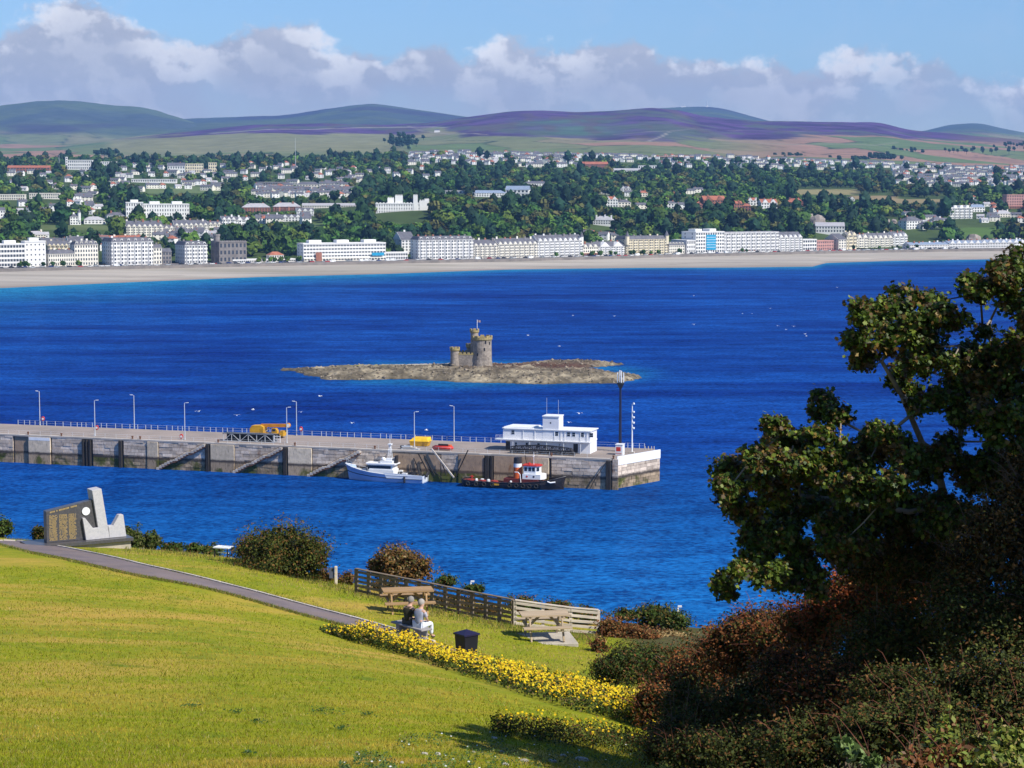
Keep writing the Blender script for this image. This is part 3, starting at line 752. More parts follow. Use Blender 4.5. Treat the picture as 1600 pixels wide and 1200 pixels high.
# ================================================================== ISLET AND CASTLE
def inside(px_, py_, poly):
    poly = np.asarray(poly); r = np.zeros(px_.shape, bool); n = len(poly)
    dmin = np.full(px_.shape, 1e9)
    for i in range(n):
        x0, y0 = poly[i]; x1, y1 = poly[(i + 1) % n]
        c = ((y0 > py_) != (y1 > py_)) & (px_ < (x1 - x0) * (py_ - y0) / ((y1 - y0) if y1 != y0 else 1e-9) + x0)
        r ^= c
        t = np.clip(((px_ - x0) * (x1 - x0) + (py_ - y0) * (y1 - y0)) / ((x1 - x0) ** 2 + (y1 - y0) ** 2 + 1e-9), 0, 1)
        dmin = np.minimum(dmin, np.hypot(px_ - x0 - t * (x1 - x0), py_ - y0 - t * (y1 - y0)))
    return np.where(r, dmin, -dmin)
ISL = [(440, 578), (480, 584), (500, 592), (560, 594), (640, 592), (720, 597), (780, 598), (850, 601), (900, 599), (960, 599), (985, 595), (1000, 591), (985, 588), (950, 582), (900, 579), (860, 575), (800, 573), (700, 572), (640, 573), (600, 574), (560, 575), (520, 577)]
ISL2 = [(790, 573), (830, 569), (860, 567), (920, 567), (973, 569), (940, 573), (880, 577), (820, 577)]
ISL = [tuple(on_z(*p).xy) for p in ISL]; ISL2 = [tuple(on_z(*p).xy) for p in ISL2]
def isl_h(X, Y):
    w = (fbm2(X / 9, Y / 9, 4, 61) - 0.5) * 7
    d1 = inside(X, Y, ISL) + w; d2 = inside(X, Y, ISL2) + w * 0.8
    h1 = np.where(d1 > 0, 2.5 * (1 - np.exp(-np.clip(d1, 0, 99) / 8.5)), d1 * 0.25)
    h2 = np.where(d2 > 0, 1.5 * (1 - np.exp(-np.clip(d2, 0, 99) / 4.0)), d2 * 0.25)
    h = np.maximum(h1, h2)
    rg = 1 - np.abs(2 * fbm2(X / 3.2, Y / 3.2, 3, 63) - 1)
    rg2 = vnoise(X / 0.9, Y / 0.9, 66)
    pale = np.exp(-(((X + 37) / 17) ** 2 + ((Y - 790) / 10) ** 2))
    return h + np.clip(h + 0.6, 0, 1) * (1 - 0.9 * pale) * ((rg - 0.6) * 1.4 + (rg2 - 0.5) * 0.75), pale
def make_islet():
    xs = np.arange(-100, 62, 0.6); ys = np.arange(718, 850, 0.6)
    X, Y = np.meshgrid(xs, ys, indexing='ij')
    Z, pale = isl_h(X, Y); Z = np.maximum(Z, -1.2)
    n = fbm2(X / 6, Y / 6, 4, 71); n2 = vnoise(X / 0.8, Y / 0.8, 73)
    c = lerp(np.array((0.31, 0.26, 0.18)), np.array((0.115, 0.095, 0.065)), np.clip((n - 0.32) * 3.2, 0, 1))
    c = c * (0.6 + 0.75 * n2[..., None])
    weed = np.clip((n - 0.28) * 6, 0, 1) * np.exp(-(((X - 14) / 28) ** 2 + ((Y - 784) / 17) ** 2)) * 1.7
    c = lerp(c, np.array((0.085, 0.045, 0.032)), np.clip(weed, 0, 1))
    c = lerp(c, np.array((0.47, 0.41, 0.34)), np.clip(pale * 1.3 - 0.15, 0, 1))
    lich = np.exp(-(((X + 57) / 9) ** 2 + ((Y - 786) / 6) ** 2)); c = lerp(c, np.array((0.26, 0.24, 0.03)), np.clip(lich * 1.2 * (n > 0.42), 0, 1))
    c = lerp(c, np.array((0.05, 0.045, 0.03)), np.clip((0.35 - Z) * 2.5, 0, 0.85))
    m, N, L, P = newmat('reef_rock'); P.inputs['Roughness'].default_value = 0.9; P.inputs['Specular IOR Level'].default_value = 0.15
    a = N.new('ShaderNodeAttribute'); a.attribute_name = 'col'; L.new(a.outputs['Color'], P.inputs['Base Color'])
    tag(link('islet', grid_mesh('islet', X, Y, Z, m, vcol=c, smooth=False)), kind='structure')
    # loose boulders over the reef
    V = []; FC = []; ls = []; st = []; tot = []
    ico = [(0, 0, 1), (0.9, 0, 0.3), (0.25, 0.85, 0.35), (-0.75, 0.5, 0.3), (-0.7, -0.55, 0.35), (0.3, -0.85, 0.3), (0, 0, -0.6)]
    fs = [(0, 1, 2), (0, 2, 3), (0, 3, 4), (0, 4, 5), (0, 5, 1), (6, 2, 1), (6, 3, 2), (6, 4, 3), (6, 5, 4), (6, 1, 5)]
    k = 0
    xr = rng.uniform(-98, 60, 9000); yr = rng.uniform(722, 830, 9000); zr, pr = isl_h(xr, yr)
    ok = (zr > 0.1) & (pr < 0.35)
    for x, y, z in list(zip(xr[ok], yr[ok], zr[ok]))[:1100]:
        s = rng.uniform(0.2, 0.6) * (1 + (rng.random() < 0.06)); a = rng.uniform(0, 6.28); q = rng.uniform(0.6, 1.3, 3)
        ca, sa = math.cos(a), math.sin(a); b = len(V)
        for p in ico:
            V.append((x + s * q[0] * (p[0] * ca - p[1] * sa), y + s * q[1] * (p[0] * sa + p[1] * ca), z + s * q[2] * 0.8 * p[2]))
        g = rng.uniform(0.05, 0.36); col = (g, g * 0.82, g * 0.62)
        for f in fs: st.append(len(ls)); tot.append(3); ls.extend(i + b for i in f); FC.append(col)
    tag(link('reef_boulders', np_mesh('reef_boulders', V, ls, st, tot, m, FC)), kind='stuff')
make_islet()

M_CASTLE = mat('castle_stone', (0.36, 0.31, 0.26), (0.22, 0.185, 0.155), 1.4, 0.9, 0.5, 3, dirt=(0.15, 0.13, 0.11), dscale=0.35)
M_LICHEN = mat('lichened_stone', (0.40, 0.31, 0.12), (0.27, 0.22, 0.11), 1.2, 0.9, 0.5, 3)
M_DARK = colmat('dark_opening', (0.012, 0.012, 0.014), 0.4)
def round_tower(name, root, c, r, h, mer, par=0.9, n=24, batter=0.5):
    t = link(name, (lambda b: b.lathe([(r + batter, -1.5), (r + batter * 0.6, 1.2), (r + 0.08, 2.4), (r, h - par - 0.9)], n).mesh(name, M_CASTLE))(MB()), root, c)
    b = MB(); b.lathe([(r + 0.05, h - par - 0.9), (r + 0.32, h - par - 0.5), (r + 0.32, h - 0.55), (r - 0.15, h - 0.55), (r - 0.15, h - par - 0.6)], n); b.build('parapet', M_LICHEN, t)
    for k in range(mer):
        a = 2 * math.pi * (k + 0.5) / mer; w = 2 * math.pi * (r + 0.3) / mer * 0.6
        M = Matrix.Rotation(a, 4, 'Z')
        b = MB(); b.box(r - 0.14, -w / 2, h - 0.56, r + 0.31, w / 2, h, 0, M); b.build('merlon', M_LICHEN, t)
    return t
def make_castle():
    base = at(753.5, 571, 775); z0 = 2.6
    root = thing('castle', 'small castellated stone refuge with round keep and turrets on the rocky islet', 'castle', (base.x, 775, z0))
    k = round_tower('keep', root, (0, 0, 0), 3.55, 11.6, 10)
    for ang, z in ((-75, 6.6), (-118, 4.6), (-40, 8.8), (-68, 9.3)):
        a = R(ang); M = Matrix.Translation((3.6 * math.cos(a), 3.6 * math.sin(a), z)) @ Matrix.Rotation(a, 4, 'Z')
        b = MB(); b.cbox((0, 0, 0), (0.25, 0.42, 1.1), 0, M); b.build('window', M_DARK, k)
    s = round_tower('stair_turret', root, (-2.95, 1.2, 0), 1.45, 14.1, 6, 0.7, 16, 0.1)
    round_tower('corner_turret', root, (-10.4, -0.4, 0), 1.6, 7.3, 7, 0.7, 18, 0.25)
    round_tower('corner_turret', root, (-4.9, 5.2, 0), 1.15, 8.2, 6, 0.7, 14, 0.1)
    round_tower('corner_turret', root, (-10.6, 5.4, 0), 1.3, 6.2, 6, 0.7, 14, 0.1)
    def curtain(p, q, h):
        d = Vector((q[0] - p[0], q[1] - p[1], 0)); ln = d.length; M = Matrix.Translation((p[0], p[1], 0)) @ Matrix.Rotation(math.atan2(d.y, d.x), 4, 'Z')
        b = MB(); b.box(0, -0.35, -1.5, ln, 0.35, h - 0.9, 0, M); c = b.build('curtain_wall', M_CASTLE, root)
        b = MB(); b.box(0, -0.42, h - 0.898, ln, 0.42, h - 0.5, 0, M); b.build('parapet', M_LICHEN, c)
        n = max(3, int(ln / 1.4))
        for i in range(n):
            x = (i + 0.5) * ln / n; b = MB(); b.box(x - 0.42, -0.4, h - 0.498, x + 0.42, 0.4, h, 0, M); b.build('merlon', M_LICHEN, c)
    curtain((-9, -0.8), (-2.9, -1.6), 5.2); curtain((-9.3, 5.3), (-5.6, 5.3), 5.6); curtain((-10.6, 1.0), (-10.7, 4.2), 5.4)
    b = MB(); b.tube([(-1.9, 0.4, 11), (-1.9, 0.4, 17.6)], 0.09, 6); fp = b.build('flagpole', colmat('white_pole', (0.8, 0.8, 0.8)), root)
    b = MB()
    V = [(-1.82 + 1.25 * i / 6, 0.4 + 0.12 * math.sin(i * 1.5), z + 0.06 * math.sin(i)) for z in (16.55, 17.4) for i in range(7)]
    b.add(V, [(i, i + 1, i + 8, i + 7) for i in range(6)]); b.build('flag', colmat('flag_cloth', (0.30, 0.22, 0.24)), fp)
make_castle()

# ================================================================== PIER
ZD = 7.3
PA, PB, PC = on_z(0, 721.5), on_z(955, 765), on_z(1030, 751)
PE = (PB - PA).normalized(); PYAW = math.atan2(PE.y, PE.x)
PM = Matrix.Translation(PA) @ Matrix.Rotation(PYAW, 4, 'Z'); PMI = PM.inverted()
LB = (PB - PA).length
Cl = PMI @ PC
X0 = -75.0
def pl(px, py, z=ZD): return PMI @ on_z(px, py, z)
def ps(px, z=3.5):
    """distance along the quay of picture column px"""
    lo, hi = X0, LB + 20
    for _ in range(50):
        m = (lo + hi) / 2
        if project(PM @ Vector((m, 0, z)))[0] < px: lo = m
        else: hi = m
    return lo
far0, far1 = pl(0, 662), pl(1000, 700.2)
def far_y(s): return far0.y + (far1.y - far0.y) * (s - far0.x) / (far1.x - far0.x)
pier = thing('pier', 'long grey stone pier with tarmac deck reaching into the harbour', 'pier', tuple(PA), PYAW)

def tide_mat(name, hi1, hi2, band=(0.075, 0.06, 0.05), weed=(0.085, 0.095, 0.018), low=(0.36, 0.27, 0.18), zb=2.5, scale=0.9, rust=True):
    m, N, L, P = newmat(name); P.inputs['Roughness'].default_value = 0.88; P.inputs['Specular IOR Level'].default_value = 0.2
    pos = N.new('ShaderNodeNewGeometry').outputs['Position']
    sp = N.new('ShaderNodeSeparateXYZ'); L.new(pos, sp.inputs[0]); z = sp.outputs[2]
    n1 = _noise(N, L, pos, scale, 6, 0.65); n2 = _noise(N, L, pos, 0.16, 5, 0.6, 0.5); n3 = _noise(N, L, pos, 2.6, 4, 0.7, 0, (1, 1, 0.25))
    c = _mixrgb(N, L, _ramp(N, L, n1, 0.35, 0.65), hi1, hi2)
    c = _mixrgb(N, L, _ramp(N, L, n3, 0.55, 0.78), c, tuple(x * 0.35 for x in hi2))
    if rust: c = _mixrgb(N, L, _ramp(N, L, _noise(N, L, pos, 0.35, 5, 0.65, 0.4, (1, 1, 0.5), (5, 2, 7)), 0.60, 0.74), c, (0.20, 0.095, 0.045))
    def zz(a, b, k):
        ad = N.new('ShaderNodeMath'); ad.operation = 'MULTIPLY_ADD'; L.new(n1, ad.inputs[0]); ad.inputs[1].default_value = k; L.new(z, ad.inputs[2])
        return _ramp(N, L, ad.outputs[0], a, b)
    c = _mixrgb(N, L, zz(zb + 1.15, zb + 0.75, 0.8), c, band)
    lw = _mixrgb(N, L, _ramp(N, L, n2, 0.46, 0.56), low, weed)
    lw = _mixrgb(N, L, _ramp(N, L, n3, 0.5, 0.7), lw, (0.10, 0.075, 0.045))
    c = _mixrgb(N, L, zz(zb + 0.55, zb + 0.1, 0.9), c, lw)
    oi = N.new('ShaderNodeObjectInfo'); mr = N.new('ShaderNodeMapRange'); L.new(oi.outputs['Random'], mr.inputs[0]); mr.inputs[3].default_value = 0.62; mr.inputs[4].default_value = 1.25
    hs = N.new('ShaderNodeHueSaturation'); L.new(c, hs.inputs['Color']); L.new(mr.outputs[0], hs.inputs['Value'])
    L.new(hs.outputs[0], P.inputs['Base Color'])
    b = N.new('ShaderNodeBump'); b.inputs['Strength'].default_value = 0.7; b.inputs['Distance'].default_value = 0.1; L.new(n1, b.inputs['Height']); L.new(b.outputs[0], P.inputs['Normal'])
    return m
M_STONE = tide_mat('quay_stone', (0.68, 0.57, 0.46), (0.48, 0.39, 0.32))
M_QCONC = tide_mat('quay_concrete', (0.64, 0.53, 0.39), (0.47, 0.39, 0.29), rust=False)
M_QBROWN = tide_mat('stained_concrete', (0.38, 0.27, 0.18), (0.28, 0.20, 0.14), band=(0.10, 0.07, 0.05))
M_MORTAR = colmat('wet_joint', (0.07, 0.06, 0.055), 0.9)
M_DECK = mat('pier_tarmac', (0.33, 0.27, 0.235), (0.26, 0.22, 0.195), 0.12, 0.92, 0.2, 3, world=True, dirt=(0.20, 0.17, 0.15), dscale=0.05, spec=0.15)
M_COPE = mat('coping_stone_pier', (0.50, 0.45, 0.40), (0.36, 0.32, 0.28), 0.6, 0.9, rnd=0.15)
M_TIMBER = mat('black_timber', (0.018, 0.015, 0.014), (0.04, 0.034, 0.028), 1.5, 0.8, stretch=(1, 1, 0.2))
M_WHITE = mat('white_paint', (0.80, 0.80, 0.80), (0.70, 0.71, 0.72), 0.9, 0.5)
M_GALV = mat('galvanised', (0.62, 0.64, 0.66), (0.50, 0.52, 0.54), 2, 0.45, metal=0.2)
M_BLACK = mat('black_steel', (0.018, 0.018, 0.022), (0.035, 0.032, 0.032), 1.2, 0.5)
M_RUST = mat('rusty_iron', (0.17, 0.075, 0.04), (0.09, 0.045, 0.03), 2.5, 0.9)
M_YELL = mat('yellow_paint', (0.66, 0.36, 0.02), (0.50, 0.27, 0.02), 0.9, 0.5, dirt=(0.25, 0.14, 0.03))
M_RED = mat('red_paint', (0.62, 0.045, 0.03), (0.45, 0.035, 0.025), 0.9, 0.5)
M_DULLRED = mat('dull_red_paint', (0.34, 0.04, 0.03), (0.22, 0.03, 0.025), 1.5, 0.7)
M_ORANGE = mat('orange_paint', (0.72, 0.13, 0.02), (0.5, 0.09, 0.02), 0.9, 0.5)
M_GLASS = mat('window_glass', (0.018, 0.024, 0.032), (0.03, 0.04, 0.05), 0.5, 0.12, spec=0.6)

def make_pier():
    # deck and wet core behind the facing
    b = MB()
    b.slab([(X0, 0.0), (LB - 1.2, 0.0), (LB + 0.6, 0.6), (Cl.x - 0.4, Cl.y + 0.2), (Cl.x - 2.5, far_y(Cl.x)), (X0, far_y(X0))], ZD - 0.5, ZD); b.build('deck', M_DECK, pier)
    b = MB()
    b.slab([(X0, 0.18), (LB + 0.2, 0.25), (Cl.x - 0.3, Cl.y), (Cl.x - 2.5, far_y(Cl.x) - 0.3), (X0, far_y(X0) - 0.3)], -3, ZD - 0.52); b.build('core', M_MORTAR, pier)
    # facing stones course by course: the lengths of quay that are masonry, as picture columns
    runs = [(-40, 21), (82, 129), (146, 186), (194, 230), (249, 321), (368, 442), (489, 612), (690, 716), (862, 947), (957, 966)]
    stones = []
    rr = random.Random(4)
    H = 0.81
    for a, c in runs:
        s0, s1 = ps(a), ps(c)
        for k in range(10):
            z = -0.85 + k * H; s = s0
            first = True
            while s < s1 - 0.3:
                ln = rr.uniform(1.6, 2.9) * (0.55 if first and k % 2 else 1); first = False
                e = min(s1, s + ln)
                if s1 - e < 0.6: e = s1
                stones.append(((s + e) / 2, 0.05 - rr.uniform(0, 0.11), z + H / 2, e - s - 0.06, 0.42, H - 0.06, 0.0)); s = e
    # end face of the pier head
    ex = Vector((Cl.x - LB, Cl.y, 0)); eln = ex.length; ea = math.atan2(ex.y, ex.x)
    for k in range(9):
        z = -0.85 + k * H; s = 0.05; first = True
        while s < eln - 0.3:
            ln = rr.uniform(1.6, 2.9) * (0.55 if first and k % 2 else 1); first = False
            e = min(eln, s + ln)
            if eln - e < 0.6: e = eln
            m = (s + e) / 2; q = 0.08 - rr.uniform(0, 0.06)
            stones.append((LB + math.cos(ea) * m - math.sin(ea) * q, math.sin(ea) * m + math.cos(ea) * q, z + H / 2, e - s - 0.06, 0.42, H - 0.06, ea)); s = e
    ub = MB(); ub.box(-0.5, -0.5, -0.5, 0.5, 0.5, 0.5); unit = ub.mesh('stone', M_STONE)
    vis = [q for q in stones if q[0] > -2 and q[2] > -0.5]
    rr.shuffle(vis); keep = set(id(q) for q in sorted(vis, key=lambda q: -q[3])[:300])
    rest = MB()
    for q in stones:
        if id(q) in keep:
            o = link('stone', unit, pier, (q[0], q[1], q[2]), q[6]); o.scale = (q[3], q[4], q[5])
        else:
            rest.cbox((0, 0, 0), (q[3], q[4], q[5]), 0, Matrix.Translation(q[:3]) @ Matrix.Rotation(q[6], 4, 'Z'))
    rest.build('facing_stones', M_STONE, pier, kind='stuff')
    # concrete piers and panels
    for a, c, pr, mt in [(23, 46, -0.1, M_QBROWN), (46, 80, 0.5, M_QCONC), (231, 248, 0.45, M_QCONC), (330, 367, 0.45, M_QCONC), (451, 488, 0.45, M_QCONC), (614, 689, 0.15, M_QBROWN), (717, 757, 0.5, M_QBROWN), (772, 836, 0.3, M_QBROWN), (836, 858, 0.45, M_QCONC)]:
        s0, s1 = ps(a), ps(c)
        b = MB(); b.box(s0, -pr, -2, s1, 0.17, ZD - 0.42); p = b.build('concrete_panel', mt, pier, bevel=0.06)
    b = MB(); b.box(ps(47), -0.53, ZD - 1.25, ps(79.5), -0.502, ZD - 0.44); b.build('painted_band', M_WHITE, pier)
    # white painted parapet round the end
    P0 = Vector((LB - 0.1, 0, 0)); nrm = Vector((math.sin(ea), -math.cos(ea), 0))
    b = MB(); M = Matrix.Translation(P0) @ Matrix.Rotation(ea, 4, 'Z')
    b.box(2.0, -0.38, ZD - 1.75, eln + 0.1, -0.14, ZD + 0.35, 0, M); b.build('painted_parapet', M_WHITE, pier)
    # coping blocks
    s = X0
    cu = MB(); cu.box(-0.5, -0.28, -0.2, 0.5, 0.9, 0.2); cm = cu.mesh('coping_block', M_COPE)
    s = -4.0
    while s < LB - 1.5:
        ln = rr.uniform(2.2, 3.6); e = min(LB, s + ln)
        o = link('coping_block', cm, pier, ((s + e) / 2, 0, ZD - 0.17)); o.scale = (e - s - 0.05, 1, 1); s = e
    # black timber fenders
    for px, w in [(131.5, 0.55), (137, 0.35), (142, 0.55), (189.5, 0.8), (325.5, 0.85), (446.5, 0.9), (762, 1.1), (769, 0.5), (951.5, 1.1)]:
        s = ps(px); b = MB(); b.box(s - w / 2, -0.75, -2.2, s + w / 2, -0.12, ZD - 0.55); b.build('fender', M_TIMBER, pier, bevel=0.05)
    # landing stairs on the face
    for (a, ya, c, yc) in [(247, 727, 322, 690), (366, 731, 442, 696), (482, 740, 564, 702)]:
        s0, s1 = ps(a, 0.5), ps(c, 7)
        n = 18; b = MB(); z0, z1 = 0.1, ZD - 0.5
        poly = [(s0, z0 - 0.5)]
        ladder = []
        def zz(t):
            t2 = t * 1.12
            if t2 < 0.36: return t2 / 1.0
            if t2 < 0.42: return 0.36
            if t2 < 0.75: return t2 - 0.06
            if t2 < 0.81: return 0.69
            return t2 - 0.12
        for i in range(n):
            za = z0 + (z1 - z0) * zz(i / n); zb = z0 + (z1 - z0) * zz((i + 1) / n); xa = s0 + (s1 - s0) * i / n; xb = s0 + (s1 - s0) * (i + 1) / n
            b2 = MB(); b2.box(xa, -1.05, za - 0.15, xb + 0.02, -0.1, zb + 0.02); 
            ladder.append(b2)
        st = thing('stair', None, None); st.parent = pier
        su = MB()
        for i, b2 in enumerate(ladder): b2.build('step', M_COPE, st)
        b = MB(); pts = [(s0 + (s1 - s0) * i / n, -0.55, z0 + (z1 - z0) * zz(i / n) - 0.42) for i in range(n + 1)]
        for p, q in zip(pts[:-1], pts[1:]): b.bar(p, q, 0.9, 0.5)
        b.build('stringer', M_RUST, st)
        b = MB()
        for p, q in zip(pts[:-1], pts[1:]): b.bar((p[0], -1.02, p[2] + 1.0), (q[0], -1.02, q[2] + 1.0), 0.06, 0.06)
        b.build('handrail', M_RUST, st)
    # raking timber props and ladders between the two boats
    for (xa, ya, xb, yb, w) in [(676, 706, 712, 752, 0.32), (712, 752, 734, 707, 0.22), (664, 717, 682, 750, 0.25), (655, 714, 672, 746, 0.22), (690, 722, 700, 748, 0.2), (648, 722, 660, 748, 0.2), (822, 710, 828, 742, 0.15), (935, 735, 924, 760, 0.18), (950, 713, 930, 748, 0.18), (672, 735, 692, 752, 0.18)]:
        za = 72 - (ya - 285) / 3200 * 486; zb = 72 - (yb - 285) / 3200 * 484
        b = MB(); b.bar((ps(xa, za), -0.75, za), (ps(xb, zb), -1.3, zb), w, w); b.build('raking_prop', M_TIMBER if w < 0.3 else M_COPE, pier)
    # rails of iron posts along both edges
    def railing(label, ss, yf, hgt, r, mt):
        rt = thing('railing', label, 'railing', tuple(PA), PYAW)
        pm = MB(); pm.tube([(0, 0, 0), (0, 0, hgt)], r, 6); me = pm.mesh('post', mt)
        for s in ss: link('post', me, rt, (s, yf(s), ZD))
        b = MB()
        for z in (hgt * 0.5, hgt * 0.95):
            b.tube([(s, yf(s), ZD + z) for s in ss[::6]] + [(ss[-1], yf(ss[-1]), ZD + z)], 0.018, 4)
        b.build('chain', mt, rt)
    ss = []; s = -6.0
    while s < Cl.x - 3: ss.append(s); s += rr.choice((1.6, 1.9, 2.3, 2.6, 1.3))
    ss = [q for q in ss if not (ps(795) - 1 < q < ps(936))]
    railing('pale iron posts along the far seaward edge of the pier deck', ss, lambda s: far_y(s) - 0.35, 1.25, 0.075, M_GALV)
    ss = [-4 + 3.1 * i for i in range(int((LB + 3) / 3.1))]
    railing('thin iron posts along the near harbour edge of the pier deck', ss, lambda s: 0.75, 1.05, 0.035, M_GALV)
    # lamp posts
    def lamp(px, py, ptop, near, label):
        p = pl(px, py)
        p.z = ZD; d = (PM @ p).y; h = (py - ptop) / 3200 * d * 1.0
        t = thing('street_lamp', label, 'street lamp', tuple(PM @ p), PYAW, 'lamp posts along the pier')
        b = MB(); b.tube([(0, 0, 0), (0, 0, h * 0.35), (0, 0, h)], [0.13, 0.10, 0.075], 8); b.build('post', M_GALV, t)
        b = MB(); b.cyl(0, 0, 0, 0.25, 0.22, 8); b.build('base', M_GALV, t)
        sgn = 1 if near else -1
        b = MB(); b.tube([(0, 0, h - 0.02), (sgn * 0.5, 0, h + 0.1)], 0.05, 6); b.build('arm', M_GALV, t)
        b = MB(); b.add([(sgn * 0.45, -0.14, h + 0.02), (sgn * 1.15, -0.11, h + 0.10), (sgn * 1.15, 0.11, h + 0.10), (sgn * 0.45, 0.14, h + 0.02), (sgn * 0.45, -0.14, h + 0.16), (sgn * 1.1, -0.09, h + 0.2), (sgn * 1.1, 0.09, h + 0.2), (sgn * 0.45, 0.14, h + 0.16)],
                        [(0, 1, 2, 3), (4, 7, 6, 5), (0, 4, 5, 1), (1, 5, 6, 2), (2, 6, 7, 3), (3, 7, 4, 0)]); b.build('lantern', M_WHITE, t)
    lamp(62.5, 664.2, 611, 0, 'tall pale lamp post on the far edge beside the leftmost red lifebuoy case')
    lamp(148.5, 681, 625, 1, 'lamp post on the near edge above the pair of black timber fenders')
    lamp(210, 670, 617, 0, 'far-edge lamp post on the empty stretch of deck second from the left')
    lamp(289, 687, 629, 1, 'near-edge lamp post beside a red case left of the steel truss')
    lamp(448.3, 692, 636, 1, 'lamp post standing at the right end of the black steel truss')
    lamp(463.5, 680.5, 627, 0, 'far-edge lamp post beside the red lifebuoy case right of the yellow crane')
    lamp(647.5, 698, 643, 1, 'lamp post in front of the yellow tarpaulin covered skip')
    lamp(709.5, 690, 634, 0, 'far-edge lamp post between the orange float and the white building')
    # bollards
    bm = MB(); bm.lathe([(0.26, 0), (0.2, 0.1), (0.18, 0.45), (0.3, 0.55), (0.28, 0.72), (0.1, 0.8)], 10); bme = bm.mesh('bollard', M_RUST)
    for px, lab in [(43, 'left end of pier above brown stained recess'), (95, 'just right of the white painted band'), (206, 'above the stone between fenders'), (218, 'beside a concrete buttress'), (340, 'left of the black steel truss'), (460, 'right of the truss above the buttress'), (585, 'above the patrol boat bow'), (861, 'in front of the white building'), (958, 'at the pier head corner')]:
        o = link('bollard', bme, None, tuple(PM @ Vector((ps(px, 7.3), 0.35, ZD + 0.03))), PYAW); tag(o, 'rusty iron bollard on the quay edge, ' + lab, 'bollard', 'mooring bollards on the quay edge')
    # red lifebuoy cases
    for px, py, lab in [(67.5, 664.5, 'red lifebuoy case on a post beside the leftmost lamp'), (470.5, 681, 'red lifebuoy case on a post right of the yellow crane'), (283.5, 686, 'red case on the near edge beside a lamp post'), (151.5, 672, 'small red case low on the far railing')]:
        p = pl(px, py); low = py in (686, 672)
        t = thing('lifebuoy_case', lab, 'lifebuoy', tuple(PM @ Vector((p.x, p.y, ZD))), PYAW, 'lifebuoy cases on the pier')
        h = 0.1 if low else 1.2
        if not low:
            b = MB(); b.tube([(0, 0, 0), (0, 0, 1.4)], 0.06, 6); b.build('post', M_GALV, t)
        b = MB(); b.slab([(math.cos(a) * 0.45, math.sin(a) * 0.62) for a in np.linspace(0, 2 * math.pi, 13)[:-1]], -0.15, 0.15, 0, Matrix.Translation((0, 0, h + 0.6)) @ Matrix.Rotation(R(90), 4, 'X')); b.build('case', M_RED, t)
        b = MB(); b.lathe([(0.16, -0.02), (0.30, -0.02), (0.30, 0.02), (0.16, 0.02)], 12, 0, (0, 0, 0), Matrix.Translation((0, -0.175, h + 0.55)) @ Matrix.Rotation(R(90), 4, 'X')); b.build('ring', M_WHITE, t)
make_pier()

def on_pier(name, label, cat, px, py, rot=0.0):
    p = pl(px, py); return thing(name, label, cat, tuple(PM @ Vector((p.x, p.y, ZD))), PYAW + rot)
def truss(b, L, W, H, n, w=0.12, arch=0.0, mi=0):
    top = lambda i: (H * (1 - arch) + arch * H * math.sin(math.pi * (0.12 + 0.76 * i / n)))
    for y in (0, W):
        for i in range(n):
            x0, x1 = L * i / n, L * (i + 1) / n
            b.bar((x0, y, 0.1), (x1, y, 0.1), w, w, mi); b.bar((x0, y, top(i)), (x1, y, top(i + 1)), w, w, mi)
            b.bar((x0, y, 0.1), (x0, y, top(i)), w * .8, w * .8, mi)
            if i % 2: b.bar((x0, y, top(i)), (x1, y, 0.1), w * .7, w * .7, mi)
            else: b.bar((x0, y, 0.1), (x1, y, top(i + 1)), w * .7, w * .7, mi)
        b.bar((L, y, 0.1), (L, y, top(n)), w, w, mi)

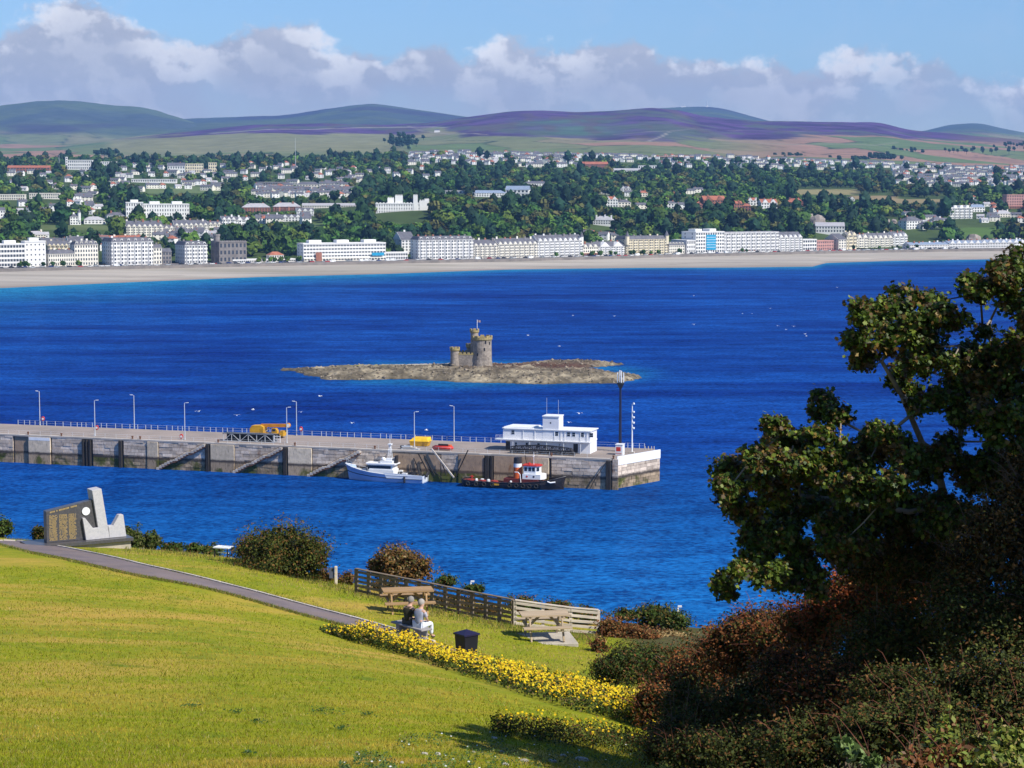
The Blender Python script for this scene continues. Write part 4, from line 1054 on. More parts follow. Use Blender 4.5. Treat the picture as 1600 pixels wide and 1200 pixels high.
def make_pier_gear():
    # steel truss lying on the quay edge
    t = on_pier('steel_truss', 'long black steel truss frame lying on the near edge of the pier', 'truss', 349, 689)
    s0 = ps(349, 8.5); s1 = ps(428, 8.5); L = s1 - s0
    b = MB(); truss(b, L, 2.2, 2.0, 6, 0.16); b.build('frame', M_GALV, t)
    b = MB(); b.box(0, 0.25, 0.12, L, 1.95, 0.3); b.box(0.1, 1.9, 0.1, L - 0.1, 1.98, 1.9); b.build('deck_plate', M_BLACK, t)
    b = MB(); b.box(-0.2, -0.1, 1.93, L + 0.2, 2.3, 2.05); b.build('top_plate', M_BLACK, t)
    b = MB()
    for k in range(3): b.bar((L + 0.3, 0, 0.3 + k * 0.7), (L + 1.8, 0, 0.3 + k * 0.7), 0.12, 0.12)
    b.bar((L + 0.3, 0, 0.1), (L + 0.3, 0, 1.9), 0.14, 0.14); b.bar((L + 1.8, 0, 0.1), (L + 1.8, 0, 1.9), 0.14, 0.14)
    b.build('end_gate', M_WHITE, t)
    # mobile crane, boom lowered
    t = on_pier('mobile_crane', 'yellow mobile crane with its boom lowered, parked behind the black truss', 'crane', 388, 683)
    b = MB(); b.box(0.3, 0, 0.55, 9.6, 2.5, 1.15); b.build('chassis', M_YELL, t)
    wm = MB(); wm.lathe([(0.2, -0.2), (0.55, -0.2), (0.6, -0.1), (0.6, 0.1), (0.55, 0.2), (0.2, 0.2)], 14, 0, (0, 0, 0), Matrix.Rotation(R(90), 4, 'X')); wme = wm.mesh('wheel', M_BLACK)
    for x in (1.3, 2.9, 6.6, 8.2):
        for y in (0.05, 2.45): link('wheel', wme, t, (x, y, 0.6))
    b = MB(); b.prism([(0.3, 1.15), (4.2, 1.15), (4.2, 2.7), (3.4, 3.1), (0.9, 3.0), (0.3, 2.2)], 0.1, 2.4); b.build('engine_house', M_YELL, t, bevel=0.06)
    b = MB(); b.prism([(6.4, 1.15), (7.9, 1.15), (7.9, 1.9), (7.5, 2.5), (6.4, 2.5)], 0.1, 1.3); c = b.build('cab', M_YELL, t)
    b = MB(); b.box(6.6, 0.075, 1.75, 7.5, 0.098, 2.3); b.build('window', M_GLASS, c)
    b = MB(); b.bar((3.0, 1.4, 2.95), (10.6, 1.4, 3.2), 0.75, 0.8); b.tube([(10.4, 1.0, 3.2), (10.4, 1.8, 3.2)], 0.62, 14); b.build('boom', mat('amber_boom', (0.62, 0.25, 0.02), (0.48, 0.20, 0.02), 0.8, 0.5), t)
    b = MB(); b.lathe([(0.1, 0), (0.45, 0), (0.45, 0.06), (0.1, 0.06)], 12, 0, (0, 0, 0), Matrix.Translation((10.62, 0.95, 3.2)) @ Matrix.Rotation(R(90), 4, 'X')); b.build('sheave', M_WHITE, t)
    b = MB(); b.box(8.6, 0.2, 1.15, 9.6, 2.3, 1.9); b.build('counterweight', M_YELL, t)
    b = MB(); b.bar((4.0, 1.4, 1.3), (6.0, 1.4, 2.8), 0.25, 0.25); b.build('ram', M_GALV, t)
    # yellow covered skip
    t = on_pier('skip', 'yellow skip under a yellow tarpaulin in front of a lamp post', 'skip', 641, 697)
    b = MB(); b.prism([(0, 0.1), (4.3, 0.1), (4.7, 1.3), (-0.3, 1.3)], 0, 2.4); b.build('body', M_YELL, t)
    b = MB(); b.add([(-.35, -.05, 1.2), (4.75, -.05, 1.2), (4.75, 2.45, 1.2), (-.35, 2.45, 1.2), (0.5, 0.7, 2.0), (4.0, 0.5, 1.95), (4.6, 2.2, 2.25), (0.6, 2.2, 2.2)], [(0, 1, 5, 4), (1, 2, 6, 5), (2, 3, 7, 6), (3, 0, 4, 7), (4, 5, 6, 7)]); b.build('tarpaulin', mat('yellow_tarpaulin', (0.80, 0.50, 0.02), (0.65, 0.38, 0.02), 1.1, 0.6), t)
    # orange float
    t = on_pier('work_float', 'orange and red work float with a black fender, right of the yellow skip', 'float', 674, 703)
    b = MB(); b.tube([(0.3, 0.2, 0.6), (4.4, 0.2, 0.6), (5.0, 0.9, 0.6), (4.4, 1.6, 0.6), (0.3, 1.6, 0.6)], 0.42, 8); b.build('tube', M_RED, t, smooth=True)
    b = MB(); b.cyl(4.4, 1.0, 0.05, 1.3, 0.55, 10); b.build('buoy', M_ORANGE, t)
    b = MB(); b.tube([(1.5, 0.9, 1.25), (4.0, 0.9, 1.25)], 0.24, 8); b.build('fender', M_BLACK, t)
    b = MB(); b.box(0.4, 0.4, 0.02, 4.4, 1.4, 0.3); b.build('floor', M_ORANGE, t)
    # stacked plates
    t = on_pier('pallet_stack', 'low stack of grey plates and timbers at the quay edge left of the skip', 'pallets', 626, 702)
    for k, (x, z, L) in enumerate([(0, 0, 4.6), (0.6, 0.3, 3.2), (0.2, 0.55, 2.4)]):
        b = MB(); b.box(x, 0, z + 0.02, x + L, 1.3, z + 0.25); b.build('plate', M_GALV if k != 1 else M_COPE, t)
    b = MB(); b.box(-0.2, 0.2, 0.02, 0.5, 1.0, 0.9); b.build('block', M_BLACK, t)

    # ---- white two-storey harbour building
    base = pl(792, 703.2); right = pl(922, 709.3)
    t = thing('harbour_building', 'white two storey flat roofed harbour building with a square tower', 'building', tuple(PM @ Vector((base.x, right.y, ZD))), PYAW)
    L = right.x - base.x; Dp_ = 6.2; h1, h2 = 2.75, 5.35
    lil = mat('white_render', (0.78, 0.78, 0.80), (0.70, 0.70, 0.73), 0.5, 0.7)
    b = MB(); b.box(0, 0, 0, L, Dp_, h1); wl = b.build('ground_floor', lil, t)
    b = MB(); b.slab([(-0.6, -0.2), (L, -0.2), (L, Dp_), (0.6, Dp_), (-0.6, Dp_ - 1.2)], h1 + 0.2, h2); wu = b.build('upper_floor', lil, t)
    b = MB(); b.slab([(-2.4, -1.1), (L + 0.1, -1.1), (L + 0.1, Dp_ + 0.2), (-1.4, Dp_ + 0.2)], h1 + 0.002, h1 + 0.198); bl = b.build('balcony', M_WHITE, t)
    b = MB()
    n = 22
    for i in range(n + 1):
        x = -2.2 + (L + 2.2) * i / n; b.tube([(x, -1.02, h1 + 0.2), (x, -1.02, h1 + 1.15)], 0.028, 4)
    for z in (0.5, 0.85, 1.15): b.tube([(-2.2, -1.02, h1 + z), (L, -1.02, h1 + z)], 0.025, 4)
    b.build('railing', M_WHITE, bl)
    b = MB(); b.slab([(-0.2, -0.42), (L + 0.25, -0.42), (L + 0.35, Dp_ + 0.3), (0, Dp_ + 0.3), (-1.0, Dp_ - 1.2), (-1.0, 0.2)], h2, h2 + 0.2); b.build('roof', M_WHITE, t)
    b = MB(); b.slab([(-0.6, 0.4), (L * 0.33, 0.4), (L * 0.33, Dp_), (0, Dp_)], h2 + 0.202, h2 + 0.45); b.build('roof_step', M_WHITE, t)
    tx0 = L * 0.445; tx1 = L * 0.635
    b = MB(); b.box(tx0, -0.24, 0.05, tx1, 3.6, 8.6); tw = b.build('tower', lil, t)
    b = MB(); b.box(tx0 - 0.12, -0.4, 8.602, tx1 + 0.12, 3.75, 8.85); b.build('tower_roof', M_WHITE, tw)
    b = MB(); b.box((tx0 + tx1) / 2 - 0.2, -0.27, 7.0, (tx0 + tx1) / 2 + 0.1, -0.242, 7.35); b.build('window', M_GLASS, tw)
    def win(par, x, z0, z1, w, y):
        f = MB(); f.box(x - w / 2 - 0.06, y - 0.05, z0 - 0.06, x + w / 2 + 0.06, y - 0.002, z1 + 0.06); fr = f.build('window', M_WHITE, par)
        g = MB(); g.box(x - w / 2, y - 0.058, z0, x + w / 2, y - 0.052, (z0 + z1) / 2 - 0.04); g.box(x - w / 2, y - 0.058, (z0 + z1) / 2 + 0.02, x + w / 2, y - 0.052, z1); g.build('pane', M_GLASS, fr)
    for px in (804, 872.5, 891, 899, 912.5, 926):
        x = (px - 792) / 130 * L * 0.985
        win(wu, x, h1 + 1.35, h1 + 2.3, 0.75 if px != 926 else 0.9, -0.2)
    for px, w in ((808, 0.5), (825, 0.55), (843, 0.6), (860, 0.8), (874, 0.45)):
        win(wl, (px - 792) / 130 * L, 1.1, 2.1, w, 0)
    for px in (795.5, 900):
        x = (px - 792) / 130 * L; b = MB(); b.box(x - 0.55, -0.05, 0.02, x + 0.55, -0.002, 2.3); b.build('door', M_BLACK, wl)
    for px in (820, 838, 868, 878, 884, 908, 918):
        x = (px - 792) / 130 * L; b = MB(); b.tube([(x, -0.32, h1 + 0.21), (x, -0.32, h2)], 0.05, 6); b.build('drainpipe', M_WHITE, t)
    for i in range(5):
        x = L * (0.1 + 0.2 * i); b = MB(); b.tube([(x, -0.95, 0), (x, -0.95, h1)], 0.06, 6); b.build('column', M_WHITE, t)
    for x, hh in ((tx0 + 0.5, 13.0), (tx1 - 0.6, 12.6)):
        b = MB(); b.tube([(x, 1.5, 8.8), (x, 1.5, hh)], 0.035, 5); b.build('aerial', M_GALV, tw)
    # ---- black gangway in front of it
    t = on_pier('gangway', 'black latticed passenger gangway stowed in front of the white building', 'gangway', 797, 708)
    s0, s1 = ps(799, 8.5), ps(894, 8.5); L2 = s1 - s0
    b = MB(); truss(b, L2, 1.3, 2.05, 16, 0.16, 0.4); b.build('lattice', M_BLACK, t)
    b = MB(); b.box(0, 0.15, 0.45, L2, 1.15, 1.05); b.build('walkway', M_BLACK, t)
    b = MB(); b.box(0, 0.3, 0.02, L2 * 0.3, 1.0, 0.3); b.box(L2 * 0.45, 0.3, 0.02, L2 * 0.95, 1.0, 0.3); b.build('chock', M_WHITE, t)
    b = MB(); b.prism([(L2 - 0.1, 0.1), (L2 + 0.9, 0.05), (L2 + 0.9, 0.3), (L2, 1.6)], 0, 1.3); b.build('ramp', M_BLACK, t)
    # ---- tall black mast with white rods
    t = on_pier('signal_mast', 'tall black mast with a crown of white rods at the pier end', 'mast', 969, 705)
    b = MB(); b.tube([(0, 0, 0), (0, 0, 3), (0, 0, 15.2)], [0.42, 0.36, 0.26], 12); b.build('mast', mat('navy_mast', (0.015, 0.018, 0.05), (0.01, 0.012, 0.03), 1, 0.5), t)
    b = MB(); b.lathe([(0.3, 15.2), (0.9, 16.4), (0.9, 16.7)], 14); b.build('crown', M_BLACK, t)
    for a in range(4):
        x, y = 0.75 * math.cos(a * 1.57 + 0.5), 0.75 * math.sin(a * 1.57 + 0.5)
        b = MB(); b.tube([(x, y, 16.7), (x, y, 19.6 if a % 2 else 19.1)], 0.14, 8); b.build('rod', M_WHITE, t)
    # ---- white light pole
    t = on_pier('light_pole', 'slender white pole with small lamps up one side at the pier head', 'light pole', 987.5, 708)
    b = MB(); b.tube([(0, 0, 0), (0, 0, 6), (0, 0, 11.9)], [0.2, 0.15, 0.11], 8); b.build('pole', M_WHITE, t)
    b = MB(); b.box(-0.6, -0.5, 0, 0.6, 0.5, 0.35); b.build('base', M_COPE, t)
    for z in (11.9, 9.9, 8.6, 7.3, 6.0):
        b = MB(); b.tube([(0, 0, z - 0.25), (0.35, 0, z - 0.1)], 0.05, 5); b.lathe([(0.05, z - .2), (0.24, z - .1), (0.24, z + 0.2), (0.1, z + .3)], 8, 0, (0.38, 0, 0)); b.build('lamp', M_WHITE, t)
    # ---- kiosk
    t = on_pier('kiosk', 'small white kiosk with a red square panel at the pier end', 'kiosk', 961.5, 711)
    b = MB(); b.box(0, 0, 0, 1.75, 2.0, 2.45); b.build('body', M_WHITE, t)
    b = MB(); b.box(-0.08, -0.1, 2.452, 1.85, 2.1, 2.6); b.build('roof', M_WHITE, t)
    b = MB(); b.box(0.2, -0.03, 0.95, 1.3, -0.002, 1.95); b.build('panel', M_RED, t)
    b = MB(); b.box(0.1, -0.03, 0.25, 1.5, -0.002, 0.6); b.build('lower_panel', mat('pale_red', (0.55, 0.32, 0.33), (0.5, 0.3, 0.3)), t)
    # ---- small posts at the head
    bm = MB(); bm.tube([(0, 0, 0), (0, 0, 0.9)], 0.1, 6); me = bm.mesh('bollard_post', M_COPE)
    for i, px in enumerate((1008, 1013, 1018, 1022)):
        p = pl(px, 703); o = link('bollard_post', me, None, tuple(PM @ Vector((p.x, p.y, ZD)))); tag(o, 'short pale post at the pier head, ' + ('leftmost of four', 'second from the left', 'third from the left', 'rightmost by the parapet corner')[i], 'post', 'short posts at the pier head')
make_pier_gear()

# ================================================================== BOATS
def hull(b, st, mi=0, deck_mi=1, deck_drop=0.0):
    """st: stations (x, [(y,z) keel..gunwale]) mirrored"""
    n = len(st[0][1]); V = []; Fc = []
    for x, sec in st:
        V += [(x + (q[2] if len(q) > 2 else 0), q[0], q[1]) for q in sec] + [(x + (q[2] if len(q) > 2 else 0), -q[0], q[1]) for q in sec]
    for i in range(len(st) - 1):
        for k in range(n - 1):
            a, c = i * 2 * n + k, (i + 1) * 2 * n + k
            Fc.append((a, a + 1, c + 1, c)); a += n; c += n; Fc.append((c, c + 1, a + 1, a))
    b.add(V, Fc, mi)
    Fc = [tuple(range(n)) + tuple(range(2 * n - 1, n - 1, -1))]; b.add(V[:2 * n], Fc, mi)
    top = [(V[i * 2 * n + n - 1], V[i * 2 * n + 2 * n - 1]) for i in range(len(st))]
    DV = []; DF = []
    for p, q in top: DV += [(p[0], p[1] * 0.97, p[2] - deck_drop), (q[0], q[1] * 0.97, q[2] - deck_drop)]
    for i in range(len(st) - 1): DF.append((2 * i, 2 * i + 1, 2 * i + 3, 2 * i + 2))
    b.add(DV, DF, deck_mi)
def strake(st, idx, r, off=0.04):
    return [[(x + (s[idx][2] if len(s[idx]) > 2 else 0), sg * (s[idx][0] + off), s[idx][1]) for x, s in st] for sg in (1, -1)]
def make_patrol_boat():
    P = on_z(663, 755.5); Q = on_z(547, 747)
    d = Vector((-PE.x, -PE.y, 0)); ang = math.atan2(d.y, d.x)
    t = thing('patrol_boat', 'blue grey patrol boat with white wheelhouse moored against the pier', 'boat', (P.x + 0.3, P.y + 2.0, 0), ang)
    LN = 20.8
    def s(x, bw, bd, zd, rk=0):
        return (x, [(0.02, -1.0, -rk * 0.25), (bw * 0.85, -0.4), (bw, 0.25), (bw + (bd - bw) * 0.55, zd * 0.55, rk * 0.35), (bd, zd, rk)])
    st = [s(0, 2.5, 2.75, 1.75), s(4, 2.7, 2.9, 1.75), s(9, 2.7, 3.0, 1.8), s(9.4, 2.7, 3.0, 1.95), s(13, 2.3, 2.95, 2.3, 0.1), s(16, 1.5, 2.5, 2.8, 0.3), s(18, 0.8, 1.7, 3.25, 0.6), s(19.2, 0.3, 0.8, 3.6, 0.8), s(19.9, 0.03, 0.06, 3.85, 0.9)]
    blue = mat('blue_grey_hull', (0.40, 0.51, 0.72), (0.34, 0.45, 0.66), 0.4, 0.45); dk = mat('grey_deck', (0.42, 0.44, 0.46), (0.35, 0.37, 0.39), 0.8, 0.7)
    b = MB(); hull(b, st, 0, 1, 0.55); b.build('hull', [blue, dk], t)
    b = MB()
    for pl_ in strake(st, 3, 0.08): b.tube(pl_, 0.09, 5)
    b.build('rubbing_strake', M_BLACK, t)
    b = MB()
    for pl_ in strake(st, 4, 0.08, 0.0): b.tube(pl_, 0.10, 5)
    b.build('gunwale', M_WHITE, t)
    # pale bulwark aft
    b = MB(); pale = mat('pale_grey_paint', (0.62, 0.66, 0.72), (0.55, 0.59, 0.65), 0.5, 0.5)
    for sg in (1, -1): b.add([(0, sg * 2.8, 1.0), (9, sg * 3.02, 1.05), (9.8, sg * 3.06, 2.35), (0, sg * 2.84, 1.95), (0, sg * 2.72, 1.95), (9.8, sg * 2.94, 2.35)], [(0, 1, 2, 3), (3, 2, 5, 4)])
    b.build('bulwark', pale, t)
    b = MB(); b.box(-0.08, -2.6, 0.2, 0.05, 2.6, 1.7); b.build('transom', pale, t)
    # wheelhouse
    b = MB(); b.prism([(7.6, 1.3), (14.2, 1.3), (14.0, 2.9), (7.6, 2.9)], -2.1, 2.1); h1 = b.build('deckhouse', M_WHITE, t)
    b = MB(); b.prism([(7.9, 2.9), (13.8, 2.9), (14.3, 4.1), (7.9, 4.1)], -1.9, 1.9); wh = b.build('wheelhouse', M_WHITE, t)
    b = MB(); b.prism([(8.3, 3.15), (13.89, 3.15), (14.19, 3.85), (8.3, 3.85)], -1.93, 1.93); b.build('window', M_GLASS, wh)
    b = MB(); b.slab([(7.2, -2.2), (14.6, -2.2), (15.0, -1.0), (15.0, 1.0), (14.6, 2.2), (7.2, 2.2)], 4.102, 4.4); b.build('roof', M_WHITE, wh)
    b = MB(); b.box(8.0, -1.5, 4.4, 11.2, 1.5, 5.0); b.box(8.5, -0.8, 5.0, 10.2, 0.8, 5.5); b.build('flybridge', M_WHITE, wh)
    b = MB()
    for y in (-0.5, 0.5): b.tube([(9.6, y, 5.4), (9.3, y * 0.4, 9.0)], 0.07, 5); b.tube([(8.7, y, 5.4), (9.1, y * 0.4, 9.0)], 0.07, 5)
    for z in (6.3, 7.2, 8.1): b.bar((9.0, -1.0 + 0.1 * z, z), (9.0, 1.0 - 0.1 * z, z), 0.1, 0.1)
    b.bar((9.2, -1.2, 7.6), (9.2, 1.2, 7.6), 0.16, 0.12); b.tube([(9.2, 0, 9.0), (9.2, 0, 11.2)], 0.05, 5); b.box(8.7, -0.5, 8.8, 9.6, 0.5, 9.05); b.build('mast', M_WHITE, t)
    b = MB(); b.lathe([(0.1, 0), (0.45, 0.1), (0.5, 0.5), (0.3, 0.75)], 10, 0, (10.6, 0.8, 5.02)); b.lathe([(0.1, 0), (0.3, 0.1), (0.3, 0.4), (0.15, 0.6)], 10, 0, (8.4, -0.9, 5.02)); b.build('radar_dome', M_WHITE, t)
    b = MB(); b.box(7.3, -0.7, 4.4, 7.8, 0.7, 6.2); b.build('funnel', M_BLACK, t)
    # rails on the foredeck, gear and gantry aft
    b = MB()
    for sg in (1, -1):
        pts = [(x, sg * y, z) for x, y, z in ((14, 2.7, 2.9), (16.3, 2.4, 3.35), (18.6, 1.6, 3.9), (20.3, 0.5, 4.6))]
        b.tube([(p[0], p[1], p[2] + 0.5) for p in pts], 0.03, 4)
        for p in pts: b.tube([(p[0], p[1], p[2] - 0.6), (p[0], p[1], p[2] + 0.5)], 0.03, 4)
    b.build('guard_rail', M_WHITE, t)
    b = MB(); b.box(15.2, -0.5, 1.9, 16.4, 0.5, 2.7); b.build('winch', M_WHITE, t)
    b = MB()
    for sg in (1, -1): b.bar((0.6, sg * 2.2, 1.2), (1.6, sg * 1.7, 4.6), 0.2, 0.2); b.bar((2.6, sg * 2.2, 1.2), (3.4, sg * 1.7, 4.3), 0.18, 0.18)
    b.bar((1.6, -1.7, 4.6), (1.6, 1.7, 4.6), 0.2, 0.2); b.build('stern_gantry', M_BLACK, t)
    b = MB(); b.tube([(2.5, -0.9, 1.9), (5.5, -0.9, 1.9), (6.5, 0, 2.0), (5.5, 0.9, 1.9), (2.5, 0.9, 1.9)], 0.35, 8); b.build('inflatable_tender', M_BLACK, t)
    b = MB(); b.box(4.2, 1.2, 1.2, 5.4, 2.2, 2.3); b.box(6.4, -2.0, 1.2, 7.2, -0.8, 2.5); b.build('deck_box', M_WHITE, t)
    b = MB()
    b.cyl(4.4, 3.12, 0.1, 1.6, 0.24, 8); b.build('side_fender', M_BLACK, t)
    b = MB(); b.tube([(-0.1, -1, 1.9), (-0.5, -0.6, 2.4), (-0.6, 0.5, 2.3), (-0.5, 1.2, 1.6)], 0.35, 7); b.build('stern_fender', M_BLACK, t)
make_patrol_boat()
def make_tug():
    P = on_z(724, 760); ang = PYAW
    t = thing('tug_boat', 'low black hulled tug with orange banded funnel beside the pier head', 'tug', (P.x, P.y + 2.5, 0), ang)
    def s(x, bw, bd, zd, rk=0): return (x, [(0.02, -1.2), (bw * 0.8, -0.6), (bw, 0.2), (bd, zd * 0.6, rk * 0.4), (bd, zd, rk)])
    st = [s(0, 1.0, 1.6, 1.7), s(0.8, 2.2, 2.5, 1.6), s(3, 2.8, 3.0, 1.45), s(10, 3.0, 3.2, 1.4), s(16, 3.0, 3.2, 1.6), s(20, 2.4, 2.9, 2.0), s(23, 1.2, 1.9, 2.6, 0.2), s(24.4, 0.3, 0.7, 3.0, 0.4), s(24.9, 0.03, 0.05, 3.15, 0.5)]
    bh = mat('black_hull', (0.012, 0.012, 0.014), (0.03, 0.022, 0.02), 0.6, 0.5); dk = mat('red_deck', (0.14, 0.03, 0.022), (0.09, 0.024, 0.02), 0.8, 0.7)
    b = MB(); hull(b, st, 0, 1, 0.35); b.build('hull', [bh, dk], t)
    b = MB()
    for p in strake(st, 4, .1, 0.02): b.tube(p, 0.12, 5)
    b.build('rubbing_strake', M_BLACK, t)
    tm = MB(); n = 10
    pts = [(0.42 * math.cos(a), 0, 0.42 * math.sin(a)) for a in np.linspace(0, 2 * math.pi, n + 1)]
    tm.tube(pts, 0.15, 6, cap=False); tme = tm.mesh('tyre_fender', colmat('tyre_rubber', (0.03, 0.03, 0.03), 0.9))
    for x in (2.2, 4.2, 6.2, 8.2, 12.5, 14.2, 15.8, 17.4, 19.0): link('tyre_fender', tme, t, (x, -3.38 if x < 18 else -3.15, 0.9))
    b = MB(); b.tube([(23.3, -1.75, 1.9), (22.2, -2.35, 1.8), (21.6, -2.65, 2.1)], 0.17, 6); b.build('bow_rope', M_WHITE, t)
    b = MB(); b.prism([(10.6, 1.2), (19.5, 1.2), (19.0, 2.3), (10.6, 2.3)], -1.9, 1.9); b.build('deckhouse', mat('tug_red', (0.14, 0.02, 0.018), (0.09, 0.016, 0.014)), t)
    b = MB(); b.slab([(15.2, -1.7), (19.6, -1.7), (20.4, -0.8), (20.4, 0.8), (19.6, 1.7), (15.2, 1.7)], 2.302, 3.5); br = b.build('bridge_base', M_WHITE, t)
    for x in (16.3, 18.0): 
        b = MB(); b.lathe([(0.1, -0.02), (0.24, -0.02), (0.24, 0.02)], 10, 0, (0, 0, 0), Matrix.Translation((x, -1.725, 2.95)) @ Matrix.Rotation(R(90), 4, 'X')); b.build('porthole', M_RED if x < 17 else M_BLACK, br)
    b = MB(); b.slab([(15.4, -1.4), (18.4, -1.4), (19.2, -0.6), (19.2, 0.6), (18.4, 1.4), (15.4, 1.4)], 3.502, 5.4); w = b.build('wheelhouse', M_WHITE, t)
    for x in (15.95, 16.95, 17.85):
        b = MB(); b.box(x - 0.33, -1.43, 4.2, x + 0.33, -1.402, 5.1); b.build('window', M_GLASS, w)
    b = MB(); b.cbox((0, 0, 0), (0.75, 0.03, 0.9), 0, Matrix.Translation((18.82, -1.02, 4.65)) @ Matrix.Rotation(R(45), 4, 'Z')); b.build('window', M_GLASS, w)
    b = MB(); b.slab([(15.1, -1.65), (18.6, -1.65), (19.5, -0.7), (19.5, 0.7), (18.6, 1.65), (15.1, 1.65)], 5.402, 5.65); b.lathe([(0.1, 0), (0.25, 0.1), (0.25, 0.5)], 8, 0, (16.6, -0.6, 5.65)); b.build('roof', M_RED, w)
    b = MB(); b.tube([(17.4, 0.4, 5.6), (17.4, 0.4, 8.6)], [0.1, 0.05], 6); b.bar((17.4, -0.5, 7.6), (17.4, 1.2, 7.6), 0.08, 0.08); b.build('mast', M_WHITE, t)
    fn = thing('funnel', None, None, (13.6, -0.2, 2.3)); fn.parent = t
    for z0, z1, m in ((0, 2.6, M_ORANGE), (2.6, 3.5, M_WHITE), (3.5, 4.9, M_BLACK)):
        b = MB(); b.lathe([(1.05 - z0 * 0.02, z0), (1.05 - z1 * 0.02, z1)], 14); b.build('band', m, fn, smooth=False)
    b = MB(); b.tube([(14.9, -1.9, 1.2), (14.7, -1.95, 3.4), (14.2, -1.95, 3.9), (13.4, -1.95, 3.9)], 0.11, 6); b.build('davit', M_WHITE, t)
    b = MB(); b.box(8.1, -3.28, 0.75, 9.9, -3.215, 1.15); b.build('name_board', M_YELL, t)
    for x, y, w_, h, m in [(0.9, -0.6, 2.6, 0.5, M_DULLRED), (4.4, -1.0, 1.6, 0.45, M_DULLRED), (6.9, -0.5, 2.0, 0.4, M_DULLRED), (10.3, -1.2, 1.7, 0.7, M_DULLRED), (4.0, 0.6, 1.0, 0.5, M_GALV), (12.0, -1.6, 0.8, 0.7, M_GALV), (6.2, -1.3, 0.9, 0.7, M_GALV), (20.6, -0.9, 1.7, 0.9, M_GALV), (3.2, -0.9, 0.7, 0.7, M_GALV)]:
        b = MB(); b.lathe([(0.5, 0), (0.48, 0.7), (0.3, 1.0)], 8, 0, (0, 0, 0), Matrix.Translation((x + w_ / 2, y, 1.15)) @ Matrix.Diagonal((w_, 1.2, h, 1))); b.build('deck_gear', m, t)
    b = MB(); b.tube([(2.0, 0.3, 1.2), (2.0, 0.3, 2.4)], 0.12, 6); b.tube([(1.5, 0.3, 2.1), (2.5, 0.3, 2.1)], 0.1, 6); b.build('towing_bitt', M_RED, t)
make_tug()
# ================================================================== THINGS ON THE LAWN
M_CONC = mat('pale_concrete', (0.46, 0.41, 0.33), (0.36, 0.32, 0.26), 3, 0.9, 0.3, 20)
M_GRAN = mat('light_granite', (0.50, 0.48, 0.48), (0.42, 0.41, 0.42), 12, 0.55)
M_DGRAN = mat('dark_granite', (0.085, 0.080, 0.085), (0.055, 0.053, 0.06), 14, 0.35, spec=0.5)
def make_memorial():
    P = on_ground(74, 853); yaw = R(30)
    t = thing('memorial', 'granite memorial of a dark lettered wall, leaning pillar and pale crown shaped fins', 'memorial', (P.x, P.y, P.z), yaw)
    k = 3200 / P.y                          # pixels per metre
    cx = k * math.cos(yaw)
    # heights above the slab that slopes back along the wall
    def q(px, h): return ((px - 74) / cx, h * 0.9 / k)
    L = (189 - 74) / cx
    b = MB(); b.prism([(-0.15, -1.2), (L + 0.02, -1.2), (L + 0.02, -0.02), (-0.15, -0.02)], -0.28, 0.85); b.build('plinth', M_CONC, t)
    b = MB(); b.prism([(-0.75, -0.02 + 0.002), (L + 0.08, 0.0 - 0.018), (L + 0.08, 0.10), (-0.75, 0.10)], -0.42, 0.98); b.build('base_slab', M_DGRAN, t)
    z0 = 0.102
    wall = [q(73.5, 0), q(150, 0), q(143, 72), q(138, 70), q(73.5, 56)]
    wall = [(x, z + z0) for x, z in wall]
    b = MB(); b.prism(wall, 0.02, 0.36); w = b.build('name_wall', M_DGRAN, t, bevel=0.01)
    pil = [(x, z + z0) for x, z in (q(147.5, 0), q(161.5, 0), q(151, 90), q(137.5, 88))]
    b = MB(); b.prism(pil, -0.10, 0.50); b.build('pillar', M_GRAN, t, bevel=0.01)
    lf = [(x, z + z0) for x, z in (q(127.5, 0), q(147.2, 0), q(146.2, 21), q(138, 20), (q(126.5, 40)), q(123, 40))]
    b = MB(); b.prism(lf, -0.13, 0.015); b.build('fin', M_GRAN, t, bevel=0.01)
    rf = [(x, z + z0) for x, z in (q(161.8, 0), q(186, 0), q(182, 40), q(176, 40), q(167, 21.5), q(160, 21.5))]
    b = MB(); b.prism(rf, -0.08, 0.2); b.build('fin', M_GRAN, t, bevel=0.01)
    # roundel: pale disc in a white ring
    cxm, czm = q(129.5, 51); czm += z0
    M = Matrix.Translation((cxm, 0.02, czm)) @ Matrix.Rotation(R(90), 4, 'X')
    rad = 5.2 / cx * 1.08
    b = MB(); b.lathe([(0.005, 0.0), (rad * 0.78, 0.0), (rad * 0.78, 0.02)], 24, 0, (0, 0, 0), M); r_ = b.build('roundel', mat('cream_stone', (0.52, 0.46, 0.34), (0.44, 0.39, 0.29), 20), t)
    b = MB(); V = []
    b.lathe([(rad * 0.785, 0.0), (rad, 0.0), (rad, 0.035), (rad * 0.785, 0.035)], 24, 0, (0, 0, 0), M); b.build('ring', M_WHITE, r_)
    # columns of small gilt names, too small to read
    gold = mat('gilt_letters', (0.42, 0.30, 0.13), (0.34, 0.24, 0.10), 9, 0.45)
    rr = random.Random(3); b = MB()
    for c0, c1 in ((77.5, 89), (91.5, 103), (105, 115.5)):
        for row in range(24):
            z = z0 + (3 + row * 1.72) / k; x = (c0 - 74) / cx; xe = (c1 - 74) / cx - rr.uniform(0, 0.06)
            while x < xe:
                ww = rr.uniform(0.012, 0.03)
                if rr.random() > 0.16: b.box(x, 0.013, z, x + ww, 0.019, z + 0.028)
                x += ww + 0.008
    x = (77 - 74) / cx
    while x < (117 - 74) / cx:
        z = z0 + (46.3 + (x * cx) * 0.20) / k; 
        if rr.random() > 0.18: b.box(x, 0.013, z, x + 0.035, 0.019, z + 0.06)
        x += 0.05
    b.build('lettering', gold, w, kind='stuff')
make_memorial()

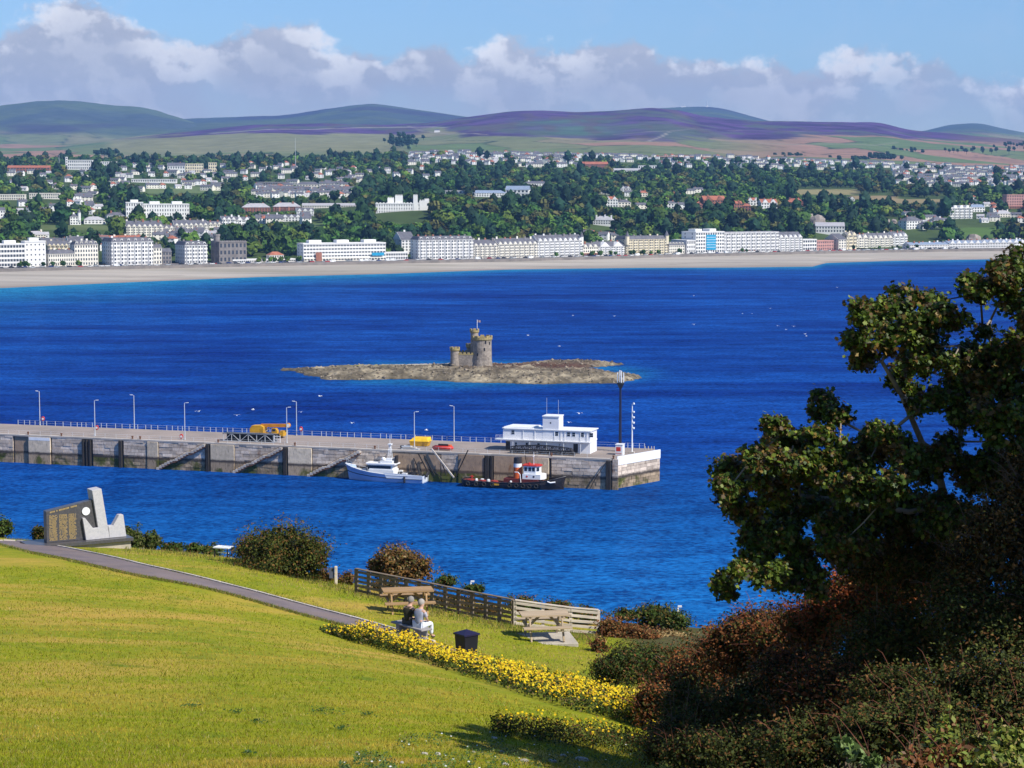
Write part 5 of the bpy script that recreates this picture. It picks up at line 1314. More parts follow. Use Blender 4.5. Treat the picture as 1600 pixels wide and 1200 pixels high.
M_DECKWOOD = mat('pale_sunlit_timber', (0.66, 0.57, 0.46), (0.52, 0.44, 0.35), 3, 0.85, 0.3, 12, rnd=0.15, stretch=(0.3, 3, 3))  # pale wood; on the fence panel the sunlight is put into this colour
M_SHADEWOOD = mat('shaded_fence_timber', (0.22, 0.165, 0.115), (0.13, 0.10, 0.072), 3, 0.85, 0.3, 12, rnd=0.15, stretch=(0.3, 3, 3))  # same fence wood, its shaded side put into a darker colour
M_TABLEWOOD = mat('table_timber', (0.42, 0.26, 0.12), (0.31, 0.19, 0.09), 3, 0.8, 0.3, 12, rnd=0.12, stretch=(0.3, 3, 3))
M_TABLEPALE = mat('weathered_table_timber', (0.44, 0.33, 0.21), (0.34, 0.26, 0.17), 3, 0.8, 0.3, 12, rnd=0.12, stretch=(0.3, 3, 3))
def picnic_table(label, P, yaw, wood, Ls=1.85):
    t = thing('picnic_table', label, 'picnic table', P, yaw)
    for k in range(5):
        y = -0.37 + 0.148 * k; b = MB(); b.box(-Ls / 2, y, 0.72, Ls / 2, y + 0.14, 0.765); b.build('top_plank', wood, t)
    for sg in (1, -1):
        for k in range(2):
            y = sg * (0.62 + 0.145 * k); b = MB(); b.box(-Ls / 2, y - 0.068, 0.42, Ls / 2, y + 0.068, 0.462); b.build('seat_plank', wood, t)
    for x in (-Ls / 2 + 0.25, Ls / 2 - 0.25):
        for sg in (1, -1):
            b = MB(); b.bar((x, sg * 0.70, 0.0), (x, sg * 0.26, 0.715), 0.05, 0.10); b.build('leg', wood, t)
        b = MB(); b.box(x - 0.075, -0.8, 0.33, x - 0.028, 0.8, 0.418); b.build('cross_bearer', wood, t)
        b = MB(); b.box(x + 0.028, -0.36, 0.63, x + 0.07, 0.36, 0.718); b.build('top_bearer', wood, t)
        b = MB(); b.bar((x, 0, 0.36), (x * 0.25, 0, 0.70), 0.05, 0.07); b.build('brace', wood, t)
    return t
def make_furniture():
    # right-hand table on its slab, near the pale fence panel
    A = on_ground(848, 1001); 
    yaw = R(8)
    s = thing('table_slab', 'pale concrete slab under the picnic table by the fence corner', 'slab', (A.x, A.y + 0.1, A.z), yaw)
    b = MB(); b.box(-0.95, -0.8, -0.25, 0.98, 0.85, 0.045); b.build('slab', M_CONC, s, bevel=0.02)
    picnic_table('weathered picnic table on a concrete slab before the pale fence panel', (A.x + 0.05, A.y + 0.15, A.z + 0.06), yaw, M_TABLEPALE, 1.5)
    B = on_ground(634, 960)
    picnic_table('orange brown picnic table behind the seated couple beside the long fence', (B.x + 0.05, B.y + 0.2, B.z + 0.02), R(10), M_TABLEWOOD, 1.62)
    # white-topped table half hidden left of the big bush
    C = on_ground(349, 869)
    t = thing('picnic_table', 'small white topped table half hidden left of the large round bush', 'picnic table', tuple(C), R(-20))
    b = MB(); b.box(-0.5, -0.35, 0.42, 0.5, 0.35, 0.47); b.build('top', M_WHITE, t)
    for x in (-0.42, 0.42):
        for y in (-0.28, 0.28): b = MB(); b.box(x - 0.03, y - 0.03, 0, x + 0.03, y + 0.03, 0.42); b.build('leg', M_BLACK, t)
    b = MB(); b.box(-0.35, -0.05, 0.14, 0.35, 0.05, 0.2); b.build('shelf', M_WHITE, t); t.scale = (0.62, 0.62, 0.75)
    # small white sign-post pair right of the bush
    D = on_ground(525, 913)
    t = thing('marker_post', 'pale wooden marker post with dark board at the right of the large bush', 'post', tuple(D), 0)
    b = MB(); b.box(-0.05, -0.05, -0.2, 0.05, 0.05, 0.66); b.build('post', M_DECKWOOD, t, bevel=0.01)
    b = MB(); b.box(-0.24, 0.0, 0.22, -0.07, 0.04, 0.60); b.build('board', colmat('slate_board', (0.10, 0.11, 0.16)), t)
    # litter bin
    Bn = on_ground(729, 1026)
    t = thing('litter_bin', 'square black litter bin standing behind the yellow flowers', 'litter bin', (Bn.x, Bn.y, Bn.z - 0.05), R(38))
    k = mat('black_bin', (0.010, 0.010, 0.016), (0.016, 0.015, 0.022), 2, 0.45)
    b = MB(); b.add([(-.21, -.21, 0), (.21, -.21, 0), (.21, .21, 0), (-.21, .21, 0), (-.245, -.245, 0.68), (.245, -.245, 0.68), (.245, .245, 0.68), (-.245, .245, 0.68)], [(0, 3, 2, 1), (4, 5, 6, 7), (0, 1, 5, 4), (1, 2, 6, 5), (2, 3, 7, 6), (3, 0, 4, 7)]); b.build('body', k, t, bevel=0.015)
    b = MB(); b.add([(-.27, -.27, 0.682), (.27, -.27, 0.682), (.27, .27, 0.682), (-.27, .27, 0.682), (-.27, -.27, 0.73), (.27, -.27, 0.73), (.27, .27, 0.73), (-.27, .27, 0.73), (0, 0, 0.84)], [(0, 3, 2, 1), (0, 1, 5, 4), (1, 2, 6, 5), (2, 3, 7, 6), (3, 0, 4, 7), (4, 5, 8), (5, 6, 8), (6, 7, 8), (7, 4, 8)]); b.build('lid', mat('navy_lid', (0.016, 0.014, 0.042), (0.02, 0.018, 0.05), 2, 0.35), t)
    # bench
    E0 = on_ground(618, 990); E1 = on_ground(706, 1002); d = (E1 - E0); yaw = math.atan2(d.y, d.x)
    return E0, E1
E0, E1 = make_furniture()

# ---- fence: two straight runs, posts and rails each by itself
def make_fence():
    rr = random.Random(2)
    F0, F1, F2 = on_ground(557, 926), on_ground(802, 977), on_ground(935, 993)
    Hh = 0.83
    def run(A, B, n, label, wood, rails=5, rail_first=0.10):
        t = thing('fence', label, 'fence', tuple(A))
        d = Vector((B.x - A.x, B.y - A.y, 0)); nrm = Vector((-d.y, d.x, 0)).normalized()
        if nrm.y > 0: nrm = -nrm                                   # camera side
        P = [A.lerp(B, i / n) for i in range(n + 1)]
        for i, p in enumerate(P):
            z = gz(p.x, p.y); P[i] = Vector((p.x, p.y, z))
        for p in P:
            b = MB(); M = Matrix.Translation(p - A) @ Matrix.Rotation(math.atan2(d.y, d.x), 4, 'Z')
            b.box(-0.05, -0.05, -0.3, 0.05, 0.05, Hh + 0.01, 0, M); b.build('post', wood, t)
        for r in range(rails):
            z = rail_first + (Hh - 0.06 - rail_first) * r / (rails - 1)
            step = 2
            for i in range(0, n, step):
                a, c = P[i], P[min(i + step, n)]
                j = rr.uniform(-0.008, 0.008); o = nrm * 0.068
                dd = (c - a).normalized() * 0.012
                b = MB(); b.bar(a + Vector((0, 0, z + j)) + o - A + dd, c + Vector((0, 0, z - j)) + o - A - dd, 0.028, 0.085); b.build('rail', wood, t)
        b = MB()
        for i in range(n):
            b.bar(P[i] + Vector((0, 0, Hh + 0.03)) - A + nrm * 0.02, P[i + 1] + Vector((0, 0, Hh + 0.03)) - A + nrm * 0.02, 0.13, 0.03)
        b.build('cap_rail', wood, t)
    run(F0, F1, 12, 'long weathered timber rail fence on the cliff edge behind the tables', M_SHADEWOOD)
    run(Vector((F1.x + 0.06, F1.y - 0.03, F1.z)), F2, 3, 'short sunlit pale timber fence panel at the right end of the fence', M_DECKWOOD)
make_fence()

# ---- bench and the couple on it
def skin_body(name, joints, bones, mtl, parent, sub=2):
    me = bpy.data.meshes.new(name)
    keys = list(joints); ix = {k: i for i, k in enumerate(keys)}
    me.from_pydata([joints[k][0] for k in keys], [(ix[a], ix[b]) for a, b in bones], [])
    me.materials.append(mtl)
    o = link(name, me, parent)
    sk = o.modifiers.new('skin', 'SKIN'); sk.use_smooth_shade = True
    lay = me.skin_vertices[0] if len(me.skin_vertices) else None
    if lay is None:
        o.data.update()
    for k in keys:
        r = joints[k][1]; r = (r, r) if not hasattr(r, '__len__') else r
        me.skin_vertices[0].data[ix[k]].radius = r
    me.skin_vertices[0].data[0].use_root = True
    s = o.modifiers.new('sub', 'SUBSURF'); s.levels = sub; s.render_levels = sub
    return o
def seated(label, P, yaw, shirt, trousers, hair, sleeve=None, lean=0.0, skin=None, turn=0.0):
    t = thing('person', label, 'person', P, yaw)
    J = {'pelvis': ((0, 0, 0.10), 0.135), 'spine': ((0, -0.06 + lean, 0.32), 0.12), 'chest': ((0, -0.02 + lean, 0.53), (0.135, 0.105)), 'neck': ((0, 0.05 + lean, 0.66), 0.058),
         'skull_base': ((0, 0.08 + lean, 0.74), 0.075), 'skull': ((turn, 0.10 + lean, 0.83), (0.082, 0.098)), 'crown': ((turn, 0.09 + lean, 0.92), 0.055)}
    B = [('pelvis', 'spine'), ('spine', 'chest'), ('chest', 'neck'), ('neck', 'skull_base'), ('skull_base', 'skull'), ('skull', 'crown')]
    J['nose'] = ((turn * 1.2, 0.215 + lean, 0.80), 0.014); B.append(('skull', 'nose'))
    for s, n in ((-1, 'l'), (1, 'r')):
        J['ear' + n] = ((turn + s * 0.092, 0.085 + lean, 0.82), 0.018); B.append(('skull', 'ear' + n))
        J['sh' + n] = ((s * 0.185, -0.01 + lean, 0.58), 0.066); J['el' + n] = ((s * 0.235, 0.06 + lean, 0.31), 0.043); J['wr' + n] = ((s * 0.13, 0.28 + lean * 0.5, 0.19), 0.027); J['pa' + n] = ((s * 0.09, 0.35 + lean * 0.5, 0.175), (0.036, 0.018))
        B += [('chest', 'sh' + n), ('sh' + n, 'el' + n), ('el' + n, 'wr' + n), ('wr' + n, 'pa' + n)]
        for f in range(4):
            a = (f - 1.5) * 0.021; J[f'f{f}{n}'] = ((s * 0.09 + a, 0.405 + 0.006 * (1.5 - abs(f - 1.5)), 0.172), 0.009); J[f'g{f}{n}'] = ((s * 0.088 + a, 0.44 + 0.008 * (1.5 - abs(f - 1.5)), 0.155), 0.0075)
            B += [('pa' + n, f'f{f}{n}'), (f'f{f}{n}', f'g{f}{n}')]
        J['th' + n] = ((s * 0.045, 0.335, 0.165), 0.010); J['tt' + n] = ((s * 0.03, 0.37, 0.16), 0.0085); B += [('wr' + n, 'th' + n), ('th' + n, 'tt' + n)]
        J['hip' + n] = ((s * 0.10, 0.02, 0.09), 0.10); J['kn' + n] = ((s * 0.115, 0.46, 0.10), 0.066); J['an' + n] = ((s * 0.115, 0.47, -0.32), 0.042); J['to' + n] = ((s * 0.125, 0.63, -0.37), 0.036)
        B += [('pelvis', 'hip' + n), ('hip' + n, 'kn' + n), ('kn' + n, 'an' + n), ('an' + n, 'to' + n)]
    sk = skin or colmat('skin', (0.50, 0.30, 0.22), 0.6)
    skin_body('body', J, B, sk, t)
    up = lambda k, g: (J[k][0], tuple(x + g for x in (J[k][1] if hasattr(J[k][1], '__len__') else (J[k][1],) * 2)))
    S = {k: up(k, 0.018) for k in ('pelvis', 'spine', 'chest', 'shl', 'shr')}
    S['collar'] = ((0, 0.03 + lean, 0.615), 0.072)
    bs = [('pelvis', 'spine'), ('spine', 'chest'), ('chest', 'collar'), ('chest', 'shl'), ('chest', 'shr')]
    skin_body('shirt', S, bs, shirt, t)
    for n in 'lr':
        a, c = Vector(J['sh' + n][0]), Vector(J['el' + n][0])
        skin_body('sleeve', {'a': (tuple(a), 0.078), 'b': (tuple(a.lerp(c, 0.5)), 0.066), 'c': (tuple(a.lerp(c, 0.85)), 0.058)}, [('a', 'b'), ('b', 'c')], sleeve or shirt, t)
    T = {k: up(k, 0.022) for k in ('pelvis', 'hipl', 'hipr', 'knl', 'knr')}
    for n in 'lr': T['cu' + n] = (tuple(Vector(J['kn' + n][0]).lerp(Vector(J['an' + n][0]), 0.92)), 0.062)
    skin_body('trousers', T, [('pelvis', 'hipl'), ('pelvis', 'hipr'), ('hipl', 'knl'), ('hipr', 'knr'), ('knl', 'cul'), ('knr', 'cur')], trousers, t)
    for n in 'lr':
        skin_body('shoe', {'a': (J['an' + n][0][:2] + (-0.375,), 0.05), 'b': (tuple(Vector(J['to' + n][0]) + Vector((0, 0, -0.01))), 0.045)}, [('a', 'b')], colmat('shoe_leather', (0.05, 0.04, 0.035)), t, 1)
    # hair over the back and top of the head
    b = MB(); prof = []
    for i in range(9):
        a = math.pi * i / 16; prof.append((math.sin(a) , math.cos(a)))
    V = []; Fc = []; n = 18
    for i in range(10):
        a = math.pi * 0.62 * i / 9
        for k in range(n):
            ph = 2 * math.pi * k / n; fr = max(0, math.sin(ph))
            aa = a * (1 - 0.42 * fr ** 1.5)
            V.append((turn + 0.104 * math.sin(aa) * math.cos(ph), 0.085 + lean + 0.122 * math.sin(aa) * math.sin(ph), 0.835 + 0.135 * math.cos(aa)))
    for i in range(9):
        for k in range(n): Fc.append((i * n + k, (i + 1) * n + k, (i + 1) * n + (k + 1) % n, i * n + (k + 1) % n))
    b.add(V, Fc); b.build('hair', hair, t, smooth=True)
    t.scale = (0.9, 0.9, 0.88)
    return t
def make_couple():
    d = Vector((0.62, -0.78, 0)); yaw = math.atan2(d.y, d.x)
    A = on_ground(654, 998); A.z += 0.0
    c = Vector((A.x - 0.12, A.y + 0.1, A.z))
    t = thing('bench', 'low grey stone slab bench the couple sit on beside the path', 'bench', tuple(c), yaw)
    stone = mat('bench_stone', (0.30, 0.28, 0.27), (0.22, 0.205, 0.20), 4, 0.8, 0.2, 20)
    b = MB(); b.box(-0.95, -0.20, 0.315, 0.62, 0.20, 0.365); b.build('seat', stone, t, bevel=0.01)
    for x in (-0.6, 0.3):
        b = MB(); b.box(x - 0.09, -0.19, -0.35, x + 0.09, 0.19, 0.314); b.build('support', stone, t)
    fy = math.atan2(0.78, 0.62) - math.pi / 2                       # facing +y of the bench
    def on_bench(s): return (c.x + d.x * s, c.y + d.y * s, c.z + 0.365 - 0.02)
    olive = mat('olive_waistcoat', (0.045, 0.040, 0.022), (0.03, 0.028, 0.016), 6, 0.9); grey = mat('grey_shirt', (0.33, 0.35, 0.42), (0.27, 0.29, 0.36), 6, 0.9)
    patt = mat('patterned_sleeve', (0.62, 0.58, 0.58), (0.25, 0.24, 0.33), 30, 0.9, lo=0.45, hi=0.55)
    seated('person in a dark olive waistcoat sitting on the left of the bench', on_bench(-0.30), fy, olive, mat('dark_trousers', (0.06, 0.06, 0.055), (0.04, 0.04, 0.04)), colmat('grey_hair', (0.24, 0.22, 0.20), 0.9), lean=0.03)
    seated('person in a grey top and white trousers leaning close on the bench', on_bench(0.24), fy, grey, mat('white_trousers', (0.72, 0.74, 0.80), (0.62, 0.64, 0.70), 5, 0.9), colmat('silver_hair', (0.34, 0.31, 0.28), 0.9), sleeve=patt, lean=0.05, turn=-0.03)
make_couple()
# ================================================================== PLANTS ON THE HEADLAND
DIAMOND = np.array([(-0.5, 0), (0, -0.28), (0.5, 0), (0, 0.28)])
LOBED = np.array([(-0.50, 0.0), (-0.30, -0.20), (-0.12, -0.48), (0.02, -0.26), (0.34, -0.42), (0.30, -0.14), (0.58, 0.0), (0.30, 0.14), (0.34, 0.42), (0.02, 0.26), (-0.12, 0.48), (-0.30, 0.20)])
def rnd_unit(n):
    v = rng.normal(size=(n, 3)); return v / np.linalg.norm(v, axis=1, keepdims=True)
def leaves_np(P, Nn, S, tmpl, fold=0.12):
    n = len(P); k = len(tmpl)
    Nn = Nn / np.linalg.norm(Nn, axis=1, keepdims=True)
    a = rnd_unit(n); T = np.cross(Nn, a); T /= np.linalg.norm(T, axis=1, keepdims=True) + 1e-9; B = np.cross(Nn, T)
    V = P[:, None] + S[:, None, None] * (tmpl[None, :, :1] * T[:, None] + tmpl[None, :, 1:] * B[:, None])
    V = V - (S[:, None] * fold * (tmpl[:, 0] ** 2 + tmpl[:, 1] ** 2)[None] * 2)[..., None] * Nn[:, None]
    return V
def leaf_obj_mesh(name, P, Nn, S, cols, m, tmpl=DIAMOND):
    V = leaves_np(P, Nn, S, tmpl); n, k = V.shape[:2]
    return np_mesh(name, V.reshape(-1, 3), np.arange(n * k), np.arange(n) * k, np.full(n, k), m, cols)
def pick(pal, n, jit=0.25):
    w = np.array([p[1] for p in pal], float); w /= w.sum()
    c = np.array([p[0] for p in pal])[rng.choice(len(pal), n, p=w)]
    return c * (1 + jit * rng.uniform(-1, 1, (n, 1)))
M_LEAF = leafmat('leaf', 0.25, rough=0.5, spec=0.25)
M_LEAF_DARK = leafmat('shrub_leaf', 0.12, rough=0.7, spec=0.12)
M_TWIG = mat('twig_bark', (0.15, 0.105, 0.075), (0.09, 0.06, 0.045), 8, 0.9)
M_TWIGRED = mat('red_twig', (0.16, 0.055, 0.03), (0.10, 0.035, 0.022), 8, 0.9)
M_BARK = mat('sycamore_bark', (0.30, 0.26, 0.21), (0.19, 0.16, 0.13), 6, 0.85, 0.4, 15)
GREENS = [((0.040, 0.062, 0.010), 4), ((0.062, 0.088, 0.013), 3), ((0.085, 0.105, 0.018), 1)]
def blob_points(blobs, n, clump=0.17, shell=0.55):
    """points gathered in clumps near the surface of each ellipsoid"""
    vol = np.array([b[3] * b[4] for b in blobs]); vol = vol / vol.sum()
    out = []; nor = []
    for b, w in zip(blobs, vol):
        c = np.array(b[:3]); r = np.array((b[3], b[5] if len(b) > 5 else b[3] * 0.9, b[4])); k = max(8, int(n * w))
        nc = max(10, int(30 + k / 90)); d = rnd_unit(nc); d[:, 2] = np.where(rng.random(nc) < 0.35, abs(d[:, 2]), d[:, 2])
        rad = (shell + (1 - shell) * rng.random(nc) ** 0.6) * (1 + 0.23 * rng.normal(size=nc))
        cc = d * rad[:, None]
        i = rng.integers(0, nc, k)
        p = cc[i] + rng.normal(size=(k, 3)) * clump
        out.append(c + p * r); nn = d[i] * 0.7 + rng.normal(size=(k, 3)) * 0.55 + np.array((0.15, -0.1, 0.35)); nor.append(nn)
    return np.concatenate(out), np.concatenate(nor)
def bush(name, label, cat, blobs_px, n, size, pal, group=None, twigs=0, tm=None, m=None, clump=0.17, squash=0.85, top_pal=None):
    """blobs_px: (px, py, rx, ry, depth) seen from the viewpoint, built at that distance with its real size"""
    bl = []
    for px, py, rx, ry, D in blobs_px:
        p = at(px, py, D); k = D / 3216; bl.append((p.x, p.y, p.z, rx * k, ry * k, max(rx, ry) * k * squash))
    cx = sum(b[0] for b in bl) / len(bl); cy = sum(b[1] for b in bl) / len(bl); z = gz(cx, cy)
    z = min(z, min(b[2] for b in bl))
    t = thing(name, label, cat, (cx, cy, z), 0, group)
    P, N_ = blob_points(bl, int(n * 1.25), clump)
    g = ground(P[:, 0], P[:, 1]); ok = P[:, 2] > g + 0.01; P = P[ok]; N_ = N_[ok]
    S = size * rng.uniform(0.7, 1.6, len(P)); C = pick(pal, len(P))
    if top_pal:
        zz = np.zeros(len(P)); 
        zr = (P[:, 2] - P[:, 2].min()) / (np.ptp(P[:, 2]) + 1e-6); f = fbm2(P[:, 0] / 0.7, P[:, 2] / 0.7, 3, 5)
        k = (zr + (f - 0.5) * 1.6) > 0.62; C[k] = pick(top_pal, int(k.sum()))
    f = fbm2(P[:, 0] / 0.45 + 3, P[:, 2] / 0.45, 3, 15); C = C * (0.7 + 0.6 * f)[:, None]
    # the crowded inside of the bush, its shade put into darker leaf colour
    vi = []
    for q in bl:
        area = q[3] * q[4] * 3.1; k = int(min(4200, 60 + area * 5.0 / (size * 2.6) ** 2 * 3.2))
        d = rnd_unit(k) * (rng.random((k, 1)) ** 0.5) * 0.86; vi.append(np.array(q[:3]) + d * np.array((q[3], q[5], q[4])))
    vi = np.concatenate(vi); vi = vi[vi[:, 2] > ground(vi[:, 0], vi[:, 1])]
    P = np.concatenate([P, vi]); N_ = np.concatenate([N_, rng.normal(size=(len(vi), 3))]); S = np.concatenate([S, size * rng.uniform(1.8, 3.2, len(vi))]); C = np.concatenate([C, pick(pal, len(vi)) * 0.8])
    link('foliage', leaf_obj_mesh('foliage', P - np.array((cx, cy, z)), N_, S, C, m or M_LEAF_DARK), t, kind='stuff')
    b = MB()
    for q in bl:
        base = Vector((cx, cy, z - 0.1))
        tip = Vector(q[:3]); mid = base.lerp(tip, 0.5) + Vector((rng.uniform(-.15, .15), rng.uniform(-.15, .15), 0))
        o = Vector((cx, cy, z)); r = 0.02 + 0.03 * q[4]
        b.tube([base - o, mid - o, tip - o], [r, r * 0.7, r * 0.35], 5)
    b.build('stem', M_TWIG, t)
    if twigs:
        b = MB()
        for _ in range(twigs):
            q = bl[rng.integers(len(bl))]; d = rnd_unit(1)[0]; d[2] = abs(d[2]) * 0.8 + 0.1; d[1] = -abs(d[1]) * 0.6
            s = np.array(q[:3]) + d * np.array((q[3], q[5], q[4])) * rng.uniform(0.55, 0.9)
            ln = rng.uniform(0.2, 0.65); dv = d * 0.5 + np.array((rng.uniform(-.7, .4), 0, rng.uniform(0.0, 0.8))); dv /= np.linalg.norm(dv)
            p0 = Vector(s) - Vector((cx, cy, z)); p1 = p0 + Vector(dv) * ln * 0.55 + Vector((0, 0, rng.uniform(-.05, .08))); p2 = p0 + Vector(dv) * ln + Vector((0, 0, -0.08))
            q_ = cy / 34.0; b.tube([p0, p0.lerp(p1, 0.6), p1.lerp(p2, 0.3), p2], [0.008 * q_, 0.006 * q_, 0.005 * q_, 0.002 * q_], 3)
        b.build('twigs', tm or M_TWIG, t, kind='stuff')
    return t

OLIVE = [((0.048, 0.060, 0.010), 4), ((0.085, 0.092, 0.015), 2), ((0.14, 0.072, 0.020), 1.8), ((0.020, 0.030, 0.008), 2)]
BROWN = [((0.15, 0.075, 0.022), 3), ((0.20, 0.105, 0.03), 2), ((0.085, 0.085, 0.02), 2), ((0.06, 0.04, 0.02), 2), ((0.24, 0.17, 0.08), .6)]
GORSE = [((0.045, 0.075, 0.012), 4), ((0.075, 0.105, 0.018), 2), ((0.15, 0.085, 0.025), 1), ((0.02, 0.035, 0.009), 2)]
RUST = [((0.19, 0.056, 0.017), 3), ((0.13, 0.05, 0.016), 3), ((0.062, 0.062, 0.012), 3), ((0.26, 0.11, 0.035), 1.2), ((0.025, 0.028, 0.010), 2)]
DARKG = [((0.040, 0.052, 0.011), 4), ((0.068, 0.078, 0.015), 2.4), ((0.020, 0.026, 0.008), 2), ((0.13, 0.062, 0.02), 2.2), ((0.11, 0.12, 0.024), .8)]
def make_bushes():
    G = 'shrubs along the cliff edge'
    bush('shrub', 'large rounded dark olive bush at the lawn rim left of the long fence', 'shrub', [(440, 860, 60, 44, 73), (398, 862, 34, 28, 74), (485, 872, 34, 34, 72), (430, 880, 60, 22, 72.3)], 13000, 0.075, OLIVE, G, 10, top_pal=[((0.13, 0.07, 0.02), 2), ((0.07, 0.085, 0.014), 2), ((0.045, 0.055, 0.012), 1)])
    bush('shrub', 'brown and orange leaved shrub behind the left end of the fence', 'shrub', [(622, 882, 40, 26, 75), (652, 892, 22, 18, 75), (594, 888, 20, 18, 75.5)], 4200, 0.10, BROWN, G, 5)
    bush('shrub', 'green shrub cut off by the left edge of the picture', 'shrub', [(4, 826, 18, 17, 84), (-20, 822, 22, 22, 84)], 1800, 0.09, GORSE, G)
    bush('shrub', 'small shrub showing left of the dark memorial wall', 'shrub', [(62, 838, 13, 15, 81)], 800, 0.09, OLIVE, G)
    bush('shrub', 'leafy olive green shrub just right of the memorial plinth', 'shrub', [(197, 838, 17, 17, 80), (216, 845, 15, 13, 80), (238, 846, 14, 14, 80)], 2600, 0.09, [((0.075, 0.085, 0.02), 3), ((0.045, 0.07, 0.012), 3), ((0.12, 0.12, 0.045), 1)], G)
    bush('shrub', 'low green shrub between the memorial shrub and the white topped table', 'shrub', [(270, 857, 22, 9, 79.5), (303, 858, 14, 9, 79)], 1300, 0.08, GORSE, G)
    bush('shrub', 'low green shrub directly behind the white topped table', 'shrub', [(330, 861, 20, 9, 79.5)], 900, 0.08, GORSE, G)
    bush('shrub', 'small rusty shrub beneath the marker post at the bush foot', 'shrub', [(542, 906, 13, 13, 73.5), (505, 900, 18, 9, 73.2)], 1300, 0.06, BROWN, G)
    bush('shrub', 'low gorse clump behind the middle of the long fence', 'shrub', [(698, 908, 17, 9, 76)], 700, 0.07, GORSE, G)
    bush('shrub', 'low gorse clump beside the white post behind the fence', 'shrub', [(742, 920, 18, 8, 76)], 600, 0.07, GORSE, G)
    bush('shrub', 'brown undergrowth showing through the rails of the long fence', 'shrub', [(600, 920, 30, 14, 73.5), (650, 930, 34, 14, 72.4), (705, 943, 36, 14, 71), (760, 957, 34, 14, 69.5)], 5200, 0.06, BROWN + [((0.03, 0.035, 0.01), 5)], G)
    bush('shrub', 'gorse line with orange tips behind the pale fence panel', 'shrub', [(820, 946, 28, 13, 71), (870, 952, 30, 14, 70.5), (915, 960, 26, 13, 70)], 3200, 0.07, GORSE + [((0.20, 0.09, 0.03), 2)], G)
    bush('shrub', 'green gorse mound on the point right of the fence', 'shrub', [(1020, 962, 34, 20, 70), (1055, 972, 26, 18, 69), (975, 960, 22, 10, 71)], 3600, 0.07, GORSE + [((0.16, 0.12, 0.03), 1)], G)
    bush('bracken', 'rusty bracken patch at the end of the pale fence panel', 'bracken', [(960, 985, 32, 20, 65.5), (1000, 998, 34, 18, 65), (935, 1012, 14, 16, 61)], 3800, 0.07, [((0.20, 0.075, 0.022), 3), ((0.15, 0.06, 0.02), 3), ((0.28, 0.17, 0.06), 1.5), ((0.05, 0.05, 0.015), 1.5)], G, 30, M_TWIGRED)
    bush('bracken', 'straw coloured dead grass mound beyond the rusty bracken', 'grass mound', [(1035, 998, 40, 10, 66.5), (1065, 1004, 22, 8, 66)], 2600, 0.09, [((0.34, 0.25, 0.11), 3), ((0.26, 0.17, 0.07), 2), ((0.18, 0.12, 0.04), 1)], G)
    bush('shrub', 'dark green gorse bush below the rusty bracken', 'shrub', [(985, 1040, 52, 34, 52), (1040, 1048, 46, 40, 50), (950, 1050, 26, 22, 52)], 9500, 0.055, DARKG + [((0.05, 0.085, 0.015), 3)], G, 12)
    G = 'shrubs on the shaded slope'
    for lab, bl, n, s, pal, tw, tm, tp in [
        ('reddish brown thicket rising behind the yellow flower bank', [(1075, 1080, 62, 60, 42), (1025, 1105, 38, 42, 41), (1120, 1040, 50, 44, 41)], 13000, 0.055, RUST, 45, M_TWIGRED, None),
        ('rust leaved thicket below the lowest sycamore boughs', [(1190, 990, 70, 40, 37), (1150, 1015, 55, 45, 37), (1240, 1010, 60, 60, 36)], 13000, 0.055, RUST, 60, M_TWIGRED, [((0.20, 0.085, 0.03), 2), ((0.10, 0.06, 0.02), 2), ((0.05, 0.055, 0.015), 1.5)]),
        ('bright rusty red crest of bushes in the middle of the slope', [(1330, 945, 80, 55, 34), (1270, 985, 60, 50, 34), (1400, 930, 60, 50, 33.5)], 15000, 0.05, RUST, 80, M_TWIGRED, [((0.27, 0.062, 0.020), 3), ((0.17, 0.06, 0.018), 2), ((0.07, 0.062, 0.013), 1.5)]),
        ('olive green small leaved bush in the middle of the slope', [(1430, 1010, 90, 70, 31), (1360, 1030, 60, 60, 31.5)], 14000, 0.048, OLIVE, 30, M_TWIG, None),
        ('dark green dense bush at the right edge of the picture', [(1545, 985, 85, 80, 29), (1620, 960, 60, 90, 29), (1500, 940, 50, 50, 30)], 17000, 0.045, DARKG, 30, M_TWIG, RUST),
        ('grey brown twiggy bush beside the sycamore trunk at the right edge', [(1560, 850, 62, 80, 29), (1610, 780, 50, 80, 29), (1520, 880, 45, 50, 29.5)], 11000, 0.045, BROWN + [((0.03, 0.03, 0.012), 4)], 150, M_TWIG, None),
        ('dim brown shrub filling the slope under the sycamore crown', [(1440, 880, 80, 55, 31.5), (1370, 880, 60, 40, 32.5)], 10000, 0.05, OLIVE + [((0.10, 0.055, 0.02), 3)], 50, M_TWIG, None),
        ('dim low thicket right of the yellow flowers', [(1072, 1112, 42, 60, 34.5), (1062, 1150, 36, 40, 33), (1110, 1130, 75, 48, 36), (1190, 1110, 75, 60, 34), (1060, 1160, 45, 30, 35)], 14000, 0.05, DARKG, 70, M_TWIG, None),
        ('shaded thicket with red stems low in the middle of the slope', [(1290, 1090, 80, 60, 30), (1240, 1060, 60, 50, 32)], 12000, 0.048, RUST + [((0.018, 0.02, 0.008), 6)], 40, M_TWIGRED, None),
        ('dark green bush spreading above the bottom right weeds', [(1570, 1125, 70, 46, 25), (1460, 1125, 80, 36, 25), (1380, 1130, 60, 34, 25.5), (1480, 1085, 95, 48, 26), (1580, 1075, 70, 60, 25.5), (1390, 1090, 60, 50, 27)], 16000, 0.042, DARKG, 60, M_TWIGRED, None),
        ('black shadowed undergrowth along the bottom edge', [(1170, 1175, 90, 44, 30), (1085, 1180, 60, 40, 31), (1040, 1172, 36, 26, 32), (1270, 1165, 80, 54, 27), (1370, 1150, 60, 50, 25)], 15000, 0.045, DARKG, 60, M_TWIGRED, None),
    ]:
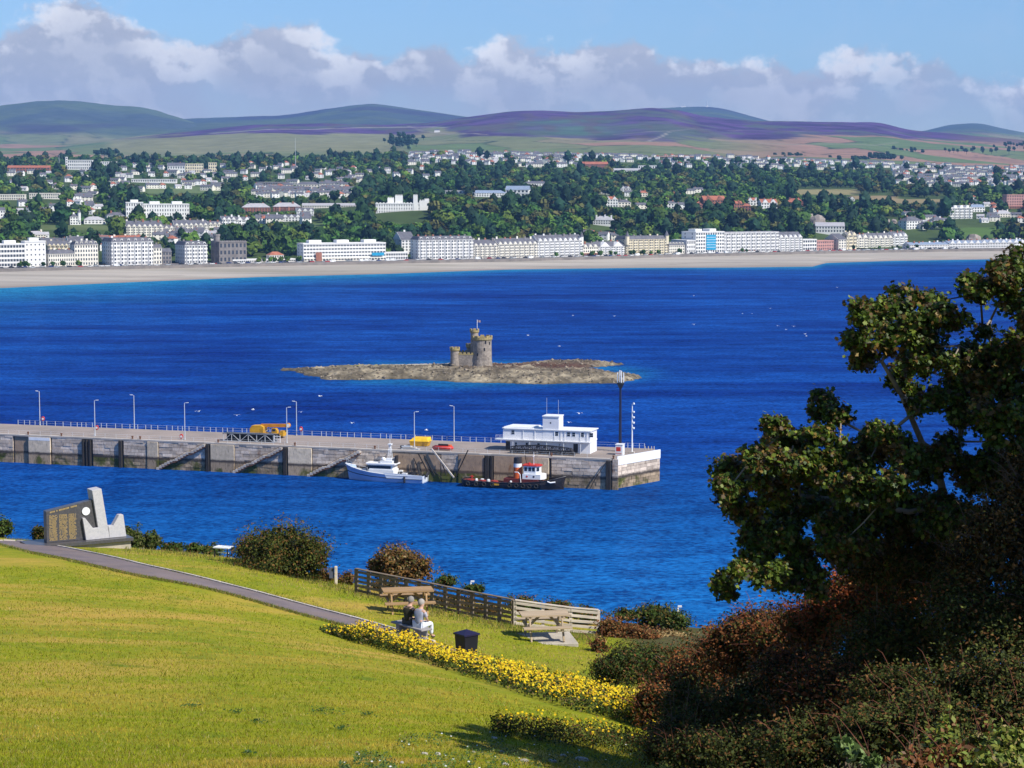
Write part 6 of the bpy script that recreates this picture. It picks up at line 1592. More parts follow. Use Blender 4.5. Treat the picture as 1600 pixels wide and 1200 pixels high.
        bush('shrub', lab, 'shrub', bl, n, s, pal, G, tw, tm, None, 0.17, 0.85, tp)
    # leafy weeds catching the sun in the bottom right corner
    G = 'sunlit weeds at the bottom right'
    for lab, bl, n, s, pal, tw in [
        ('sprig of pale green bramble leaves in front of the black shade', [(1318, 1162, 12, 8, 17.6), (1338, 1178, 16, 8, 17.4), (1362, 1190, 14, 8, 17.2)], 95, 0.06, [((0.13, 0.20, 0.05), 3), ((0.17, 0.23, 0.08), 1)], 6),
        ('yellow green weed with upright leafy spikes', [(1480, 1140, 14, 24, 18), (1470, 1165, 22, 24, 17.8), (1452, 1158, 8, 20, 18)], 420, 0.055, [((0.20, 0.22, 0.03), 3), ((0.14, 0.19, 0.03), 3), ((0.22, 0.10, 0.03), 1.5)], 5),
        ('rusty dock stalks among the bottom right weeds', [(1540, 1140, 8, 22, 18), (1500, 1180, 40, 18, 17.6), (1440, 1186, 40, 14, 17.5)], 900, 0.045, [((0.20, 0.07, 0.025), 3), ((0.14, 0.06, 0.02), 2), ((0.14, 0.17, 0.03), 2)], 8),
        ('yellow green grassy weeds at the right bottom corner', [(1585, 1165, 36, 30, 17.6), (1560, 1190, 50, 16, 17.3), (1530, 1160, 16, 14, 17.8)], 1500, 0.05, [((0.24, 0.25, 0.04), 3), ((0.15, 0.20, 0.03), 3), ((0.26, 0.20, 0.07), 1)], 5)]:
        bush('weed', lab, 'weeds', bl, n, s, pal, G, tw, M_TWIGRED, M_LEAF, 0.25)
make_bushes()

# ---- the sycamore on the right
def make_sycamore():
    cl = [(1585, 412, 26, 18), (1562, 440, 34, 22), (1520, 452, 30, 20), (1600, 480, 40, 30), (1592, 560, 50, 40), (1345, 492, 26, 20), (1388, 476, 34, 22), (1438, 466, 36, 18), (1470, 492, 34, 24), (1385, 528, 32, 24), (1338, 532, 18, 20), (1352, 560, 22, 14),
          (1428, 520, 42, 28), (1480, 540, 46, 30), (1535, 545, 46, 34), (1562, 605, 50, 40), (1500, 592, 42, 26), (1442, 572, 30, 18), (1402, 590, 22, 14), (1424, 616, 20, 12), (1492, 642, 34, 26), (1545, 655, 46, 36), (1595, 665, 46, 40), (1452, 628, 24, 14),
          (1290, 632, 22, 18), (1300, 652, 20, 12), (1274, 682, 26, 16), (1214, 668, 20, 14), (1222, 692, 26, 18), (1250, 690, 28, 14), (1176, 712, 26, 16), (1192, 726, 30, 18), (1152, 742, 30, 22), (1200, 762, 42, 30), (1140, 772, 26, 24), (1130, 752, 18, 14), (1162, 796, 30, 26), (1250, 740, 42, 30),
          (1300, 704, 30, 22), (1330, 722, 32, 24), (1372, 668, 20, 16), (1382, 688, 26, 16), (1356, 704, 30, 18), (1412, 706, 30, 20), (1442, 722, 42, 26), (1482, 706, 36, 26), (1302, 762, 52, 36), (1362, 764, 50, 36), (1252, 802, 52, 36), (1202, 834, 36, 26), (1182, 856, 30, 24), (1232, 862, 42, 30),
          (1172, 884, 20, 14), (1150, 892, 16, 10), (1132, 906, 14, 10), (1136, 924, 9, 12), (1196, 892, 26, 16), (1222, 908, 26, 14), (1262, 894, 34, 24), (1302, 850, 52, 36), (1352, 830, 60, 40), (1422, 802, 60, 40), (1482, 784, 60, 40), (1542, 742, 56, 40), (1594, 742, 50, 40),
          (1640, 560, 60, 80), (1640, 450, 50, 60), (1660, 680, 70, 70)]
    base = Vector((6.9, 31.2, 0)); base.z = gz(base.x, base.y)
    t = thing('sycamore_tree', 'wind scorched sycamore tree with green and brown leaves on the right', 'tree', tuple(base))
    # trunk and main boughs, then every leaf cluster joins the nearest wood
    nodes = []; par = []
    def add(p, q): nodes.append(Vector(p)); par.append(q); return len(nodes) - 1
    def W(px, py, D): return at(px, py, D)
    r0 = add(base - Vector((0, 0, 0.2)), -1)
    a = add(W(1490, 900, 31.2), r0); b = add(W(1478, 790, 31), a); c = add(W(1466, 735, 31.0), b)
    d = add(W(1440, 690, 30.6), c); e = add(W(1410, 620, 30.4), d); f = add(W(1378, 565, 30.3), e)
    g = add(W(1500, 690, 31), c); h = add(W(1520, 600, 31.2), g); i_ = add(W(1548, 500, 31.3), h)
    j = add(W(1420, 800, 31.0), b); k = add(W(1340, 785, 31.1), j); l = add(W(1250, 775, 31.2), k)
    m_ = add(W(1560, 690, 31.5), g); n_ = add(W(1500, 540, 30.9), g)
    cen = []
    for px, py, rx, ry in cl:
        D = 30.3 + rng.uniform(-1.0, 1.2); c_ = W(px, py, D); k_ = D / 3216
        for q in range(6):                                        # each spray of the bough by itself
            d_ = rnd_unit(1)[0] * rng.uniform(0.35, 1.15)
            f_ = rng.uniform(0.30, 0.56)
            cen.append((c_ + Vector((d_[0] * rx * k_, d_[1] * rx * k_, d_[2] * ry * k_)), rx * k_ * f_ * rng.uniform(0.9, 1.5), ry * k_ * f_ * rng.uniform(0.7, 1.1)))
    order = sorted(range(len(cen)), key=lambda q: min((cen[q][0] - x).length for x in nodes))
    for q in order:
        p = cen[q][0]
        best = min(range(1, len(nodes)), key=lambda v: (nodes[v] - p).length + (0.6 if nodes[v].z > p.z + 0.4 else 0))
        s = nodes[best]; last = best
        n = max(1, int((p - s).length / 0.45))
        for i in range(1, n + 1):
            tt = i / n; w = s.lerp(p, tt) + Vector((rng.normal() * 0.04, rng.normal() * 0.05, math.sin(tt * math.pi) * -0.06)) * (1 if i < n else 0)
            last = add(w, last)
    wt = [0.0] * len(nodes)
    for i in range(len(nodes) - 1, 0, -1):
        wt[i] += 1.0 if wt[i] == 0 else 0
        wt[par[i]] += wt[i]
    rad = [0.0062 * math.sqrt(max(w, 1)) ** 0.95 + 0.004 for w in wt]
    kids = {}
    for i, p in enumerate(par):
        if p >= 0: kids.setdefault(p, []).append(i)
    bt = MB(); bb = MB(); ntr = {0, 1, 2, 3}
    def chain(start):
        stack = [start]
        while stack:
            i = stack.pop(); pts = [nodes[par[i]] - base, nodes[i] - base]; rr = [min(rad[par[i]], rad[i] * 1.3), rad[i]]; cur = i
            while kids.get(cur):
                ks = sorted(kids[cur], key=lambda v: -wt[v]); stack.extend(ks[1:]); cur = ks[0]; pts.append(nodes[cur] - base); rr.append(rad[cur])
            (bt if start == 1 and i == 1 else bb).tube(pts, rr, 6)
    chain(1)
    bt.build('trunk', M_BARK, t, smooth=True); bb.build('branches', M_BARK, t, smooth=True, kind='stuff')
    # leaves, in sprays round each twig end
    P = []; Nn = []
    for p, rx, rz in cen:
        n = int((38 + 2600 * rx * rz / 0.16) * (0.8 if p.z > W(1400, 640, 30).z else 1.0))
        ns = max(5, int(n / 17)); d = rnd_unit(ns); d[:, 0:1] *= 1
        sc_ = d * np.where(rng.random((ns, 1)) < 0.10, rng.uniform(1.05, 1.5, (ns, 1)), 0.2 + 0.85 * rng.random((ns, 1)) ** 0.6) * np.array((rx, max(rx, rz) * 0.9, rz))
        i = rng.integers(0, ns, n)
        P.append(np.array(p) + sc_[i] + rng.normal(size=(n, 3)) * 0.05); Nn.append(rng.normal(size=(n, 3)) * 0.55 + d[i] * 0.5 + np.array((0.25, -0.15, 0.55)))
    P = np.concatenate(P); Nn = np.concatenate(Nn)
    S = rng.uniform(0.045, 0.10, len(P))
    C = pick([((0.040, 0.070, 0.008), 4), ((0.075, 0.118, 0.012), 3), ((0.16, 0.20, 0.024), 1.7), ((0.11, 0.062, 0.015), 1.3), ((0.24, 0.16, 0.04), .7), ((0.045, 0.03, 0.012), 1.6)], len(P), 0.3)
    br = fbm2(P[:, 0] / 0.5, P[:, 2] / 0.5, 3, 25) > 0.60; kk = br & (rng.random(len(P)) < 0.45)
    C[kk] = pick([((0.15, 0.085, 0.02), 2), ((0.20, 0.125, 0.03), 1), ((0.09, 0.055, 0.018), 2)], int(kk.sum()))
    # the largest leaves, near side first, are leaves of their own
    score = S - 0.02 * (P[:, 1] - 30); top = np.argsort(-score)[:300]; rest = np.ones(len(P), bool); rest[top] = False
    o = np.array(base)
    link('foliage', leaf_obj_mesh('foliage', P[rest] - o, Nn[rest], S[rest], C[rest], M_LEAF, LOBED), t, kind='stuff')
    var = []
    for q in range(6):
        c = pick([((0.05, 0.085, 0.012), 3), ((0.085, 0.13, 0.018), 2), ((0.14, 0.08, 0.02), 1.5)], 1)
        var.append(leaf_obj_mesh('leaf', np.zeros((1, 3)), np.array([[0.0, 0.0, 1.0]]), np.ones(1), c, M_LEAF, LOBED))
    for q in top:
        n = Vector(Nn[q]).normalized(); x = link('leaf', var[rng.integers(6)], t, tuple(P[q] - o))
        x.rotation_mode = 'QUATERNION'; x.rotation_quaternion = n.to_track_quat('Z', 'Y') @ Vector((0, 0, 1)).rotation_difference(Vector((0, 0, 1))); x.scale = (S[q],) * 3
make_sycamore()
def make_shade_tree():
    # unseen tree added just right of the view to cast shade across the weeds
    c = Vector((9.3, 27.2, 0)); c.z = gz(c.x, c.y)
    t = thing('tree', 'unseen tree added beyond the right edge to shade the bottom weeds', 'tree', tuple(c))
    b = MB(); b.tube([(0, 0, -0.3), (0.1, 0, 3), (-0.1, 0.1, 6), (0, 0, 9)], [0.26, 0.2, 0.14, 0.05], 7)
    for a in range(7): b.tube([(0, 0, 4 + a * 0.6), (1.1 * math.cos(a * 2.4), 1.1 * math.sin(a * 2.4), 6 + a * 0.6), (1.7 * math.cos(a * 2.4), 1.7 * math.sin(a * 2.4), 7.2 + a * 0.5)], [0.09, 0.05, 0.02], 5)
    b.build('trunk', M_BARK, t, smooth=True)
    bl = [(0, 0, 8.6, 1.25, 1.1, 1.3), (-0.5, 0.9, 9.2, 1.0, 0.9, 1.1), (0.3, 0.2, 9.9, 0.8, 0.8, 0.8)]
    P, N_ = blob_points(bl, 5200, 0.2)
    link('foliage', leaf_obj_mesh('foliage', P, N_, rng.uniform(0.10, 0.2, len(P)), pick(GREENS, len(P)), M_LEAF, LOBED), t, kind='stuff')
make_shade_tree()

# ---- yellow flower bank, weeds, grass, stones
def seg_points(lo, hi, n):
    lx = [p[0] for p in lo]; u = rng.uniform(lx[0], lx[-1], n); yl = I(u, lx, [p[1] for p in lo]); yh = I(u, [p[0] for p in hi], [p[1] for p in hi])
    s = rng.random(n); return u, yl + (yh - yl) * s, s
_gridx, _gridy = np.arange(-22, 12, 0.25), np.arange(10, 90, 0.25)
def ground_hits(U, Y):
    """many lines of sight against the lawn at once"""
    out = np.zeros((len(U), 3)); ok = np.zeros(len(U), bool)
    for lo in range(0, len(U), 2000):
        u = (U[lo:lo + 2000] - 800) / F; v = (600 - Y[lo:lo + 2000]) / F
        dy = CT + v * ST; dz = -ST + v * CT
        a = np.full(len(u), 10.0); b = np.full(len(u), 92.0)
        ys = np.arange(12, 92, 1.0); prev = np.full(len(u), 12.0); found = np.zeros(len(u), bool)
        for yy in ys:
            g = ground(u / dy * yy, np.full(len(u), yy)); z = CAMZ + dz / dy * yy
            new = (z <= g) & ~found; a[new] = yy - 1; b[new] = yy; found |= new
        for _ in range(8):
            m = (a + b) / 2; below = CAMZ + dz / dy * m <= ground(u / dy * m, m); b = np.where(below, m, b); a = np.where(below, a, m)
        k = slice(lo, lo + 2000); out[k, 0] = u / dy * b; out[k, 1] = b; out[k, 2] = CAMZ + dz / dy * b; ok[k] = found
    return out, ok
def make_flowers():
    low = [(505, 988), (560, 1006), (640, 1028), (720, 1054), (800, 1080), (900, 1112), (960, 1126), (1010, 1140), (1045, 1152)]
    mid = [(505, 983), (560, 997), (640, 1014), (720, 1036), (800, 1058), (900, 1078), (960, 1098), (1010, 1124), (1045, 1142)]
    u, y, s = seg_points(low, mid, 5200)
    P, ok = ground_hits(u, y); P = P[ok]; u = u[ok]; s = s[ok]
    # stems and dull leaves
    hgt = (0.28 + 0.32 * rng.random(len(P))) * I(u, [505, 540, 570, 620, 700, 1045], [0.25, 0.5, 1.0, 0.9, 0.75, 0.95])
    n = 6
    i = rng.integers(0, len(P), 15000); tz = rng.random(15000)
    Q = P[i].copy(); Q[:, 2] += hgt[i] * tz; Q[:, :2] += rng.normal(size=(15000, 2)) * 0.07
    C = pick([((0.045, 0.075, 0.012), 3), ((0.075, 0.105, 0.018), 3), ((0.12, 0.09, 0.03), 1.2), ((0.18, 0.12, 0.05), .6), ((0.025, 0.035, 0.01), 2)], 15000)
    tag(link('flower_bank_leaves', leaf_obj_mesh('flower_bank_leaves', Q, rng.normal(size=(15000, 3)) + np.array((0, 0, 0.3)), rng.uniform(0.05, 0.11, 15000), C, M_LEAF_DARK)), kind='stuff')
    # yellow heads, thick towards the top of the plants
    N_ = 11500; i = rng.integers(0, len(P), N_)
    keep = rng.random(N_) < I(u[i], [505, 545, 565, 1045], [0.02, 0.25, 1, 1]) * (0.5 + 0.5 * s[i]) * np.clip(1.9 * fbm2(P[i, 0] / 0.5, P[i, 1] / 0.5, 3, 8) - 0.1, 0.15, 1); i = i[keep]; N_ = len(i)
    Q = P[i].copy(); Q[:, 2] += hgt[i] * (0.62 + 0.5 * rng.random(N_) ** 0.7); Q[:, :2] += rng.normal(size=(N_, 2)) * 0.06
    hexa = np.array([(0.5 * math.cos(a), 0.5 * math.sin(a)) for a in np.linspace(0, 2 * math.pi, 9)[:-1]]) * np.array([[1, 1], [.72, .72]] * 4)
    C = pick([((0.72, 0.50, 0.015), 5), ((0.78, 0.60, 0.03), 3), ((0.55, 0.33, 0.015), 2), ((0.30, 0.17, 0.02), 1)], N_, 0.12)
    fm = leafmat('yellow_petals', 0.25, rough=0.7, spec=0.1)
    tag(link('yellow_flowers', leaf_obj_mesh('yellow_flowers', Q, rng.normal(size=(N_, 3)) * 0.45 + np.array((0.2, -0.35, 0.8)), rng.uniform(0.035, 0.075, N_), C, fm, hexa)), kind='stuff')
    # dark weeds along the bottom with a few yellow heads
    low = [(770, 1150), (850, 1162), (950, 1175), (1060, 1190)]; mid = [(770, 1138), (850, 1142), (950, 1148), (1060, 1160)]
    u, y, s = seg_points(low, mid, 1500); P, ok = ground_hits(u, y); P = P[ok]
    i = rng.integers(0, len(P), 7000); Q = P[i].copy(); Q[:, 2] += 0.30 * rng.random(7000); Q[:, :2] += rng.normal(size=(7000, 2)) * 0.06
    tag(link('weed_bank', leaf_obj_mesh('weed_bank', Q, rng.normal(size=(7000, 3)) + np.array((0, 0, .5)), rng.uniform(0.03, 0.07, 7000), pick(DARKG + [((0.07, 0.10, 0.02), 3)], 7000), M_LEAF_DARK)), kind='stuff')
    i = rng.integers(0, len(P), 520); Q = P[i].copy(); Q[:, 2] += 0.22 + 0.2 * rng.random(520); Q = Q[:240]
    tag(link('yellow_flowers', leaf_obj_mesh('yellow_flowers', Q, rng.normal(size=(240, 3)) * 0.4 + np.array((0.2, -0.3, 0.8)), rng.uniform(0.03, 0.06, 240), pick([((0.72, 0.50, 0.015), 3), ((0.55, 0.33, 0.015), 2)], 240), fm, hexa)), kind='stuff')
    # creeping green weeds across the bottom of the lawn
    low = [(530, 1215), (640, 1215), (1010, 1215)]; mid = [(530, 1196), (640, 1150), (1010, 1150)]
    u, y, s = seg_points(low, mid, 9000); k = fbm2(u / 30, y / 14, 3, 77) > 0.47; u = u[k]; y = y[k]
    P, ok = ground_hits(u, y); P = P[ok]; n = len(P); Q = P.copy(); Q[:, 2] += 0.02 + 0.08 * rng.random(n)
    tag(link('ground_weeds', leaf_obj_mesh('ground_weeds', Q, rng.normal(size=(n, 3)) * 0.5 + np.array((0, 0, 1)), rng.uniform(0.02, 0.055, n), pick([((0.06, 0.12, 0.02), 4), ((0.10, 0.16, 0.03), 3), ((0.04, 0.07, 0.02), 2), ((0.2, 0.2, 0.06), 1)], n), M_LEAF)), kind='stuff')
    k = rng.random(n) < 0.007; Q = P[k]; Q[:, 2] += 0.09
    tag(link('white_daisies', leaf_obj_mesh('white_daisies', Q, np.tile(np.array((0.1, -0.3, 0.9)), (len(Q), 1)), rng.uniform(0.02, 0.04, len(Q)), np.tile(np.array((0.7, 0.7, 0.68)), (len(Q), 1)), M_LEAF, hexa)), kind='stuff')
    # darker weed rosettes scattered on the turf
    for px, py, w, lab in [(506, 1114, 22, 'widest dark green weed rosette on the lawn'), (300, 1105, 12, 'weed rosette on the lawn left of the widest one'), (370, 1115, 12, 'small weed rosette between two others on the lawn'), (401, 1130, 13, 'weed rosette just below the middle of the row'), (534, 1141, 12, 'weed rosette below and right of the widest one'), (390, 1180, 8, 'small dark weed near the bottom edge of the lawn'), (575, 1119, 9, 'tiny weed tuft right of the widest rosette')]:
        c = on_ground(px, py); r = w / 3216 * c.y
        n = int(14 + w * 3.2); p = np.column_stack([rng.normal(size=n) * r * 0.6, rng.normal(size=n) * r * 1.3, np.zeros(n)])
        p[:, 2] = ground(c.x + p[:, 0], c.y + p[:, 1]) - c.z + 0.02 + 0.05 * rng.random(n)
        t = thing('weed_rosette', lab, 'weed', tuple(c), 0, 'weed rosettes on the lawn'); link('foliage', leaf_obj_mesh('foliage', p, rng.normal(size=(n, 3)) * 0.5 + np.array((0, 0, 1)), rng.uniform(0.03, 0.07, n), pick([((0.04, 0.085, 0.015), 3), ((0.07, 0.13, 0.02), 2)], n), M_LEAF), t, kind='stuff')
    # turf blades over the nearer lawn
    n = 110000
    yy = 1215 - 330 * rng.random(n) ** 1.4; uu = rng.uniform(-30, 1010, n)
    ok = yy > I(uu, [-30, 0, 130, 320, 530, 640, 800, 1010], [840, 860, 885, 928, 985, 1035, 1090, 1150]); uu = uu[ok]; yy = yy[ok]
    P, ok = ground_hits(uu, yy); P = P[ok]; n = len(P)
    a = rng.uniform(0, 6.28, n); h = rng.uniform(0.025, 0.06, n) ; w = rng.uniform(0.004, 0.008, n) * (P[:, 1] / 30)
    dx, dy = np.cos(a) * w, np.sin(a) * w; ln = rng.normal(size=(n, 2)) * 0.025
    V = np.zeros((n, 3, 3)); V[:, 0] = P + np.column_stack([-dx, -dy, np.full(n, -0.005)]); V[:, 1] = P + np.column_stack([dx, dy, np.full(n, -0.005)]); V[:, 2] = P + np.column_stack([ln[:, 0], ln[:, 1], h])
    rx_ = P[:, 0] * 0.788 - P[:, 1] * 0.616; ry_ = P[:, 0] * 0.616 + P[:, 1] * 0.788
    f = fbm2(rx_ / 1.6, ry_ / 4.5, 5, 41)
    C = lerp(np.array((0.22, 0.255, 0.009)), np.array((0.47, 0.325, 0.05)), 0.85 * np.clip((f - 0.475) * 5 + rng.normal(size=n) * 0.3, 0, 1)) * rng.uniform(0.55, 1.4, (n, 1))
    br = rng.random(n) < 0.10 + 0.16 * (fbm2(P[:, 0] / 0.55, P[:, 1] / 0.55, 3, 51) > 0.55); C[br] = pick([((0.24, 0.14, 0.04), 2), ((0.46, 0.36, 0.14), 2), ((0.10, 0.12, 0.01), 2)], int(br.sum()))
    tag(link('turf_grass', np_mesh('turf_grass', V.reshape(-1, 3), np.arange(n * 3), np.arange(n) * 3, np.full(n, 3), leafmat('grass_blade', 0.3, rough=0.8, spec=0.05), C)), kind='stuff')
    # shorter, drier turf between the path and the cliff edge
    n = 60000; uu = rng.uniform(120, 990, n); yy = rng.uniform(845, 1085, n)
    ok = (yy < I(uu, [120, 220, 320, 400, 480, 530, 575, 640, 760, 990], [856, 876, 899, 920, 943, 960, 976, 1000, 1045, 1100])) & (yy > I(uu, [120, 330, 520, 560, 640, 800, 935, 990], [850, 866, 910, 926, 945, 978, 995, 1010]) - 4); uu = uu[ok]; yy = yy[ok]
    P, ok = ground_hits(uu, yy); P = P[ok]; n = len(P)
    a = rng.uniform(0, 6.28, n); h = rng.uniform(0.03, 0.075, n); w = 0.011
    dx, dy = np.cos(a) * w, np.sin(a) * w; ln = rng.normal(size=(n, 2)) * 0.03
    V = np.zeros((n, 3, 3)); V[:, 0] = P + np.column_stack([-dx, -dy, np.full(n, -0.005)]); V[:, 1] = P + np.column_stack([dx, dy, np.full(n, -0.005)]); V[:, 2] = P + np.column_stack([ln[:, 0], ln[:, 1], h])
    f = fbm2(P[:, 0] / 1.8, P[:, 1] / 2.5, 4, 47)
    C = lerp(np.array((0.17, 0.22, 0.014)), np.array((0.44, 0.32, 0.12)), np.clip((f - 0.37) * 5 + rng.normal(size=n) * 0.25, 0, 1)) * rng.uniform(0.7, 1.25, (n, 1))
    tag(link('dry_grass', np_mesh('dry_grass', V.reshape(-1, 3), np.arange(n * 3), np.arange(n) * 3, np.full(n, 3), leafmat('dry_grass_blade', 0.3, rough=0.8, spec=0.05), C)), kind='stuff')
    # longer tufts along the path and the rim
    n = 26000
    u = rng.uniform(-20, 940, n); e = rng.random(n)
    yl = np.where(e < 0.4, I(u, [p[0] for p in PATH_NEAR], [p[1] for p in PATH_NEAR]) + 1.5, np.where(e < 0.65, I(u, [p[0] for p in PATH_FAR], [p[1] for p in PATH_FAR]) - 2.0, I(u, [0, 130, 250, 330, 400, 480, 560, 640, 800, 940], [842, 852, 858, 868, 884, 905, 926, 948, 980, 998])))
    k = (e < 0.65) | ((u > 195) & (u < 940)); k &= ~((e < 0.65) & (u > 560)); u = u[k]; yl = yl[k]; e = e[k]
    P, ok = ground_hits(u, yl + rng.normal(size=len(u)) * np.where(e < 0.65, 0.8, 5)); P = P[ok]; e = e[ok]; n = len(P)
    a = rng.uniform(0, 6.28, n); h = rng.uniform(0.05, 0.13, n) * np.where(e < 0.65, 0.8, 1.3); w = 0.012
    dx, dy = np.cos(a) * w, np.sin(a) * w; ln = rng.normal(size=(n, 2)) * 0.05
    V = np.zeros((n, 3, 3)); V[:, 0] = P + np.column_stack([-dx, -dy, np.full(n, -0.01)]); V[:, 1] = P + np.column_stack([dx, dy, np.full(n, -0.01)]); V[:, 2] = P + np.column_stack([ln[:, 0], ln[:, 1], h])
    C = pick([((0.16, 0.20, 0.016), 3), ((0.33, 0.25, 0.08), 2), ((0.08, 0.12, 0.012), 2), ((0.24, 0.15, 0.05), 1)], n)
    tag(link('long_grass', np_mesh('long_grass', V.reshape(-1, 3), np.arange(n * 3), np.arange(n) * 3, np.full(n, 3), leafmat('long_grass_blade', 0.3, rough=0.6), C)), kind='stuff')
    # loose stones at the bottom
    stm = mat('field_stone', (0.46, 0.42, 0.36), (0.32, 0.29, 0.25), 9, 0.9, 0.4, 25, rnd=0.2)
    where = ['left of the pair at the bottom edge', 'left one of a close pair in the weeds', 'right one of a close pair in the weeds', 'beneath the dark weed bank alone', 'nearest the yellow topped weeds', 'small and right of the middle', 'flat and at the bottom middle', 'bottom middle and half buried', 'left of the large flat one', 'upper one of the right group', 'large flat one at the right', 'leftmost small pale one']
    for (px, py, w), lab in zip([(628, 1193, 10), (663, 1179, 11), (684, 1180, 12), (740, 1176, 7), (772, 1155, 10), (783, 1175, 8), (819, 1190, 13), (789, 1196, 12), (862, 1191, 14), (880, 1182, 11), (907, 1189, 20), (558, 1177, 8)], where):
        c = on_ground(px, py); r = w / 2 / 3216 * c.y
        bm = bmesh.new(); bmesh.ops.create_icosphere(bm, subdivisions=2, radius=1)
        q = rng.uniform(0.7, 1.25, 3); sd = rng.uniform(0, 50)
        for v in bm.verts:
            p = v.co * (1 + 0.3 * (noise.noise(v.co * 1.3 + Vector((sd, 0, 0)))))
            v.co = Vector((p.x * r * q[0], p.y * r * q[1], p.z * r * 0.55))
        me = bpy.data.meshes.new('stone'); bm.to_mesh(me); bm.free(); me.materials.append(stm)
        tag(link('field_stone', me, None, (c.x, c.y, c.z + r * 0.12)), 'pale stone lying in the weeds, ' + lab, 'stone', 'loose stones in the weeds')
    # two white posts far down the cliff edge
    for px, py, D, lab in [(735.5, 918, 77, 'small white post standing behind the long fence'), (1059, 958, 70.5, 'small white post among the gorse on the point')]:
        p = at(px, py, D); b = MB(); z = gz(p.x, p.y) - p.z - 0.1
        b.tube([(0, 0, z), (0, 0, 0.2)], 0.035, 6); b.cbox((0.07, 0, 0.24), (0.14, 0.05, 0.06)); tag(b.build('marker_post', M_WHITE, None, tuple(p)), lab, 'post')
make_flowers()
# ================================================================== THE TOWN
W_WHITE = mat('white_stucco', (0.80, 0.79, 0.76), (0.72, 0.71, 0.69), 0.12, 0.8, world=True, spec=0.15)
W_CREAM = mat('cream_stucco', (0.76, 0.68, 0.50), (0.68, 0.60, 0.43), 0.12, 0.8, world=True, spec=0.15)
W_IVORY = mat('ivory_stucco', (0.79, 0.75, 0.65), (0.71, 0.67, 0.58), 0.12, 0.8, world=True, spec=0.15)
W_GREY = mat('grey_stone_wall', (0.25, 0.23, 0.22), (0.18, 0.165, 0.16), 0.3, 0.9, world=True, spec=0.1)
W_BRICK = mat('red_brick_wall', (0.36, 0.16, 0.11), (0.27, 0.12, 0.085), 0.3, 0.9, world=True, spec=0.1)
W_PINK = mat('pink_render', (0.62, 0.34, 0.29), (0.52, 0.28, 0.24), 0.2, 0.85, world=True, spec=0.1)
R_SLATE = mat('slate_roof', (0.135, 0.135, 0.155), (0.09, 0.09, 0.105), 0.3, 0.75, world=True)
R_PALE = mat('pale_roof', (0.42, 0.41, 0.42), (0.34, 0.33, 0.35), 0.3, 0.8, world=True)
R_RED = mat('clay_tile_roof', (0.40, 0.145, 0.085), (0.29, 0.10, 0.06), 0.3, 0.85, world=True)
R_BLUE = mat('blue_grey_roof', (0.24, 0.30, 0.40), (0.20, 0.25, 0.34), 0.3, 0.7, world=True)
G_WIN = mat('far_window', (0.035, 0.042, 0.055), (0.06, 0.07, 0.085), 0.4, 0.2, spec=0.6)
G_BLUE = mat('blue_glazing', (0.02, 0.26, 0.46), (0.03, 0.34, 0.56), 0.4, 0.2, spec=0.6)
MARKS = []
RECTS = []                                                     # what each building covers from the viewpoint
rb = random.Random(5)
def front(u0, u1, yb, yaw=None, prom=False, D=None):
    if prom:
        d0, d1 = float(Dp(u0)), float(Dp(u1)); z = 5.1
        return Vector((float(xu(u0, d0)), d0, z)), Vector((float(xu(u1, d1)), d1, z))
    p = town_hit(u0, yb) if D is None else Vector((float(xu(u0, D)), D, float(town_z(np.array([u0]), np.array([D]))[0])))
    y = R(22 if yaw is None else yaw)
    w = (u1 - u0) / 3216 * p.y; d1 = p.y
    for _ in range(6): d1 = p.y + (float(xu(u1, d1)) - p.x) * math.tan(y)
    return p, Vector((float(xu(u1, d1)), d1, p.z))
